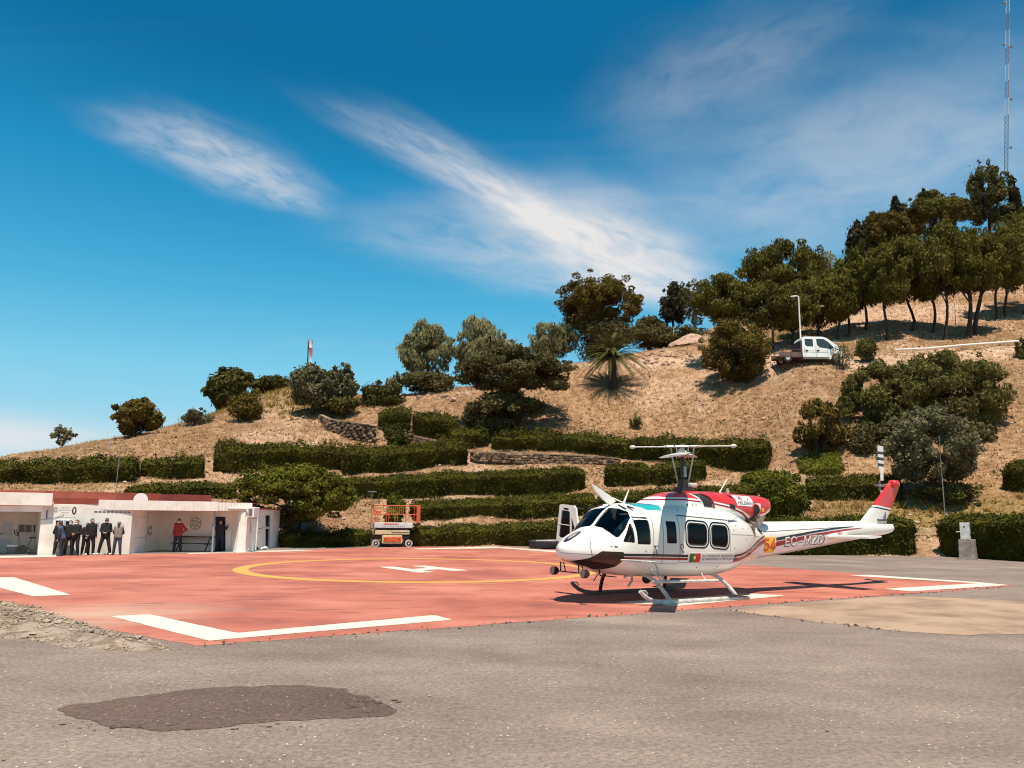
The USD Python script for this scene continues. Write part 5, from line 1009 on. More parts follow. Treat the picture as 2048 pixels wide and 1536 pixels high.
# skids
for s in (-1, 1):
    y = s * 1.32
    mb = MB(); mb.tube([(-2.60, y, .33), (-2.50, y, .24), (-2.36, y, .15), (-2.16, y, .085), (-1.9, y, .055), (-1.6, y, .05), (0, y, .05), (.98, y, .05)], [.042, .05, .05, .05, .05, .05, .05, .035], 12); sk = prim_mesh('skid', mb.get(), m_skid if s < 0 else P('skid_dark', (.16, .13, .11), .45, noise=.4, nscale=5), heli, smooth=50)
    mb = MB(); mb.tube([(-2.60, y, .33), (-2.44, y, .335), (-2.38, y, .27), (-2.42, y, .19)], .018, 6); prim_mesh('skid_tip_loop', mb.get(), m_skid, sk)
    mb = MB(); mb.box((.55, y, .125), (.7, .16, .02)); prim_mesh('skid_shoe', mb.get(), m_dmetal, sk)
for x0, x1 in ((-1.95, -1.68), (.15, .55)):
    for s in (-1, 1):
        tt = np.linspace(0, 1, 9); pth = np.c_[x0 + (x1 - x0) * tt ** 1.4, s * (.45 + .87 * tt ** .8), .66 - .05 * tt - .55 * tt ** 2.2]
        mb = MB(); mb.tube(pth, .048, 10); prim_mesh('cross_tube', mb.get(), m_skid if s < 0 else m_dmetal, heli, smooth=50)
mb = MB(); mb.tube([(-2.2, -1.3, .52), (-.1, -1.3, .485)], .035, 8); mb.tube([(-.48, -1.28, .49), (-.48, -1.1, .70)], .014, 6); mb.tube([(-1.9, -1.3, .52), (-2.1, -1.15, .80)], .018, 6); mb.tube([(-1.8, -1.3, .52), (-1.95, -1.12, .78)], .018, 6); prim_mesh('boarding_step', mb.get(), m_skid, heli, smooth=50)
mb = MB(); mb.tube([(-3.05, -1.2, 1.03), (-2.85, -1.24, 1.02), (-2.1, -1.26, .965)], .022, 7); mb.tube([(-2.1, -1.26, .965), (-1.98, -1.24, .80)], .02, 6); prim_mesh('hand_rail', mb.get(), m_skid, heli, smooth=50)
mb = MB(); mb.tube([(-2.06, -1.25, 1.33), (-2.05, -1.3, 1.2), (-2.02, -1.27, 1.1)], .012, 6); mb.tube([(-2.12, -1.27, 1.33), (-1.98, -1.27, 1.33)], .012, 6); prim_mesh('door_catch', mb.get(), m_dmetal, heli)
prim_mesh('camera_ball', m3.Manifold.sphere(.11, 24).translate([-1.55, -.35, .50]) + m3.Manifold.cylinder(.12, .05, .05, 12).translate([-1.55, -.35, .56]), m_matblk, heli, smooth=40)
# light bar with two lamps below the nose
mb = MB(); mb.tube([(-3.62, -.62, .70), (-3.62, .60, .70)], .016, 6)
for y in (-.36, .36): mb.tube([(-3.62, y, .70), (-3.62, y, .92)], .016, 6); mb.tube([(-3.62, y - .2, .70), (-3.5, y + .05, .90)], .014, 6)
mb.tube([(-3.1, -.45, .84), (-3.1, -.5, .62)], .016, 6); mb.tube([(-3.1, -.5, .64), (-2.7, -.6, .60)], .014, 6); mb.tube([(-3.3, -.5, .52), (-3.1, -.5, .74)], .012, 6)
prim_mesh('light_bar', mb.get(), m_dmetal, heli)
for y in (-.62, .60):
    mb = MB(); mb.tube([(-3.70, y, .70), (-3.60, y, .70), (-3.54, y, .70)], [.10, .10, .06], 16); lp = prim_mesh('landing_light', mb.get(), m_dmetal, heli, smooth=40)
    mb = MB(); mb.tube([(-3.715, y, .70), (-3.702, y, .70)], .088, 16); prim_mesh('lens', mb.get(), P('lens', (.13, .11, .10), .15, coat=1), lp)
mb = MB(); tt = np.linspace(-.9, 1.3, 12); mb.tube(np.c_[-2.35 + .22 * np.cos(tt * 1.3), np.full(12, -.5), .46 + .16 * np.sin(tt * 1.3 + .6)], .03, 8); prim_mesh('tow_hook', mb.get(), m_skid, heli, smooth=True)
# nose emblem panel, wire cutter, whips, wipers, roof window, mirrors
emb = affinity.rotate(affinity.scale(Point(0, 0).buffer(1, quad_segs=12), .27, .15), 12)
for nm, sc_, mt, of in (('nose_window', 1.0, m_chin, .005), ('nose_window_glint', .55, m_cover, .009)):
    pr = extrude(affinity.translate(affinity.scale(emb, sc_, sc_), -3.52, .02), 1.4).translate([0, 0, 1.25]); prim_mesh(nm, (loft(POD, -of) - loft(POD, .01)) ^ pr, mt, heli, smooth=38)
prim_mesh('wire_cutter', prism_xz(Polygon([(-2.40, 2.28), (-2.30, 2.34), (-2.22, 2.37), (-2.30, 2.44), (-2.42, 2.52), (-2.97, 2.80), (-2.86, 2.62), (-2.62, 2.42)]), -.03, .03), m_hull, heli)
mb = MB(); mb.tube([(-2.30, 0, 2.46), (-1.95, 0, 2.34)], .015, 6); prim_mesh('cutter_brace', mb.get(), m_hull, heli)
mb = MB(); mb.tube([(-2.12, -.2, 2.33), (-1.95, -.2, 2.66)], [.03, .012], 7); prim_mesh('antenna', mb.get(), m_hull, heli); mb = MB(); mb.tube([(1.3, -.1, 2.66), (1.62, -.1, 3.05)], [.022, .012], 7); prim_mesh('antenna', mb.get(), m_hull, heli)
mb = MB(); mb.tube([(1.72, 0, 2.64), (1.72, 0, 2.74)], .05, 12); mb.tube([(1.72, 0, 2.74), (1.72, 0, 2.80)], .035, 10); prim_mesh('beacon', mb.get(), m_skid, heli, smooth=40)
for s in (-1, 1):
    rp_ = affinity.scale(Polygon([(-2.22, -.34), (-1.80, -.36), (-1.52, -.80), (-1.62, -1.02), (-2.05, -.98), (-2.24, -.72)]), 1, -s, origin=(0, 0)); prim_mesh('roof_window', (loft(POD, -.006) - loft(POD, .008)) ^ extrude(rp_, 1).translate([0, 0, 1.95]), m_teal, heli, smooth=38)
for s in (-1, 1):
    mb = MB(); mb.tube([(-2.38, s * .30, 2.29), (-2.44, s * .52, 2.235), (-2.47, s * .72, 2.19)], .014, 6); mb.tube([(-2.39, s * .66, 2.25), (-2.39, s * .88, 2.20)], .02, 6); prim_mesh('wiper', mb.get(), m_matblk, heli)
mb = MB(); mb.tube([(-2.45, 1.0, 2.18), (-2.52, 1.2, 2.2), (-2.56, 1.28, 2.05), (-2.6, 1.24, 1.86)], .02, 6); prim_mesh('mirror_arm', mb.get(), m_matblk, heli)
prim_mesh('pitot_tube', m3.Manifold.cylinder(.55, .018, .012, 8).rotate([0, -90, 0]).translate([-3.75, .4, 1.42]), m_skid, heli)
# starboard cockpit door standing open
def doorpoly(pts): return Polygon(pts)
DO = [(1.16, 2.26), (1.66, 2.33), (1.80, 2.28), (2.02, 1.44), (2.10, 1.30), (2.08, 1.0), (1.22, 1.0), (1.10, 1.30)]
door = prism_yz(rpoly([(1.02, 2.20), (1.10, 2.27), (1.60, 2.31), (1.66, 2.28), (1.78, 1.50), (1.80, 1.36), (1.20, 1.28), (.86, 1.30)], .03), -.025, .025)
wa = rpoly([(1.25, 2.12), (1.57, 2.16), (1.70, 1.46), (1.25, 1.40)], .03); wb = rpoly([(1.20, 2.02), (1.20, 1.40), (.95, 1.41)], .02); wslot = rpoly([(1.30, 2.20), (1.53, 2.225), (1.535, 2.17), (1.30, 2.14)], .015)
door = door - prism_yz(wa, -.1, .1) - prism_yz(wb, -.1, .1) - prism_yz(wslot, -.1, .1)
T_ = lambda m: m.rotate([0, 0, 5]).translate([-2.50, .10, 0])
dp = prim_mesh('open_door', T_(door), m_hull, heli)
for w_ in (wa, wb): prim_mesh('door_pane', T_(prism_yz(w_.buffer(.005), -.006, .006)), m_glass, dp)
mb = MB(); mb.tube([(-2.63, 1.34, 1.76), (-2.67, 1.80, 1.80)], .012, 6); prim_mesh('door_bar', mb.get(), m_skid, dp)

for x in np.linspace(3.0, 7.2, 9): on_boom('fastener', Point(x, 1.785 + (x - 3) * .010).buffer(.014), m_joint, .004, False)
for x, z in ((.75, 1.80), (1.1, 1.73), (1.45, 1.72), (1.25, 1.46), (.62, 1.25), (.62, 1.70), (1.75, 1.50), (-.55, 2.10), (.2, 2.06), (-2.3, 1.22), (-1.1, 2.17), (.9, .98), (.1, .80), (-.6, .80)): on_skin('fastener', Point(x, z).buffer(.016), m_joint, .004)
joint([(.62, 1.93), (1.05, 2.02), (1.5, 1.92), (1.78, 1.72)], .008); joint([(-2.05, .93), (-1.3, .90)], .008); joint([(1.55, 1.24), (1.75, 1.05)], .007)
# ---------------------------------------------------------------- white rescue-base building
m_wall = P('whitewash', (.86, .80, .70), .85, col2=(.70, .63, .53), nscale=.9, coords='geo', lo=.44, hi=.74, bump=.004, bscale=30)
m_trim = P('cream_sheet', (.84, .78, .68), .6, noise=.12, nscale=3); m_roof = P('rust_red_roof', (.30, .062, .035), .8, noise=.25, nscale=2, coords='geo'); m_pinkline = P('pink_edge', (.55, .28, .22), .8)
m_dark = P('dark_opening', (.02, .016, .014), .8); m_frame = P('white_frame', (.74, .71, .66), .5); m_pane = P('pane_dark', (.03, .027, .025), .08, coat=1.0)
m_steel = P('blue_grey_post', (.24, .30, .36), .5); m_grey = P('grey_plastic', (.16, .15, .14), .6, noise=.2, nscale=8); m_wood = P('dark_wood', (.075, .045, .03), .8, noise=.4, nscale=9)
m_conc = P('concrete', (.30, .25, .21), .9, col2=(.19, .15, .125), nscale=2.5, coords='geo', bump=.006, bscale=25); m_ink = P('faded_ink', (.36, .35, .31), .8); m_black = P('black_fabric', (.014, .012, .013), .9, noise=.3, nscale=12)
bld = thing('rescue_base_building', 'low white building with open carport, red roof parapet and recessed porch at left', 'building', (0, 0, 0))
A_, B_, C_ = gp(75, 1111)[:2], gp(258, 1108)[:2], gp(319, 1101)[:2]
D_, P0, P1 = gp(459, 1103.5)[:2], gp(472, 1105)[:2], gp(490, 1105)[:2]
E0, E1 = gp(512, 1101)[:2], gp(556, 1094)[:2]
e1 = unit(B_ - A_); back = np.array([-e1[1], e1[0]])
A_ = A_ + back * .12; B_ = B_ + back * .02; C_ = C_ + back * .2
def wallbox(a, b, z0, z1, th=.2, side=1):
    """upright wall from plan point a to b, thickness to the left of a->b (away from the camera)"""
    d = unit(np.asarray(b) - a); n_ = np.array([-d[1], d[0]]) * th * side
    return extrude(Polygon([a, b, b + n_, a + n_]), z1 - z0).translate([0, 0, z0])
def facade(a, b, pts):
    """polygon given by (metres along a->b, z) as a slab on the wall plane"""
    return a, unit(np.asarray(b) - a), pts
def on_wall(a, b, poly, proud=.02, th=.03):
    d = unit(np.asarray(b) - a); n_ = np.array([d[1], -d[0]])
    m = extrude(poly, th); A = np.array([[d[0], 0, n_[0], a[0] + n_[0] * (proud - th)], [d[1], 0, n_[1], a[1] + n_[1] * (proud - th)], [0, 1, 0, 0]], float)
    return m.transform(A)
def wp(a, b, u, v):
    """pixel -> (distance along the wall a->b, z)"""
    d = unit(np.asarray(b) - a); r = ray(u, v)
    # solve a + s d = t r_xy
    M_ = np.array([[d[0], -r[0]], [d[1], -1.0]]); s, t = np.linalg.solve(M_, -np.asarray(a, float)); return s, CAMZ + r[2] * t
zt_front = zat(A_, 1004)
AL = A_ - e1 * 9.0; porch = 2.6
# front wall with a window opening
winp = [rpoly([wp(A_, B_, *q) for q in ((111,1040),(127,1041),(127,1061),(111,1060))], 0), rpoly([wp(A_, B_, *q) for q in ((130,1041),(144,1042),(144,1062),(130,1061))], 0)]
fw = wallbox(A_, B_, 0, 2.30)
for p in winp: fw = fw - on_wall(A_, B_, p, .3, .8)
prim_mesh('wall', fw, m_wall, bld)
for p in winp:
    w = prim_mesh('window', on_wall(A_, B_, p.buffer(.035, join_style=2).difference(p.buffer(-.02)), .015, .05), m_frame, bld); prim_mesh('pane', on_wall(A_, B_, p, -.05, .02), m_pane, w)
prim_mesh('wall', wallbox(AL - e1 * 0 + back * porch, A_ + back * porch, 0, 2.3), m_wall, bld)           # porch back wall
prim_mesh('wall', wallbox(A_ + e1 * .2, A_ + e1 * .2 + back * porch, 0, 2.3, .2), m_wall, bld)      # porch side
prim_mesh('wall', wallbox(AL, A_ - e1 * 2.8, 0, 1.98), m_wall, bld)
prim_mesh('porch_floor', extrude(Polygon([AL - back * .05, A_ - back * .05, A_ + back * porch, AL + back * porch]), .03), m_conc, bld)
prim_mesh('porch_canopy', wallbox(AL - back * .25, A_ + e1 * .35 - back * .25, 2.22, 2.78, .3), m_wall, bld)
prim_mesh('porch_fascia', wallbox(AL - back * .12, A_ + e1 * .02 - back * .12, 1.93, 2.19, .2), m_wall, bld); prim_mesh('canopy_edge', wallbox(AL - back * .14, A_ + e1 * .1 - back * .14, 2.19, 2.22, .2), m_pinkline, bld)
prim_mesh('porch_ceiling', extrude(Polygon([AL, A_, A_ + back * porch, AL + back * porch]), .06).translate([0, 0, 2.1]), m_wall, bld)
# porch door and windows
pb0, pb1 = AL + back * (porch - .003), A_ + back * (porch - .003)
dpo = rpoly([wp(pb0, pb1, *q) for q in ((1,1040),(22,1041),(22,1109),(1,1109))], 0); dpl = affinity.translate(dpo, -.55, 0)
for q in (dpo, dpl):
    dd_ = prim_mesh('door', on_wall(pb0, pb1, q.buffer(-.015), .04, .04), m_frame, bld)
    x0, z0, x1, z1 = q.bounds
    for a, b in ((.08, .45), (.55, .95)): prim_mesh('door_panel', on_wall(pb0, pb1, rpoly([(x0 + .07, z0 + (z1 - z0) * a), (x1 - .07, z0 + (z1 - z0) * a), (x1 - .07, z0 + (z1 - z0) * b), (x0 + .07, z0 + (z1 - z0) * b)], .01), .052, .02), P('blue_white', (.60, .62, .63), .5), dd_)
    prim_mesh('handle', on_wall(pb0, pb1, rpoly([(x0 + .03, z0 + .95), (x0 + .16, z0 + .95), (x0 + .16, z0 + .98), (x0 + .03, z0 + .98)], 0), .09, .04), m_dark, dd_)
for q in (((37,1049),(49,1049),(49,1064),(37,1064)), ((51,1049.5),(63,1050),(63,1064.5),(51,1064)), ((67,1050),(73,1050),(73,1065),(67,1065))):
    p = rpoly([wp(pb0, pb1, *k) for k in q], 0); w = prim_mesh('window', on_wall(pb0, pb1, p.buffer(.04, join_style=2).difference(p), .03, .04), m_frame, bld); prim_mesh('pane', on_wall(pb0, pb1, p, .012, .01), m_pane, w)
# red parapets of the roof behind
prim_mesh('roof_parapet', wallbox(AL + back * 3.2, AL + back * 3.2 + e1 * 14.6, 2.45, 2.95, .25), m_roof, bld)
prim_mesh('roof_parapet', wallbox(A_ + e1 * .45 + back * .02, B_ - e1 * 1.5 + back * .02, 2.303, 2.58, .3), m_roof, bld)
rq = A_ + back * 3.6
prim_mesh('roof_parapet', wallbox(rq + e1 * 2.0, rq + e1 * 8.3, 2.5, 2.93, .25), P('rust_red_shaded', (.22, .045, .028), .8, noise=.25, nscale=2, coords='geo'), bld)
prim_mesh('roof_slab', extrude(Polygon([AL + back * .3, A_ + back * .3 + e1 * .3, A_ + e1 * .3 + back * 3.2, AL + back * 3.2]), .1).translate([0, 0, 2.62]), m_trim, bld)
prim_mesh('roof_slab', extrude(Polygon([A_ + e1 * .3 + back * .40, B_ + back * .3, C_ + np.array([.1, .2]), A_ + back * 6 + e1 * .3]), .1).translate([0, 0, 2.25]), m_trim, bld)
# carport: side wall, back wall, pier, posts, fascia of corrugated sheet
prim_mesh('wall', wallbox(B_, C_, 0, 2.35, .2), m_wall, bld)
prim_mesh('wall', wallbox(C_, D_, 0, 2.35, .2), m_wall, bld)
prim_mesh('wall', extrude(Polygon([D_ + np.array([-.02, .02]), P0 + np.array([.02, .1]), P1 + np.array([-.03, .1]), P1 + np.array([-.05, 1.5]), D_ + np.array([0, 1.5])]), 2.3), m_wall, bld)
pz = [wp(P0, P1, u, v) for u, v in ((472,1105),(491,1105),(491,1024),(483,1024))]
prim_mesh('pier', on_wall(P0, P1, Polygon(pz), .0, .35), m_wall, bld)
prim_mesh('carport_floor', extrude(Polygon([B_ + e1 * .02, P0, D_, C_]), .02), m_conc, bld)
POST = gp(424, 1105.5)[:2]; F0 = A_ + e1 * 2.15 - back * .05
F1 = POST + np.array([.22, -.18])
zf0, zf1 = wp(F0, F1, 260, 1020)[1], wp(F0, F1, 260, 1000.5)[1]
def corr(a, b, z0, z1, pitch=.16, amp=.012):
    L = np.linalg.norm(np.asarray(b) - a); d = unit(np.asarray(b) - a); n_ = np.array([d[1], -d[0]]); s = np.linspace(0, L, int(L / pitch * 6))
    q = a + s[:, None] * d + (np.abs(((s / pitch) % 1) * 2 - 1).clip(.25, .75)[:, None] - .5) * amp * 4 * n_; k = len(s)
    return np.vstack([np.c_[q, np.full(k, z0)], np.c_[q, np.full(k, z1)], np.c_[q - n_ * .03, np.full(k, z0)], np.c_[q - n_ * .03, np.full(k, z1)]]), np.array([[i, i + 1, k + i + 1, k + i] for i in range(k - 1)] + [[k + i, k + i + 1, 3 * k + i + 1, 3 * k + i] for i in range(k - 1)])
fas = wallbox(F0, F1, zf0, zf1, .04); prim_mesh('carport_fascia', fas, m_trim, bld)
nseg = 14; LL = np.linalg.norm(F1 - F0)
for i in range(1, nseg): prim_mesh('fascia_seam', on_wall(F0, F1, rpoly([(LL * i / nseg, zf0 + .01), (LL * i / nseg + .012, zf0 + .01), (LL * i / nseg + .012, zf1 - .01), (LL * i / nseg, zf1 - .01)], 0), .006, .01), P('seam', (.60, .55, .48), .8), bld)
S1_ = P1 + np.array([.10, .35]); prim_mesh('corrugated_side', corr(F1, S1_, zf0 + .02, zf1 - .03), m_trim, bld)
prim_mesh('carport_roof', extrude(Polygon([F0 + back * .06, F1 + np.array([-.04, .06]), S1_ + np.array([-.06, 0]), E0 + np.array([-.3, 1.2]), C_ + np.array([0, 1.5]), B_ + back * 3]), .05).translate([0, 0, zf1 - .06]), m_roof, bld)
prim_mesh('carport_ceiling', extrude(Polygon([F0 + back * .06, F1 + np.array([-.05, .06]), P1, D_, C_]), .04).translate([0, 0, zf0 + .12]), m_trim, bld)
mb = MB(); mb.tube([(*POST, 0), (*POST, zf0 + .1)], .045, 8); prim_mesh('post', mb.get(), m_steel, bld)
for i in range(9):
    s_, z_ = wp(F0, F1, 190 + i * 8.3, 1021 + i * .15); prim_mesh('vent', on_wall(A_, B_, rpoly([(s_ + 2.13, z_ - .075), (s_ + 2.26, z_ - .075), (s_ + 2.26, z_ - .03), (s_ + 2.13, z_ - .03)], 0), .012, .02), m_dark, bld)
# doorway, emblem, cabinet door on the side wall
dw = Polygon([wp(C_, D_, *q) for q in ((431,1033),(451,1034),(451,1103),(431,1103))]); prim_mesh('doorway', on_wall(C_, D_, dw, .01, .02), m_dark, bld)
prim_mesh('door_frame', on_wall(C_, D_, dw.buffer(.05, join_style=2).difference(dw), .02, .03), m_frame, bld)
ce = wp(C_, D_, 391.5, 1047); r_ = .33
prim_mesh('round_emblem', on_wall(C_, D_, Point(ce).buffer(r_).difference(Point(ce).buffer(r_ * .84)), .014, .01), m_ink, bld); prim_mesh('emblem_centre', on_wall(C_, D_, Point(ce).buffer(r_ * .52), .014, .01), m_ink, bld)
for a in range(6): prim_mesh('emblem_ray', on_wall(C_, D_, affinity.rotate(Polygon([(ce[0] + r_ * .56, ce[1] - .045), (ce[0] + r_ * .8, ce[1] - .03), (ce[0] + r_ * .8, ce[1] + .03), (ce[0] + r_ * .56, ce[1] + .045)]), 60 * a + 20, origin=ce), .0135, .008), m_ink, bld)
for ring_ in (.36, .2): prim_mesh('emblem_ring', on_wall(C_, D_, Point(ce).buffer(r_ * ring_).difference(Point(ce).buffer(r_ * (ring_ - .09))), .018, .008), m_wall, bld)
sw0, sw1 = wp(B_, C_, 263, 1030), wp(B_, C_, 300, 1030); SL = np.linalg.norm(C_ - B_)
for z_ in (1.72, .72): prim_mesh('cupboard_joint', on_wall(B_, C_, rpoly([(.3, z_), (SL * .55, z_), (SL * .55, z_ + .02), (.3, z_ + .02)], 0), .006, .01), m_ink, bld)
prim_mesh('cupboard_joint', on_wall(B_, C_, rpoly([(SL * .52, .1), (SL * .53, .1), (SL * .53, 2.1), (SL * .52, 2.1)], 0), .006, .01), m_ink, bld)
hx = B_ + (C_ - B_) * .60 + np.array([.06, -.03]); mb = MB(); tt = np.linspace(.3, 2 * math.pi - .3, 18); dsw = unit(C_ - B_); mb.tube(np.c_[hx[0] + dsw[0] * .22 * np.cos(tt), hx[1] + dsw[1] * .22 * np.cos(tt), 1.05 + .22 * np.sin(tt)], .02, 6); prim_mesh('hose_loop', mb.get(), m_grey, bld)
# sign on the front wall: crest, emblem and faded lines (illegible in the photograph)
def strokes(a, b, u0, u1, v, h, n_, seed, mat, nm='faded_lettering'):
    g = np.random.default_rng(seed); u = u0; polys = []
    while u < u1:
        w = g.uniform(.9, 2.0); s0, z0 = wp(a, b, u, v + h / 2); s1, z1 = wp(a, b, u + w, v - h / 2); polys.append(Polygon([(s0, z0), (s1, z0), (s1, z1), (s0, z1)])); u += w + g.uniform(.7, 1.3)
    m = m3.Manifold()
    for p in polys: m = m + on_wall(a, b, p, .008, .012)
    return tag(prim_mesh(nm, m, mat, bld), None, None, None, 'stuff')
strokes(A_, B_, 119, 142, 1014.5, 4.0, 0, 1, P('faded_green', (.45, .50, .40), .8)); strokes(A_, B_, 118, 142, 1020, 2.0, 0, 2, m_ink); strokes(A_, B_, 122, 138, 1025, 1.6, 0, 3, m_ink); strokes(A_, B_, 110, 152, 1034, 1.2, 0, 4, P('faint_ink', (.62, .60, .54), .8))
c1 = Point(wp(A_, B_, 111.5, 1018.5)); prim_mesh('crest', on_wall(A_, B_, affinity.scale(c1.buffer(.095), .8, 1.15).difference(affinity.scale(c1.buffer(.05), .8, 1.1)), .012, .012), m_ink, bld)
c2 = Point(wp(A_, B_, 148.5, 1021)); prim_mesh('emblem', on_wall(A_, B_, affinity.scale(c2.buffer(.14), .65, 1.2), .012, .012), P('emblem_black', (.03, .022, .02), .7), bld); prim_mesh('emblem_flame', on_wall(A_, B_, affinity.scale(c2.buffer(.08), .45, 1.4), .018, .01), m_frame, bld)
for q in (((192,1044),(200,1044),(200,1056),(192,1056)), ((239,1045),(247,1045),(247,1050),(239,1050))):
    p = Polygon([wp(A_, B_, *k) for k in q]); n0 = prim_mesh('notice', on_wall(A_, B_, p.buffer(.03), .008, .01), m_frame, bld); prim_mesh('notice_print', on_wall(A_, B_, p.buffer(-.05) if p.area > .02 else p, .012, .008), m_ink, bld)
p = Polygon([wp(A_, B_, *k) for k in ((93,1021),(95.5,1020),(94,1037),(91.5,1037))]); prim_mesh('downpipe', on_wall(A_, B_, p, .06, .06), m_grey, bld)
# right annex, lower, with a tall narrow window
za = wp(E0, E1, 530, 1019)[1]
ann = extrude(Polygon([E0, E1, E1 + np.array([-6, 1.0]), E0 + np.array([-4.5, 1.4])]), za)
aw = Polygon([wp(E0, E1, *q) for q in ((531,1029),(544,1029),(541,1094),(531,1096))]); prim_mesh('annex', ann - on_wall(E0, E1, aw, .3, .45), m_wall, bld)
w = prim_mesh('window', on_wall(E0, E1, aw.buffer(.01, join_style=2).difference(aw.buffer(-.05)), -.04, .04), m_frame, bld); prim_mesh('pane', on_wall(E0, E1, aw, -.08, .02), m_pane, w)
zmid = wp(E0, E1, 536, 1056)[1]; x0, _, x1, _ = aw.bounds; prim_mesh('window_bar', on_wall(E0, E1, rpoly([(x0, zmid - .04), (x1, zmid - .04), (x1, zmid + .04), (x0, zmid + .04)], 0), -.03, .04), m_frame, bld)
prim_mesh('annex_roof', extrude(Polygon([E0 + np.array([.1, -.15]), E1 + np.array([.12, .1]), E1 + np.array([-6, 1.1]), E0 + np.array([-4.5, 1.3])]), .08).translate([0, 0, za]), m_roof, bld)
prim_mesh('wall', wallbox(P1 + np.array([-.12, .3]), E0 + np.array([-.05, .3]), 0, 2.3, .2), m_wall, bld)
# things on and by the building
ds = thing('satellite_dish', 'round white dish on the carport roof edge', 'satellite dish', (*(F0 + (F1 - F0) * .36 + back * .3), zf1 - .05))
prim_mesh('dish', m3.Manifold.cylinder(.06, .30, .33, 24).rotate([90, 0, 12]).translate([0, 0, .08]), m_frame, ds, smooth=40); mb = MB(); mb.bar((0, .05, -.1), (0, .05, .08), .03); prim_mesh('bracket', mb.get(), m_grey, ds)
mb = MB(); mb.box((-.02, -.035, .10), (.2, .012, .045), .2); prim_mesh('dish_mark', mb.get(), m_ink, ds)
an = thing('roof_antenna', 'thin mast with side arms standing on the carport roof', 'antenna', (*(F0 + (F1 - F0) * .17 + back * 1.0), zf1 - .1))
mb = MB(); mb.bar((0, 0, 0), (.05, 0, 2.75), .016, 6); prim_mesh('pole', mb.get(), m_metal, an); mb = MB(); mb.bar((-.45, 0, 2.30), (.04, 0, 2.36), .012, 6); prim_mesh('arm', mb.get(), m_metal, an); mb = MB(); mb.bar((-.45, 0, 2.30), (-.45, 0, 3.05), .012, 6); prim_mesh('whip', mb.get(), m_metal, an)
mb = MB(); mb.bar((0, 0, 2.75), (.02, 0, 3.15), .01, 5); prim_mesh('whip', mb.get(), m_metal, an)
ac = thing('air_conditioner', 'white air conditioner unit high on the wall beside the carport pier', 'air conditioner', (P1[0] + .12, P1[1] + .1, zat(P1, 1035)), math.radians(-8))
prim_mesh('casing', rbox((.34, .62, .52), .03, 2, (.12, .1, .26)), m_frame, ac); prim_mesh('grille', m3.Manifold.cube([.2, .01, .36]).translate([.0, -.222, .08]), m_grey, ac); mb = MB(); mb.bar((.0, -.1, -.03), (.25, .3, -.03), .02, 5); prim_mesh('bracket', mb.get(), m_grey, ac)
wb_ = gp(504, 1100.5); bn = thing('wheelie_bin', 'dark grey wheeled rubbish bin with a stick lying on its lid', 'bin', wb_)
prim_mesh('body', m3.Manifold.cylinder(.85, .24, .33, 4).rotate([0, 0, 40]).translate([0, 0, .08]), m_grey, bn); prim_mesh('lid', rbox((.55, .55, .06), .02, 2, (0, 0, .96)).rotate([0, 0, -5]), P('bin_lid', (.30, .28, .26), .5), bn)
mb = MB(); mb.tube([(.28, -.15, .08), (.28, -.07, .08)], .1, 12); prim_mesh('wheel', mb.get(), m_black, bn); mb = MB(); mb.bar((-.1, -.1, 1.0), (.75, .1, 1.28), .022, 6); single('stick', (mb.get()[0] + wb_, mb.get()[1]), m_dmetal, 'dark stick lying across the bin lid', 'stick')
rp = gp(520, 1099.5); single('plaster_rubble', blobs(rp + np.random.default_rng(2).normal(0, 1, (16, 3)) * [.3, .25, .03] + [0, 0, .06], np.full(16, .12), np.random.default_rng(3)), m_trim, 'small heap of pale rubble at the corner of the annex', 'rubble', kind='stuff')
# bench table in the carport
tb = thing('picnic_table', 'dark wooden table with benches under the carport', 'table', (*(gp(392, 1102.5)[:2] + np.array([0, .1])), 0), math.atan2(*(D_ - C_)[::-1]))
for i in range(3): prim_mesh('board', rbox((2.2, .2, .04), .008, 1, (0, -.21 + .21 * i, .74)), m_wood, tb)
for y in (-.6, .6): prim_mesh('bench', rbox((2.2, .24, .04), .008, 1, (0, y, .42)), m_wood, tb)
for x in (-.8, .8):
    for s in (-1, 1): mb = MB(); mb.bar((x, s * .6, 0), (x, s * .15, .72), .035, 6); prim_mesh('leg', mb.get(), m_wood, tb)
    mb = MB(); mb.bar((x, -.68, .38), (x, .68, .38), .03, 6); prim_mesh('brace', mb.get(), m_wood, tb)
# exercise bike and small seats in the porch
bk = thing('exercise_bike', 'upright exercise bike in the shade of the porch', 'exercise bike', (*(gp(43, 1110.3)[:2]), .03), math.radians(20))
mb = MB(); mb.tube([(-.12, 0, .1), (-.16, 0, .55), (-.2, 0, .85)], .03, 7); prim_mesh('handle_post', mb.get(), m_grey, bk); mb = MB()
for s in (-1, 1): mb.tube([(-.2, 0, .84), (-.25, s * .2, .86), (-.32, s * .26, .98), (-.34, s * .22, 1.1)], .022, 6)
prim_mesh('handlebar', mb.get(), m_matblk, bk); mb = MB(); mb.tube([(.1, 0, .1), (.34, 0, .72)], .028, 6); prim_mesh('seat_post', mb.get(), m_grey, bk); prim_mesh('saddle', rbox((.28, .2, .07), .03, 2, (.37, 0, .74)), m_matblk, bk)
mb = MB(); mb.tube([(.0, -.06, .22), (.0, .06, .22)], .2, 18); prim_mesh('flywheel_cover', mb.get(), m_dmetal, bk, smooth=40)
for x in (-.28, .5): mb = MB(); mb.bar((x, -.22, .03), (x, .22, .03), .03, 6); prim_mesh('foot', mb.get(), m_matblk, bk)
mb = MB(); mb.bar((-.28, 0, .05), (.5, 0, .05), .03, 6); prim_mesh('frame', mb.get(), m_grey, bk); prim_mesh('console', rbox((.06, .16, .1), .02, 2, (-.22, 0, .93)), m_matblk, bk)
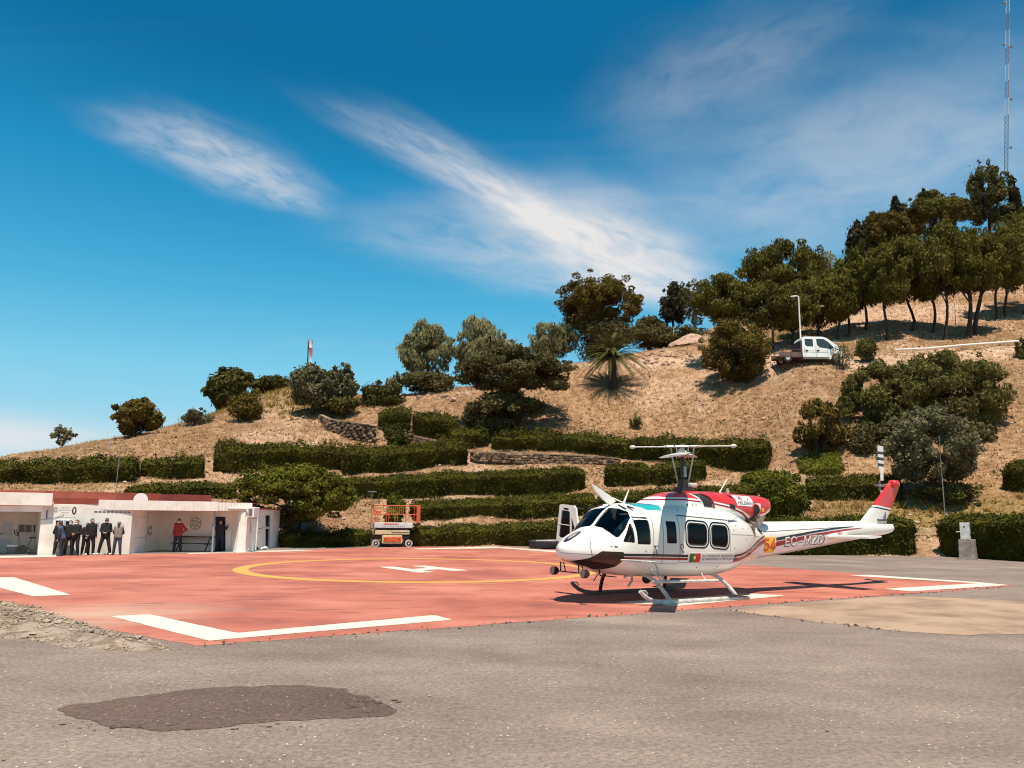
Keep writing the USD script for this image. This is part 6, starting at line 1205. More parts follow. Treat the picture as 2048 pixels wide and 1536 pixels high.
sb_ = thing('storage_box', 'white lidded box against the porch wall beside the bike', 'box', (*(gp(27, 1109.8)[:2]), .03), math.atan2(e1[1], e1[0])); prim_mesh('body', rbox((.55, .4, .34), .02, 1, (0, 0, .17)), m_grey, sb_); prim_mesh('lid', rbox((.6, .44, .06), .02, 1, (0, 0, .38)), m_frame, sb_)
sl = thing('folding_stool', 'low dark folding stool right of the exercise bike', 'stool', (*(gp(62, 1110.6)[:2]), .03), .4); prim_mesh('seat', rbox((.4, .3, .04), .01, 1, (0, 0, .36)), m_matblk, sl)
for s in (-1, 1): mb = MB(); mb.bar((-.2, s * .13, 0), (.2, s * .13, .34), .014, 5); prim_mesh('leg', mb.get(), m_dmetal, sl); mb = MB(); mb.bar((.2, s * .12, 0), (-.2, s * .12, .34), .014, 5); prim_mesh('leg', mb.get(), m_dmetal, sl)

# ---------------------------------------------------------------- scissor lift
m_or = P('lift_orange', (.62, .10, .03), .45, noise=.2, nscale=6); m_cr = P('lift_cream', (.62, .50, .28), .5, noise=.25, nscale=5); m_wh = P('lift_white', (.62, .60, .57), .5, noise=.2, nscale=5); m_tyre = P('tyre_rubber', (.03, .025, .022), .85, noise=.3, nscale=20)
LA, LB = gp(749, 1094.2)[:2], gp(819, 1094.2)[:2]; ld = unit(LB - LA); lw = np.linalg.norm(LB - LA); lc = (LA + LB) / 2 + np.array([-ld[1], ld[0]]) * .55
LZ = 1.28
lift = thing('scissor_lift', 'lowered scissor lift with orange guard rails and cream chassis at the pad edge', 'scissor lift', (*lc, 0), math.atan2(ld[1], ld[0]), scale=(1, 1, LZ))
HW, HD = lw / 2, .55; S_ = lw / 2.03
for x in (-HW + .06, HW - .06):
    for y in (-HD, HD):
        cyl = lambda r, w_: m3.Manifold.cylinder(w_, r, r, 22, True).rotate([90, 0, 0]).translate([x, y, .225]).scale([1, 1, 1 / LZ])
        wh = prim_mesh('wheel', cyl(.225, .18), P('white_tyre', (.50, .45, .40), .8, noise=.3, nscale=10), lift, smooth=40); prim_mesh('rim', cyl(.14, .20), m_dmetal, wh, smooth=40); prim_mesh('hub', cyl(.055, .23), m_wh, wh, smooth=40)
prim_mesh('chassis', rbox((lw * .58, 1.0, .42), .05, 2, (0, 0, .36)), m_cr, lift); prim_mesh('chassis_panel', rbox((lw * .5, .04, .24), .02, 2, (0, -.515, .36)), m_or, lift)
for x in (-lw * .2, lw * .2): prim_mesh('tail_lamp', rbox((.12, .03, .07), .02, 1, (x, -.54, .40)), m_dred, lift)
for x in (-lw * .42, lw * .42): prim_mesh('outrigger', rbox((lw * .2, .5, .2), .04, 2, (x, 0, .46)), m_dmetal, lift)
prim_mesh('base_tray', rbox((lw * .99, 1.02, .22), .03, 2, (0, 0, .70)), m_cr, lift); prim_mesh('tray_gap', rbox((lw * .5, .02, .03), .005, 1, (lw * .22, -.515, .70)), m_dmetal, lift)
for k in range(3):
    z0 = .82 + .03 * k
    prim_mesh('scissor_arm', rbox((lw * .96, .09, .05), .01, 1, (0, -.36, .845 + k * .03)), m_dmetal, lift)
prim_mesh('platform', rbox((lw * 1.10, 1.12, .25), .02, 2, (.05, 0, 1.03)), m_wh, lift); prim_mesh('platform_stripe', rbox((lw * .42, .02, .05), .005, 1, (-.1, -.565, 1.10)), m_or, lift)
strk = np.random.default_rng(4)
for x in np.linspace(-.55, .6, 9): prim_mesh('platform_mark', rbox((.07 + .05 * strk.random(), .012, .035), .004, 1, (x * S_, -.563, 1.00)), m_steel, lift)
RX0, RX1 = -lw * .53, lw * .78; RZ0, RZ1, RM = 1.15, 1.98, 1.56
prim_mesh('extension_deck', rbox((lw * .28, 1.05, .09), .02, 1, (lw * .68, 0, 1.10)), m_dmetal, lift)
for y in (-.53, .53):
    for z in (RM, RZ1): mb = MB(); mb.tube([(RX0, y, z), (RX1, y, z)], .022, 7); prim_mesh('rail', mb.get(), m_or, lift)
    for i, x in enumerate(np.r_[RX0, RX0 + .18, np.linspace(-.25, .75, 5) * S_, RX1 - .2, RX1]): mb = MB(); mb.tube([(x, y, RZ0 if i not in (3, 5) else RM), (x, y, RZ1)], .02, 6); prim_mesh('rail_post', mb.get(), m_or, lift)
    mb = MB(); mb.tube([(lw * .35, y, RM), (lw * .6, y, 1.18)], .02, 6); prim_mesh('rail_brace', mb.get(), P('brace_light', (.66, .38, .22), .5), lift)
for z in (RM, RZ1):
    for x in (RX0, RX1): mb = MB(); mb.tube([(x, -.53, z), (x, .53, z)], .022, 7); prim_mesh('rail', mb.get(), m_or, lift)
prim_mesh('end_gate', rbox((.2, .03, .8), .01, 1, (RX1 - .1, -.53, 1.56)), m_or, lift); prim_mesh('control_box', rbox((.3, .2, .22), .03, 1, (RX0 + .3, .3, 1.65)), m_or, lift)

# ---------------------------------------------------------------- big tractor tyre lying flat at the pad edge
ty = gp(1086, 1098); ty = ty + np.array([.15, .9, 0])
tyre = thing('tractor_tyre', 'big chevron-tread tractor tyre lying flat at the far edge of the pad', 'tyre', ty)
Rt, ht = .98, .52; pr = np.array([(.55, .03), (.80, .0), (Rt - .06, .05), (Rt, .16), (Rt, ht - .16), (Rt - .06, ht - .05), (.80, ht), (.55, ht - .03), (.62, ht - .12), (.62, .12), (.55, .03)])
prim_mesh('casing', trimesh.creation.revolve(pr, sections=40), m_tyre, tyre, smooth=40)
for k in range(36):
    a0 = k * 2 * math.pi / 36
    for half in (0, 1):
        mb = MB(); zz = np.linspace(.06, ht / 2 + .03, 4) if half == 0 else np.linspace(ht / 2 - .03, ht - .06, 4); aa = a0 + (np.abs(zz - ht / 2) / ht) * .42 + half * math.pi / 36
        mb.tube(np.c_[Rt * np.cos(aa), Rt * np.sin(aa), zz], .035, 5); prim_mesh('tread_lug', mb.get(), m_tyre, tyre)
# ---------------------------------------------------------------- white meter cabinet on a concrete plinth (right)
cbp = gp(1937, 1119); cab = thing('meter_cabinet', 'white metal cabinet standing on a rough concrete plinth before the tall hedge', 'cabinet', cbp, math.radians(-38))
sc_ = cbp[1] / 1600
w1, h1 = 26 * sc_, 39 * sc_; v = m3.Manifold.batch_hull([m3.Manifold.cube([w1 * 1.08, w1 * 1.08, .02], True).translate([0, 0, .01]), m3.Manifold.cube([w1, w1, .02], True).translate([0, 0, h1 - .01])]).refine_to_length(.12).warp_batch(lambda q: q + (meshkit.fbm(q * 6, 3, 4)[:, None] - .5) * .03)
prim_mesh('plinth', v, m_conc, cab); h2 = 32 * sc_
prim_mesh('cabinet_box', rbox((w1 * .62, w1 * .62, h2), .02, 2, (-.05, .0, h1 + h2 / 2)), P('cabinet_white', (.66, .63, .58), .6, noise=.3, nscale=7), cab)
for x, z, r in ((.08, .78, .045), (-.1, .88, .04), (.1, .28, .06), (-.12, .28, .045)): prim_mesh('socket', m3.Manifold.sphere(r, 12).scale([.35, 1, 1.3]).translate([-.05 + w1 * .31, x, h1 + h2 * z]), m_dmetal, cab)
prim_mesh('cabinet_label', m3.Manifold.cube([.1, .01, .1]).translate([-.1, -w1 * .31 - .008, h1 + h2 * .7]), m_grey, cab); mb = MB(); mb.tube([(-.25, -.2, h1 + h2 * .45), (-.42, -.3, h1 + h2 * .42)], .02, 6); prim_mesh('tap', mb.get(), m_metal, cab)

# ---------------------------------------------------------------- posts, lamps, windsock, mast
def lamp_post(label, base, topv, r, head, side=-1, mat=None, name='street_lamp', Y=None, arm=.5):
    b = on(*base) if Y is None else hp(base[0], Y); h = zat(b, topv) - b[2]
    t = thing(name, label, 'lamp post', b); mb = MB(); mb.tube([(0, 0, -.2), (0, 0, h)], [r, r * .7], 8); prim_mesh('pole', mb.get(), mat or m_metal, t, smooth=40)
    if head == 'arm':
        mb = MB(); mb.tube([(0, 0, h - .05), (side * arm * .5, 0, h + .0), (side * arm, 0, h - .02)], r * .6, 6); prim_mesh('arm', mb.get(), mat or m_metal, t); prim_mesh('lamp_head', rbox((arm * .8, .2, .1), .04, 2, (side * arm * 1.1, 0, h - .06)), mat or m_metal, t)
    if head == 'flood':
        prim_mesh('floodlight', rbox((.42, .12, .3), .03, 2, (0, -.08, h + .02)).rotate([-20, 0, 0]), m_grey, t); prim_mesh('lens', rbox((.36, .01, .24), .004, 1, (0, -.15, h + .0)).rotate([-20, 0, 0]), P('lens_grey', (.4, .36, .3), .2), t)
    if head == 'bar': mb = MB(); mb.bar((-.28, 0, h), (.28, 0, h), .035, 6); prim_mesh('lamp_head', mb.get(), m_grey, t)
    return t
m_pole = P('pole_pale', (.70, .65, .58), .6)
lamp_post('pale street lamp rising behind the pickup cab', (1603, 712), 592, .085, 'arm', -1, m_pole, Y=72.0)
lamp_post('small dark lamp post beside the windsock on the ridge', (596, 780), 731, .05, 'arm', 1, m_dmetal, Y=84, arm=.35)
lamp_post('thin floodlight pole behind the tall hedge at right', (1890, 1033), 872, .035, 'flood', 1, m_metal, name='floodlight_pole')
lamp_post('short lamp pole standing behind the scissor lift', (741, 1068), 984, .03, 'bar', 1, m_metal, name='floodlight_pole')
lamp_post('thin pale post among the pines at the sandy bank', (1912, 662), 585, .05, 'none', 1, m_pole, name='post', Y=80)
lamp_post('thin post left of the soil mound on the skyline', (1348, 690), 655, .06, 'none', 1, m_pole, name='post', Y=95)
lamp_post('small white marker post at the foot of the left skyline', (213, 892), 858, .03, 'none', 1, m_frame, name='post', Y=67)
ws = hp(612, 86); hw = zat(ws, 683) - ws[2]; wk = thing('windsock', 'red and white windsock hanging slack from a dark pole on the ridge', 'windsock', ws)
mb = MB(); mb.tube([(0, 0, 0), (0, 0, hw)], .07, 8); prim_mesh('pole', mb.get(), m_dmetal, wk)
mb = MB(); tt = np.linspace(0, 2 * math.pi, 20); mb.tube(np.c_[.18 + .28 * np.cos(tt), np.zeros(20), hw - .02 + .34 * np.sin(tt)], .035, 5, cap=False); prim_mesh('hoop', mb.get(), m_metal, wk)
for i in range(5):
    z0, z1 = hw + .10 - i * .85, hw + .10 - (i + 1) * .85; mb = MB(); xx = .22 + .05 * i; mb.tube([(xx, 0, z0), (xx + .04 * math.sin(i * 2), .05, (z0 + z1) / 2), (xx + .05, 0, z1)], np.array([.24 - .04 * i, .2 - .034 * i, .18 - .03 * i]), 10); prim_mesh('sock_band', mb.get(), P('sock_white', (.75, .70, .66), .8) if i % 2 == 0 else P('sock_red', (.60, .13, .08), .8), wk, smooth=60)
hb = hp(738, 78); mb = MB(); tt = np.linspace(0, math.pi, 16); rr_ = 10 * 78 / 1600; mb.tube(np.c_[np.r_[-rr_, rr_ * -np.cos(tt), rr_], np.zeros(18), np.r_[-.6, zat(hb, 773) - hb[2] + rr_ * 1.0 * np.sin(tt), -.6]], .02, 6)
hoop = thing('metal_hoop', 'thin arched metal hoop over the dark flat bush', 'hoop', hb); prim_mesh('arch', mb.get(), m_dmetal, hoop)
# lattice mast, painted red and white, above the tallest tree
mp_ = hp(2012, 118); mt = thing('radio_mast', 'tall slender red and white lattice mast rising above the tallest tree', 'radio mast', mp_)
mtop = zat(mp_, -40) - mp_[2]; mt_ = UsdGeom.Xformable(mt); mt_.AddRotateYOp().Set(5.6); bands = [(-40, 24, 'w'), (24, 58, 'r'), (58, 92, 'w'), (92, 127, 'r'), (127, 160, 'w'), (160, 195, 'r'), (195, 229, 'w'), (229, 480, 'b')]
m_ms = {'w': P('mast_white', (.42, .44, .46), .6), 'r': P('mast_red', (.24, .09, .11), .6), 'b': P('mast_grey', (.07, .12, .15), .6)}; hwid = .30; dx = -.014
for v0, v1, c in bands:
    z1, z0 = zat(mp_, v0) - mp_[2], max(zat(mp_, v1) - mp_[2], -1); mb = MB(); ang = np.arange(3) * 2 * math.pi / 3 + .5; L3 = np.c_[np.cos(ang), np.sin(ang)] * hwid
    for q in L3: mb.bar((q[0], q[1], z0), (q[0], q[1], z1), .05, 5)
    nb = max(2, int((z1 - z0) / .8)); zz = np.linspace(z0, z1, nb + 1)
    for a_, b_ in zip(zz[:-1], zz[1:]):
        for k in range(3): q, w_ = L3[k], L3[(k + 1) % 3]; mb.bar((q[0], q[1], a_), (w_[0], w_[1], b_), .03, 4)
    prim_mesh('mast_section', mb.get(), m_ms[c], mt)
for v_, s in ((88, -1), (90, 1), (196, 1), (4, -1), (293, 1)):
    z = zat(mp_, v_) - mp_[2]; prim_mesh('aerial', rbox((.35, .3, .3), .05, 1, (s * .62, 0, z)), m_grey, mt)
mb = MB(); z = zat(mp_, 5) - mp_[2]; mb.bar((0, 0, z), (-.85, 0, z + .1), .05, 5); mb.bar((-.85, 0, z - .5), (-.85, 0, z + .5), .05, 5); prim_mesh('aerial', mb.get(), m_metal, mt)

# ---------------------------------------------------------------- white double-cab pickup on the hill road
pk0 = on(1605, 729); pkb = np.array([*(ray(1640, 728)[:2] * 71.0), 0]); pkb[2] = hz(pkb[0], pkb[1])
pk = thing('pickup_truck', 'white double-cab pickup with dropside bed parked on the hill road', 'pickup', (pkb[0], pkb[1], zat(pkb, 728.5)), math.radians(2))
m_pw = P('van_white', (.78, .76, .71), .3, coat=.5, noise=.08, nscale=2); k_ = 71.0 / 1600
X = lambda u: (u - 1640) * k_; Zp = lambda v: (728.5 - v) * k_
side = Polygon([(X(u), Zp(v)) for u, v in ((1596.5,718),(1596,681),(1599,676.5),(1606,675.5),(1640,675.5),(1648,678),(1668,694),(1676,700),(1679,708),(1679,722),(1650,722),(1648,718))])
wd = 1.0; body = prism_xz(side.buffer(-.04).buffer(.04, quad_segs=4), -wd, wd)
body = body.warp_batch(lambda q: np.c_[q[:, 0], q[:, 1] * np.where(q[:, 2] > 1.25, 1 - (q[:, 2] - 1.25) * .14, 1), q[:, 2]])
wins = {'rear_window': rpoly([(X(u), Zp(v)) for u, v in ((1602.5,681),(1619,681),(1619,696.5),(1606,696.5),(1602.5,693))], .05), 'front_window': rpoly([(X(u), Zp(v)) for u, v in ((1626,680.5),(1641,680.5),(1650,686),(1663,700),(1652,701),(1632,698),(1627,693))], .03)}
hole = m3.Manifold()
for p in wins.values(): hole = hole + prism_xz(p, -1.3, -.86) + prism_xz(p, .86, 1.3)
arch = prism_xz(Point(X(1664), Zp(721)).buffer(.44), -1.3, -.6) + prism_xz(Point(X(1664), Zp(721)).buffer(.44), .6, 1.3)
prim_mesh('body', body - hole - arch, m_pw, pk, smooth=35)
for nm, p in wins.items():
    for y in (-1, 1): prim_mesh(nm, prism_xz(p, y * .9, y * .885), m_pane, pk)
wsd = [(X(1649), Zp(679)), (X(1668.5), Zp(694.5))]; mb = MB(); off = .012; mb.add([(wsd[0][0] + off, -.78, wsd[0][1] + off), (wsd[1][0] + off, -.84, wsd[1][1] + off), (wsd[1][0] + off, .84, wsd[1][1] + off), (wsd[0][0] + off, .78, wsd[0][1] + off)], [[0, 1, 2, 3]]); prim_mesh('windscreen', mb.get(), m_pane, pk)
prim_mesh('sill', m3.Manifold.cube([X(1650) - X(1597), 2.0, .16]).translate([X(1597), -1.005, Zp(722)]), m_grey, pk); prim_mesh('headboard', m3.Manifold.cube([.16, 2.0, 1.5]).translate([X(1592), -1, Zp(719)]), m_wood, pk)
m_bed = P('bed_brown', (.17, .10, .075), .8, noise=.3, nscale=6)
prim_mesh('bed_floor', m3.Manifold.cube([X(1592) - X(1548), 2.0, .1]).translate([X(1548), -1, Zp(719)]), m_bed, pk)
for y in (-1, .95):
    prim_mesh('bed_side', m3.Manifold.cube([X(1592) - X(1548), .05, .42]).translate([X(1548), y, Zp(718)]), m_bed, pk)
    for u in (1555, 1572, 1588): prim_mesh('bed_stake', m3.Manifold.cube([.06, .06, .72]).translate([X(u), y - .01, Zp(718)]), m_wood, pk)
    mb = MB(); mb.bar((X(1548), y, Zp(704)), (X(1592), y, Zp(703)), .03, 5); prim_mesh('bed_rail', mb.get(), m_wood, pk)
for u in (1664, 1566):
    for y in (-.86, .86):
        mb = MB(); mb.tube([(X(u), y - .11, .36), (X(u), y + .11, .36)], .36, 20); wq = prim_mesh('wheel', mb.get(), m_tyre, pk, smooth=40); mb = MB(); mb.tube([(X(u), y - .125, .36), (X(u), y + .125, .36)], .2, 14); prim_mesh('hubcap', mb.get(), m_wh, wq, smooth=40)
for u in (1605, 1628): prim_mesh('door_handle', rbox((.24, .03, .1), .02, 1, (X(u), -1.01, Zp(704.5))), m_dmetal, pk)
for u in (1600.5, 1623.5, 1648): prim_mesh('door_joint', m3.Manifold.cube([.02, .012, 1.0]).translate([X(u), -1.006, Zp(718)]), P('joint_grey', (.3, .29, .27), .7), pk)
prim_mesh('trim_line', m3.Manifold.cube([X(1648) - X(1598), .012, .03]).translate([X(1598), -1.008, Zp(706)]), P('joint_grey', (.3, .29, .27), .7), pk); prim_mesh('bumper', rbox((.2, 1.9, .35), .06, 2, (X(1678), 0, Zp(717))), m_dmetal, pk)
prim_mesh('headlamp', rbox((.18, .3, .2), .05, 2, (X(1676), -.82, Zp(706))), m_metal, pk); prim_mesh('headlamp', rbox((.18, .3, .2), .05, 2, (X(1676), .82, Zp(706))), m_metal, pk); prim_mesh('mirror', rbox((.1, .2, .3), .04, 2, (X(1654), -1.1, Zp(698))), m_matblk, pk)

# ---------------------------------------------------------------- soil mound, road pipe, ledge, drum, rock walls
def heap(name, label, box, Y, mat, cat, seed):
    c, rx, rz = bbox(*box, Y); b = hp((box[0] + box[2]) / 2, Y); top = c[2] + rz
    s = trimesh.creation.icosphere(subdivisions=4); q = s.vertices * [rx, rx * .8, 1]; hgt = top - b[2]
    r = np.linalg.norm(s.vertices[:, :2], axis=1); zz = hgt * np.clip(1 - r ** 1.6, 0, 1) * (s.vertices[:, 2] > -.05) + (meshkit.fbm(q * 1.2, 4, seed) - .5) * .5
    single(name, (np.c_[q[:, 0] + b[0], q[:, 1] + b[1], b[2] - .35 + zz], s.faces), mat, label, cat, smooth=True)
m_soil = P('pale_soil', (.42, .27, .19), .95, col2=(.26, .155, .10), nscale=2.2, coords='geo', bump=.05, bscale=6)
heap('soil_mound', 'rounded mound of pale pinkish soil behind the road', (1334, 661, 1432, 705), 91, m_soil, 'soil mound', 3)
pq = [on(1785, 709), on(1850, 706), on(1925, 699), on(2048, 690)]; pq = np.array(pq) + [0, -.4, .32]
mb = MB(); mb.tube(pq, .10, 8); single('road_pipe', mb.get(), P('pipe_white', (.68, .58, .50), .7), 'long pale pipe laid along the edge of the road at right', 'pipe', smooth=60)
lg = thing('stone_ledge', 'weathered concrete ledge under the shade tree', 'ledge', (0, 0, 0)); la, lb2 = hp(598, 50.0), hp(706, 50.6)
for i in range(5):
    a, b = la + (lb2 - la) * i / 5, la + (lb2 - la) * (i + .96) / 5; zt_ = zat(a, 1066); d = unit((b - a)[:2]); L_ = np.linalg.norm((b - a)[:2])
    mb = MB(); mb.box(((a + b)[0] / 2, (a + b)[1] / 2, zt_ - .06 - .01 * (i % 2)), (L_, .5, .14), math.atan2(d[1], d[0])); prim_mesh('slab', mb.get(), m_conc, lg)
    mb = MB(); mb.box(((a + b)[0] / 2, (a + b)[1] / 2 + .1, zt_ / 2 - .1), (L_, .3, zt_), math.atan2(d[1], d[0])); prim_mesh('block', mb.get(), m_conc, lg)
dr_ = hp(603, 50.5); dz = zat(dr_, 1060); drum = thing('blue_drum', 'blue plastic drum standing on the ledge by the tree trunks', 'drum', (dr_[0], dr_[1], dz)); m_bl = P('drum_blue', (.01, .085, .20), .4)
hd_ = 20 * dr_[1] / 1600; prim_mesh('drum', trimesh.creation.revolve(np.array([(0, 0), (.17, 0), (.21, .04), (.21, hd_ * .45), (.22, hd_ * .5), (.21, hd_ * .55), (.21, hd_ * .85), (.12, hd_ * .93), (.06, hd_ * .95), (.06, hd_), (0, hd_)]), sections=20), m_bl, drum, smooth=40)
def rock_wall(label, topline, foot, seed, cell=(.34, .17), mat1=None, coping=True):
    """dry stone wall: each stone its own block set in rough courses between the foot line and the top line (pixels)"""
    g = np.random.default_rng(seed); T = np.array([on(*q) for q in topline]); Fp = np.array([on(*q) for q in foot])
    sT = np.r_[0, np.cumsum(np.linalg.norm(np.diff(T[:, :2], axis=0), axis=1))]; L = sT[-1]; tt = sT / L
    sF = np.r_[0, np.cumsum(np.linalg.norm(np.diff(Fp[:, :2], axis=0), axis=1))]; sF /= sF[-1]
    line = lambda t: np.array([np.interp(t, sF, Fp[:, k]) for k in range(3)])
    tz = lambda t: np.interp(t, tt, [zat(line(a), v_) for a, (_, v_) in zip(tt, topline)])
    wall = thing('stone_wall', label, 'stone wall', (0, 0, 0)); mats = [P('stone_%s' % n_, c, .95, noise=.4, nscale=9, coords='geo') for n_, c in (('brown', (.15, .085, .048)), ('tan', (.25, .15, .085)), ('dark', (.085, .046, .026)), ('pale', (.36, .225, .135)))]
    d = unit(line(1)[:2] - line(0)[:2]); nrm = np.array([d[1], -d[0]]); nrm = nrm * (-1 if nrm[1] > 0 else 1)
    ts = np.linspace(0, 1, 40); pts = np.array([line(t) for t in ts]); tops = np.array([tz(t) for t in ts]); tops = np.maximum(tops, pts[:, 2] + .25)
    mb = MB(); kk = len(ts); bk_ = np.r_[-nrm * .5, 0]
    vv = np.vstack([np.c_[pts[:, :2], pts[:, 2] - .4], np.c_[pts[:, :2], tops - .04], np.c_[pts[:, :2] - nrm * .6, tops - .04]]); mb.add(vv, [[i, i + 1, kk + i + 1, kk + i] for i in range(kk - 1)] + [[kk + i, kk + i + 1, 2 * kk + i + 1, 2 * kk + i] for i in range(kk - 1)])
    prim_mesh('backing', mb.get(), mats[2], wall)
    bs = trimesh.creation.box((1, 1, 1)).subdivide(); sv = bs.vertices / np.linalg.norm(bs.vertices, axis=1, keepdims=True) * .28 + bs.vertices * .55; cnt = 0
    z = -.1
    rows = int(np.max(tops - pts[:, 2]) / cell[1]) + 1
    for r in range(rows):
        s = g.uniform(0, cell[0])
        while s < L and cnt < 300:
            w = cell[0] * g.uniform(.6, 1.5); t = (s + w / 2) / L
            if t > 1: break
            b = line(t); zz = b[2] + (r + .5) * cell[1] + g.normal(0, .02)
            if zz + cell[1] * .3 < tz(t) or r == 0:
                q = sv * [w * .98, .26, cell[1] * g.uniform(.85, 1.15)] + g.normal(0, .012, sv.shape); a = math.atan2(d[1], d[0]); ca_, sa_ = math.cos(a), math.sin(a); q = np.c_[q[:, 0] * ca_ - q[:, 1] * sa_, q[:, 0] * sa_ + q[:, 1] * ca_, q[:, 2]]
                o = b[:2] + nrm * g.uniform(-.03, .05); prim_mesh('stone', (q + [o[0], o[1], zz], bs.faces), mats[g.choice(4, p=(.4, .3, .18, .12))], wall); cnt += 1
            s += w * 1.02
    if coping:
        for i in range(0, kk - 1, 2):
            a, b = np.r_[pts[i, :2], tops[i]], np.r_[pts[min(i + 2, kk - 1), :2], tops[min(i + 2, kk - 1)]]; mb = MB(); c_ = (a + b) / 2; dd2 = b - a; l_ = np.linalg.norm(dd2); x_ = dd2 / l_; y_ = np.r_[-nrm, 0]; z_ = np.cross(x_, y_); mb.box(c_ + z_ * .02 + y_ * .12, (l_ * .97, .42, .09), R=np.c_[x_, y_, z_]); prim_mesh('coping_stone', mb.get(), mats[3], wall)
    return wall
rock_wall('level dry stone wall below the longest hedge', [(948,904),(1060,907),(1190,913),(1240,918)], [(940,924),(1060,927),(1190,928),(1240,930)], 1, (.36, .19))
rock_wall('sloping dry stone wall coming down from the round tree', [(640,830),(662,833),(705,841),(752,853)], [(640,838),(656,862),(700,880),(752,886)], 2, (.36, .2))
rock_wall('lower end of the sloping wall, right of the dark bush', [(812,868),(860,879),(905,888)], [(812,884),(860,893),(905,897)], 3, (.34, .2))
# white rubble rocks on the bank below the left trees
rk = np.random.default_rng(9); rc = np.array([on(u, v) for u, v in zip(rk.uniform(806, 920, 22), rk.uniform(780, 800, 22))]); single('bank_rocks', blobs(rc, rk.uniform(.15, .4, 22), rk, 1), m_soil, 'pale rocks along the top of the bank below the pepper trees', 'rocks', kind='stuff')
rc = np.array([on(u, v) for u, v in zip(rk.uniform(1280, 1400, 60), rk.uniform(690, 730, 60))]); single('bank_rubble', blobs(rc, rk.uniform(.1, .32, 60), rk, 1), m_soil, 'broken stones on the cut bank below the soil mound', 'rubble', kind='stuff')

sA, zA = wp(A_, B_, 78, 1040); sB, zB = wp(A_, B_, 128, 1028); dA = unit(B_ - A_); nA = np.array([dA[1], -dA[0]]) * .02
mb = MB(); tt = np.linspace(0, 1, 8); pc_ = [np.r_[A_ + dA * (sA + (sB - sA) * t) + nA, zA + (zB - zA) * t - .06 * math.sin(math.pi * t)] for t in tt]; mb.tube(pc_, .008, 5); prim_mesh('cable', mb.get(), m_grey, bld)
mb = MB(); mb.tube([np.r_[P1 + np.array([.05, .45]), .1], np.r_[P1 + np.array([.05, .45]), 2.1]], .03, 7); prim_mesh('downpipe', mb.get(), m_trim, bld)
mb = MB(); mb.tube([np.r_[P1 + np.array([.1, .2]), zat(P1, 1035)], np.r_[P1 + np.array([.12, .3]), 1.0]], .015, 5); prim_mesh('cable', mb.get(), m_grey, bld)
# ---------------------------------------------------------------- people
m_skin = P('skin', (.40, .22, .15), .55); m_mask = P('face_mask', (.80, .77, .72), .8); m_maskd = P('dark_mask', (.05, .05, .055), .8); m_hair = P('hair_dark', (.025, .017, .012), .8)
m_navy = P('navy_cloth', (.022, .024, .035), .9, noise=.3, nscale=14); m_jean = P('blue_jeans', (.05, .06, .10), .9, noise=.3, nscale=14); m_vest = P('blue_vest', (.06, .09, .17), .85, noise=.2, nscale=10); m_tan = P('grey_tan_vest', (.26, .22, .18), .9, noise=.3, nscale=12); m_redc = P('red_shirt', (.33, .035, .03), .9, noise=.2, nscale=10); m_shoe = P('shoe_black', (.015, .013, .013), .6); m_shoew = P('shoe_white', (.62, .58, .53), .7); m_white = P('white_cloth', (.74, .71, .66), .9); m_orange = P('orange_scarf', (.45, .17, .06), .9)
def chain(pts, rad, seg=16):
    sp = [m3.Manifold.sphere(r, seg).translate([float(x) for x in p]) for p, r in zip(pts, rad)]; out = m3.Manifold()
    for a, b in zip(sp[:-1], sp[1:]): out = out + m3.Manifold.batch_hull([a, b])
    return out
def soft(m, edge=.03, it=6):
    m = m.refine_to_length(edge); q = m.to_mesh(); t = trimesh.Trimesh(q.vert_properties[:, :3], q.tri_verts, process=True); trimesh.smoothing.filter_taubin(t, iterations=it); return t
def ell(c, r, seg=18): return m3.Manifold.sphere(1, seg).scale([float(x) for x in r]).translate([float(x) for x in c])
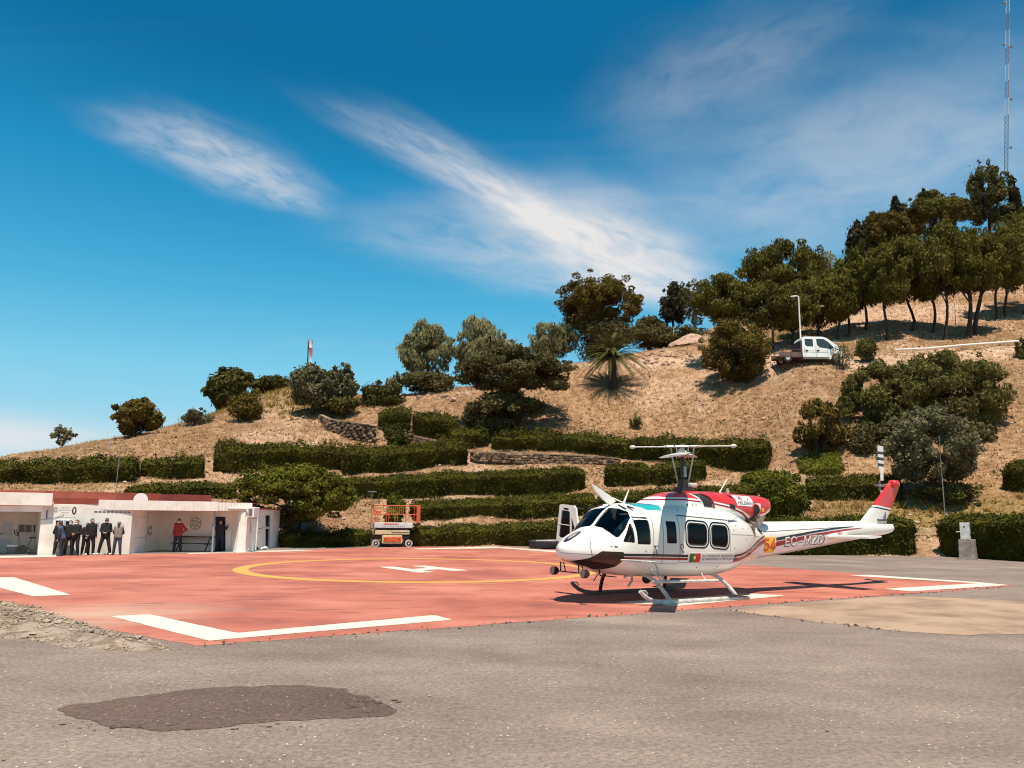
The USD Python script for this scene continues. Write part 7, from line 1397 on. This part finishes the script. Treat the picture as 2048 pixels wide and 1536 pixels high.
def person(label, px, h=1.66, face=-90., top=m_black, legs=m_black, shoes=m_shoe, stance=.07, arms='clasp', mask=m_mask, cap=None, lean=0.0, hair=m_hair, twist=0.0, vest=None, long_hair=False, loc=None, crouch=0.0):
    """standing figure; local +x is the way it faces; joints set out for the pose, clothes as shells round the body"""
    b = gp(*px) if loc is None else np.asarray(loc, float)
    t = thing('person', label, 'person', b, math.radians(face)); k = h / 1.75
    V = lambda x, y, z: np.array([x, y, z]) * k
    hipz, shz = .93 - crouch, 1.43 - crouch
    L = lambda z: lean * max(z - hipz, 0)   # forward lean of the trunk
    hips = [V(0, s * .095, hipz) for s in (-1, 1)]; kne = [V(.03 + crouch * .6, s * (.095 + stance * .55), .50 - crouch * .4) for s in (-1, 1)]; ank = [V(0 - .02, s * (.095 + stance), .09) for s in (-1, 1)]
    sh = [V(L(shz), s * .165, shz) for s in (-1, 1)]
    def arm(mode, s):
        S = sh[0 if s < 0 else 1]; l0 = L(shz) * k
        if mode == 'down': return S, S + V(-.02, s * .05, -.29), S + V(.06, s * .06, -.54)
        if mode == 'clasp': return S, S + V(-.02, s * .08, -.28), np.array([l0, 0, 0]) + V(.22, s * .05, shz - .36)
        if mode == 'hip': return S, S + V(-.08, s * .22, -.24), np.array([l0, 0, 0]) + V(.04, s * .17, shz - .42)
        if mode == 'back': return S, S + V(-.10, s * .08, -.28), np.array([l0, 0, 0]) + V(-.17, s * .03, shz - .46)
        if mode == 'frame': return S, S + V(.05, s * .16, -.16), S + V(.12, s * .24, .04)
    am = arms if isinstance(arms, tuple) else (arms, arms)
    A_2 = [arm(m_, s) for m_, s in zip(am, (-1, 1))]
    neck = V(L(1.5) , 0, 1.47 - crouch); hc = V(L(1.62) + .015, 0, 1.635 - crouch)
    head = ell(hc, np.array([.104, .084, .124]) * k) + ell(hc + V(.035, 0, -.055), np.array([.066, .056, .065]) * k) + m3.Manifold.batch_hull([m3.Manifold.sphere(.012 * k, 8).translate(list(hc + V(.105, 0, -.02))), m3.Manifold.sphere(.010 * k, 8).translate(list(hc + V(.085, 0, .03))), m3.Manifold.sphere(.016 * k, 8).translate(list(hc + V(.085, 0, -.025)))])
    for s in (-1, 1): head = head + ell(hc + V(-.005, s * .079, -.005), np.array([.022, .012, .032]) * k, 10)
    torso = m3.Manifold.batch_hull([m3.Manifold.sphere(.10 * k, 16).translate(list(q * [1, .8, 1])) for q in sh] + [m3.Manifold.sphere(.115 * k, 16).translate(list(V(L(1.15), s * .07, 1.15 - crouch))) for s in (-1, 1)]) + m3.Manifold.batch_hull([m3.Manifold.sphere(.115 * k, 16).translate(list(V(L(1.15), s * .07, 1.15 - crouch))) for s in (-1, 1)] + [m3.Manifold.sphere(.12 * k, 16).translate(list(V(0, s * .07, hipz))) for s in (-1, 1)])
    body = torso + head + chain([neck - V(0, 0, .06), hc - V(.01, 0, .07)], [.06 * k, .055 * k])
    for q in range(2): body = body + chain([hips[q], kne[q], ank[q]], np.array([.088, .058, .042]) * k) + chain(A_2[q], np.array([.055, .042, .03]) * k)
    # hands: palm, four bent fingers and a thumb
    for q, s in ((0, -1), (1, 1)):
        w_, e_ = A_2[q][2], A_2[q][1]; f = unit(w_ - e_); side = unit(np.cross(f, [0.3, 0, 1.0]) + 1e-6); nrm_ = np.cross(side, f)
        palm = w_ + f * .05 * k; body = body + m3.Manifold.batch_hull([m3.Manifold.sphere(.016 * k, 8).translate(list(palm + side * a * k + f * c * k)) for a in (-.026, .026) for c in (-.03, .04)])
        for i, (o, l_) in enumerate(((-.030, .062), (-.010, .074), (.010, .070), (.030, .055))): p0 = palm + side * o * k + f * .042 * k; p1 = p0 + (f * .6 + nrm_ * .25) * l_ * k * .6; p2 = p1 + (f * .35 + nrm_ * .6) * l_ * k * .5; body = body + chain([p0, p1, p2], np.array([.009, .0085, .0075]) * k, 6)
        th0 = palm + side * -.03 * s * k - f * .02 * k; body = body + chain([th0, th0 - side * .03 * s * k + f * .03 * k, th0 - side * .03 * s * k + f * .06 * k], np.array([.011, .010, .008]) * k, 6)
    prim_mesh('body', soft(body, .035, 5), m_skin, t, smooth=True)
    g = .016
    jk = m3.Manifold.batch_hull([m3.Manifold.sphere((.10 + g) * k, 16).translate(list(q * [1, .82, 1])) for q in sh] + [m3.Manifold.sphere((.12 + g) * k, 16).translate(list(V(L(1.15), s * .075, 1.15 - crouch))) for s in (-1, 1)]) + m3.Manifold.batch_hull([m3.Manifold.sphere((.12 + g) * k, 16).translate(list(V(L(1.15), s * .075, 1.15 - crouch))) for s in (-1, 1)] + [m3.Manifold.sphere((.125 + g) * k, 16).translate(list(V(0, s * .075, hipz + .02))) for s in (-1, 1)])
    jk = jk - m3.Manifold.cube([1, 1, .5], True).translate([0, 0, (hipz - .07 - .25) * k]) + chain([neck - V(.01, 0, .07), neck + V(0, 0, .015)], [.085 * k, .066 * k])
    slv = m3.Manifold()
    for q in range(2):
        S, E_, W_ = A_2[q]; slv = slv + chain([S, E_, W_ + (E_ - W_) * .1], np.array([.074, .056, .044]) * k)
    if vest is None: prim_mesh('jacket', soft(jk + slv, .035, 6), top, t, smooth=True)
    else: prim_mesh('sleeve', soft(slv, .035, 5), top, t, smooth=True); prim_mesh('vest', soft(jk, .035, 6), vest, t, smooth=True)
    tr = m3.Manifold.batch_hull([m3.Manifold.sphere(.128 * k, 16).translate(list(V(0, s * .075, hipz + .01))) for s in (-1, 1)] + [m3.Manifold.sphere(.10 * k, 16).translate(list(hips[q] - V(0, 0, .08))) for q in range(2)])
    for q in range(2): tr = tr + chain([hips[q], kne[q], ank[q] + V(0, 0, .02)], np.array([.108, .082, .068]) * k)
    prim_mesh('trousers', soft(tr, .035, 6), legs, t, smooth=True)
    for q, s in ((0, -1), (1, 1)):
        a = ank[q]; sho = m3.Manifold.batch_hull([m3.Manifold.sphere(.045 * k, 10).translate(list(a * [1, 1, 0] + V(-.05, 0, .045))), m3.Manifold.sphere(.042 * k, 10).translate(list(a * [1, 1, 0] + V(.13, s * .03, .04))), m3.Manifold.sphere(.045 * k, 10).translate(list(a * [1, 1, 0] + V(0, 0, .075)))]); sho = sho - m3.Manifold.cube([2, 2, .2], True).translate([0, 0, -.1]); prim_mesh('shoe', sho, shoes, t, smooth=40)
    hr = (ell(hc + V(-.012, 0, .018), np.array([.112, .096, .126]) * k) - m3.Manifold.cube([.3, .3, .3], True).translate(list(hc + V(.185, 0, -.075)))) - m3.Manifold.cube([.4, .4, .2], True).translate(list(hc + V(.1, 0, -.12)))
    if long_hair: hr = hr + ell(hc + V(-.06, 0, -.08), np.array([.07, .085, .15]) * k)
    prim_mesh('hair' if cap is None else 'cap', soft(hr, .03, 3), hair if cap is None else cap, t, smooth=True)
    if cap is not None: prim_mesh('cap_peak', m3.Manifold.cylinder(.014 * k, .085 * k, .085 * k, 18).scale([1.2, .85, 1]).translate(list(hc + V(.09, 0, .045))), cap, t)
    for s in (-1, 1): prim_mesh('eye', m3.Manifold.sphere(.011 * k, 8).translate(list(hc + V(.087, s * .032, .012))), m_hair, t)
    if mask is not None: prim_mesh('mask', soft(ell(hc + V(.045, 0, -.055), np.array([.074, .066, .042]) * k) - m3.Manifold.cube([.3, .3, .3], True).translate(list(hc + V(-.13, 0, -.05))), .03, 2), mask, t, smooth=True)
    else: prim_mesh('mouth', rbox((.012 * k, .045 * k, .010 * k), .004, 1, tuple(hc + V(.092, 0, -.065))), P('lips', (.25, .10, .08), .6), t)
    return t
GR = None
F_ = lambda u: -90.0 - math.degrees(math.atan2((u - 1024) / FPX, 1)) * .6
pz_ = lambda u, v, dd=0.0: np.r_[gp(u, v)[:2] + back * (min(dd, .12) - .42), 0]
person('person in black with a white mask, leftmost of the group below the window', (112, 1110), 1.54, F_(112) + 25, arms=('back', 'hip'), loc=pz_(113, 1110, .25))
person('person in a blue vest bending forward, seen from the side, in the left group', (121, 1111), 1.56, 180 + 25, top=m_navy, vest=m_vest, legs=m_navy, arms='down', lean=.28, mask=None, hair=m_mask if False else m_hair, loc=pz_(120, 1110.8), crouch=.06)
person('person in black with a white mask behind the blue vest', (134, 1110), 1.55, F_(134), arms='down', loc=pz_(134, 1110, .2))
person('person in black clasping hands, rightmost of the left group', (147, 1110), 1.58, F_(147) - 20, arms='clasp', loc=pz_(146, 1110.3))
person('dark-haired person in a black jacket over white, with an orange face scarf', (166, 1109.5), 1.45, F_(166) + 20, top=m_black, vest=m_black, arms='clasp', mask=m_orange, long_hair=True, loc=pz_(167, 1109.5))
person('tall person all in black with a black mask, hands at the sides', (176, 1109.5), 1.64, F_(176) + 30, arms='down', mask=m_maskd, shoes=m_shoew, loc=pz_(176, 1109.5))
person('person in black with cap, white mask and white shoes, legs apart', (205, 1109), 1.66, F_(205), arms='clasp', cap=m_black, shoes=m_shoew, stance=.16, loc=pz_(205, 1109))
person('person in a tan vest, dark sleeves and jeans with hands behind the back', (230, 1109), 1.52, F_(230), top=m_navy, vest=m_tan, legs=m_jean, arms='back', cap=P('cap_grey', (.16, .15, .14), .9), mask=m_maskd, loc=pz_(230, 1109))
person('person in a red shirt with one hand on the hip under the carport', (349, 1104.5), 1.66, F_(349), top=m_redc, legs=m_navy, arms=('down', 'hip'), cap=m_black, shoes=m_shoe, loc=pz_(350, 1104.5))
person('person in dark clothes leaning in the open doorway with both hands on the frame', (440, 1104), 1.56, F_(440), top=m_navy, legs=m_navy, arms='frame', mask=None, loc=np.r_[(C_ + unit(D_ - C_) * (dw.centroid.x)) + np.array([.06, -.22]), .02])
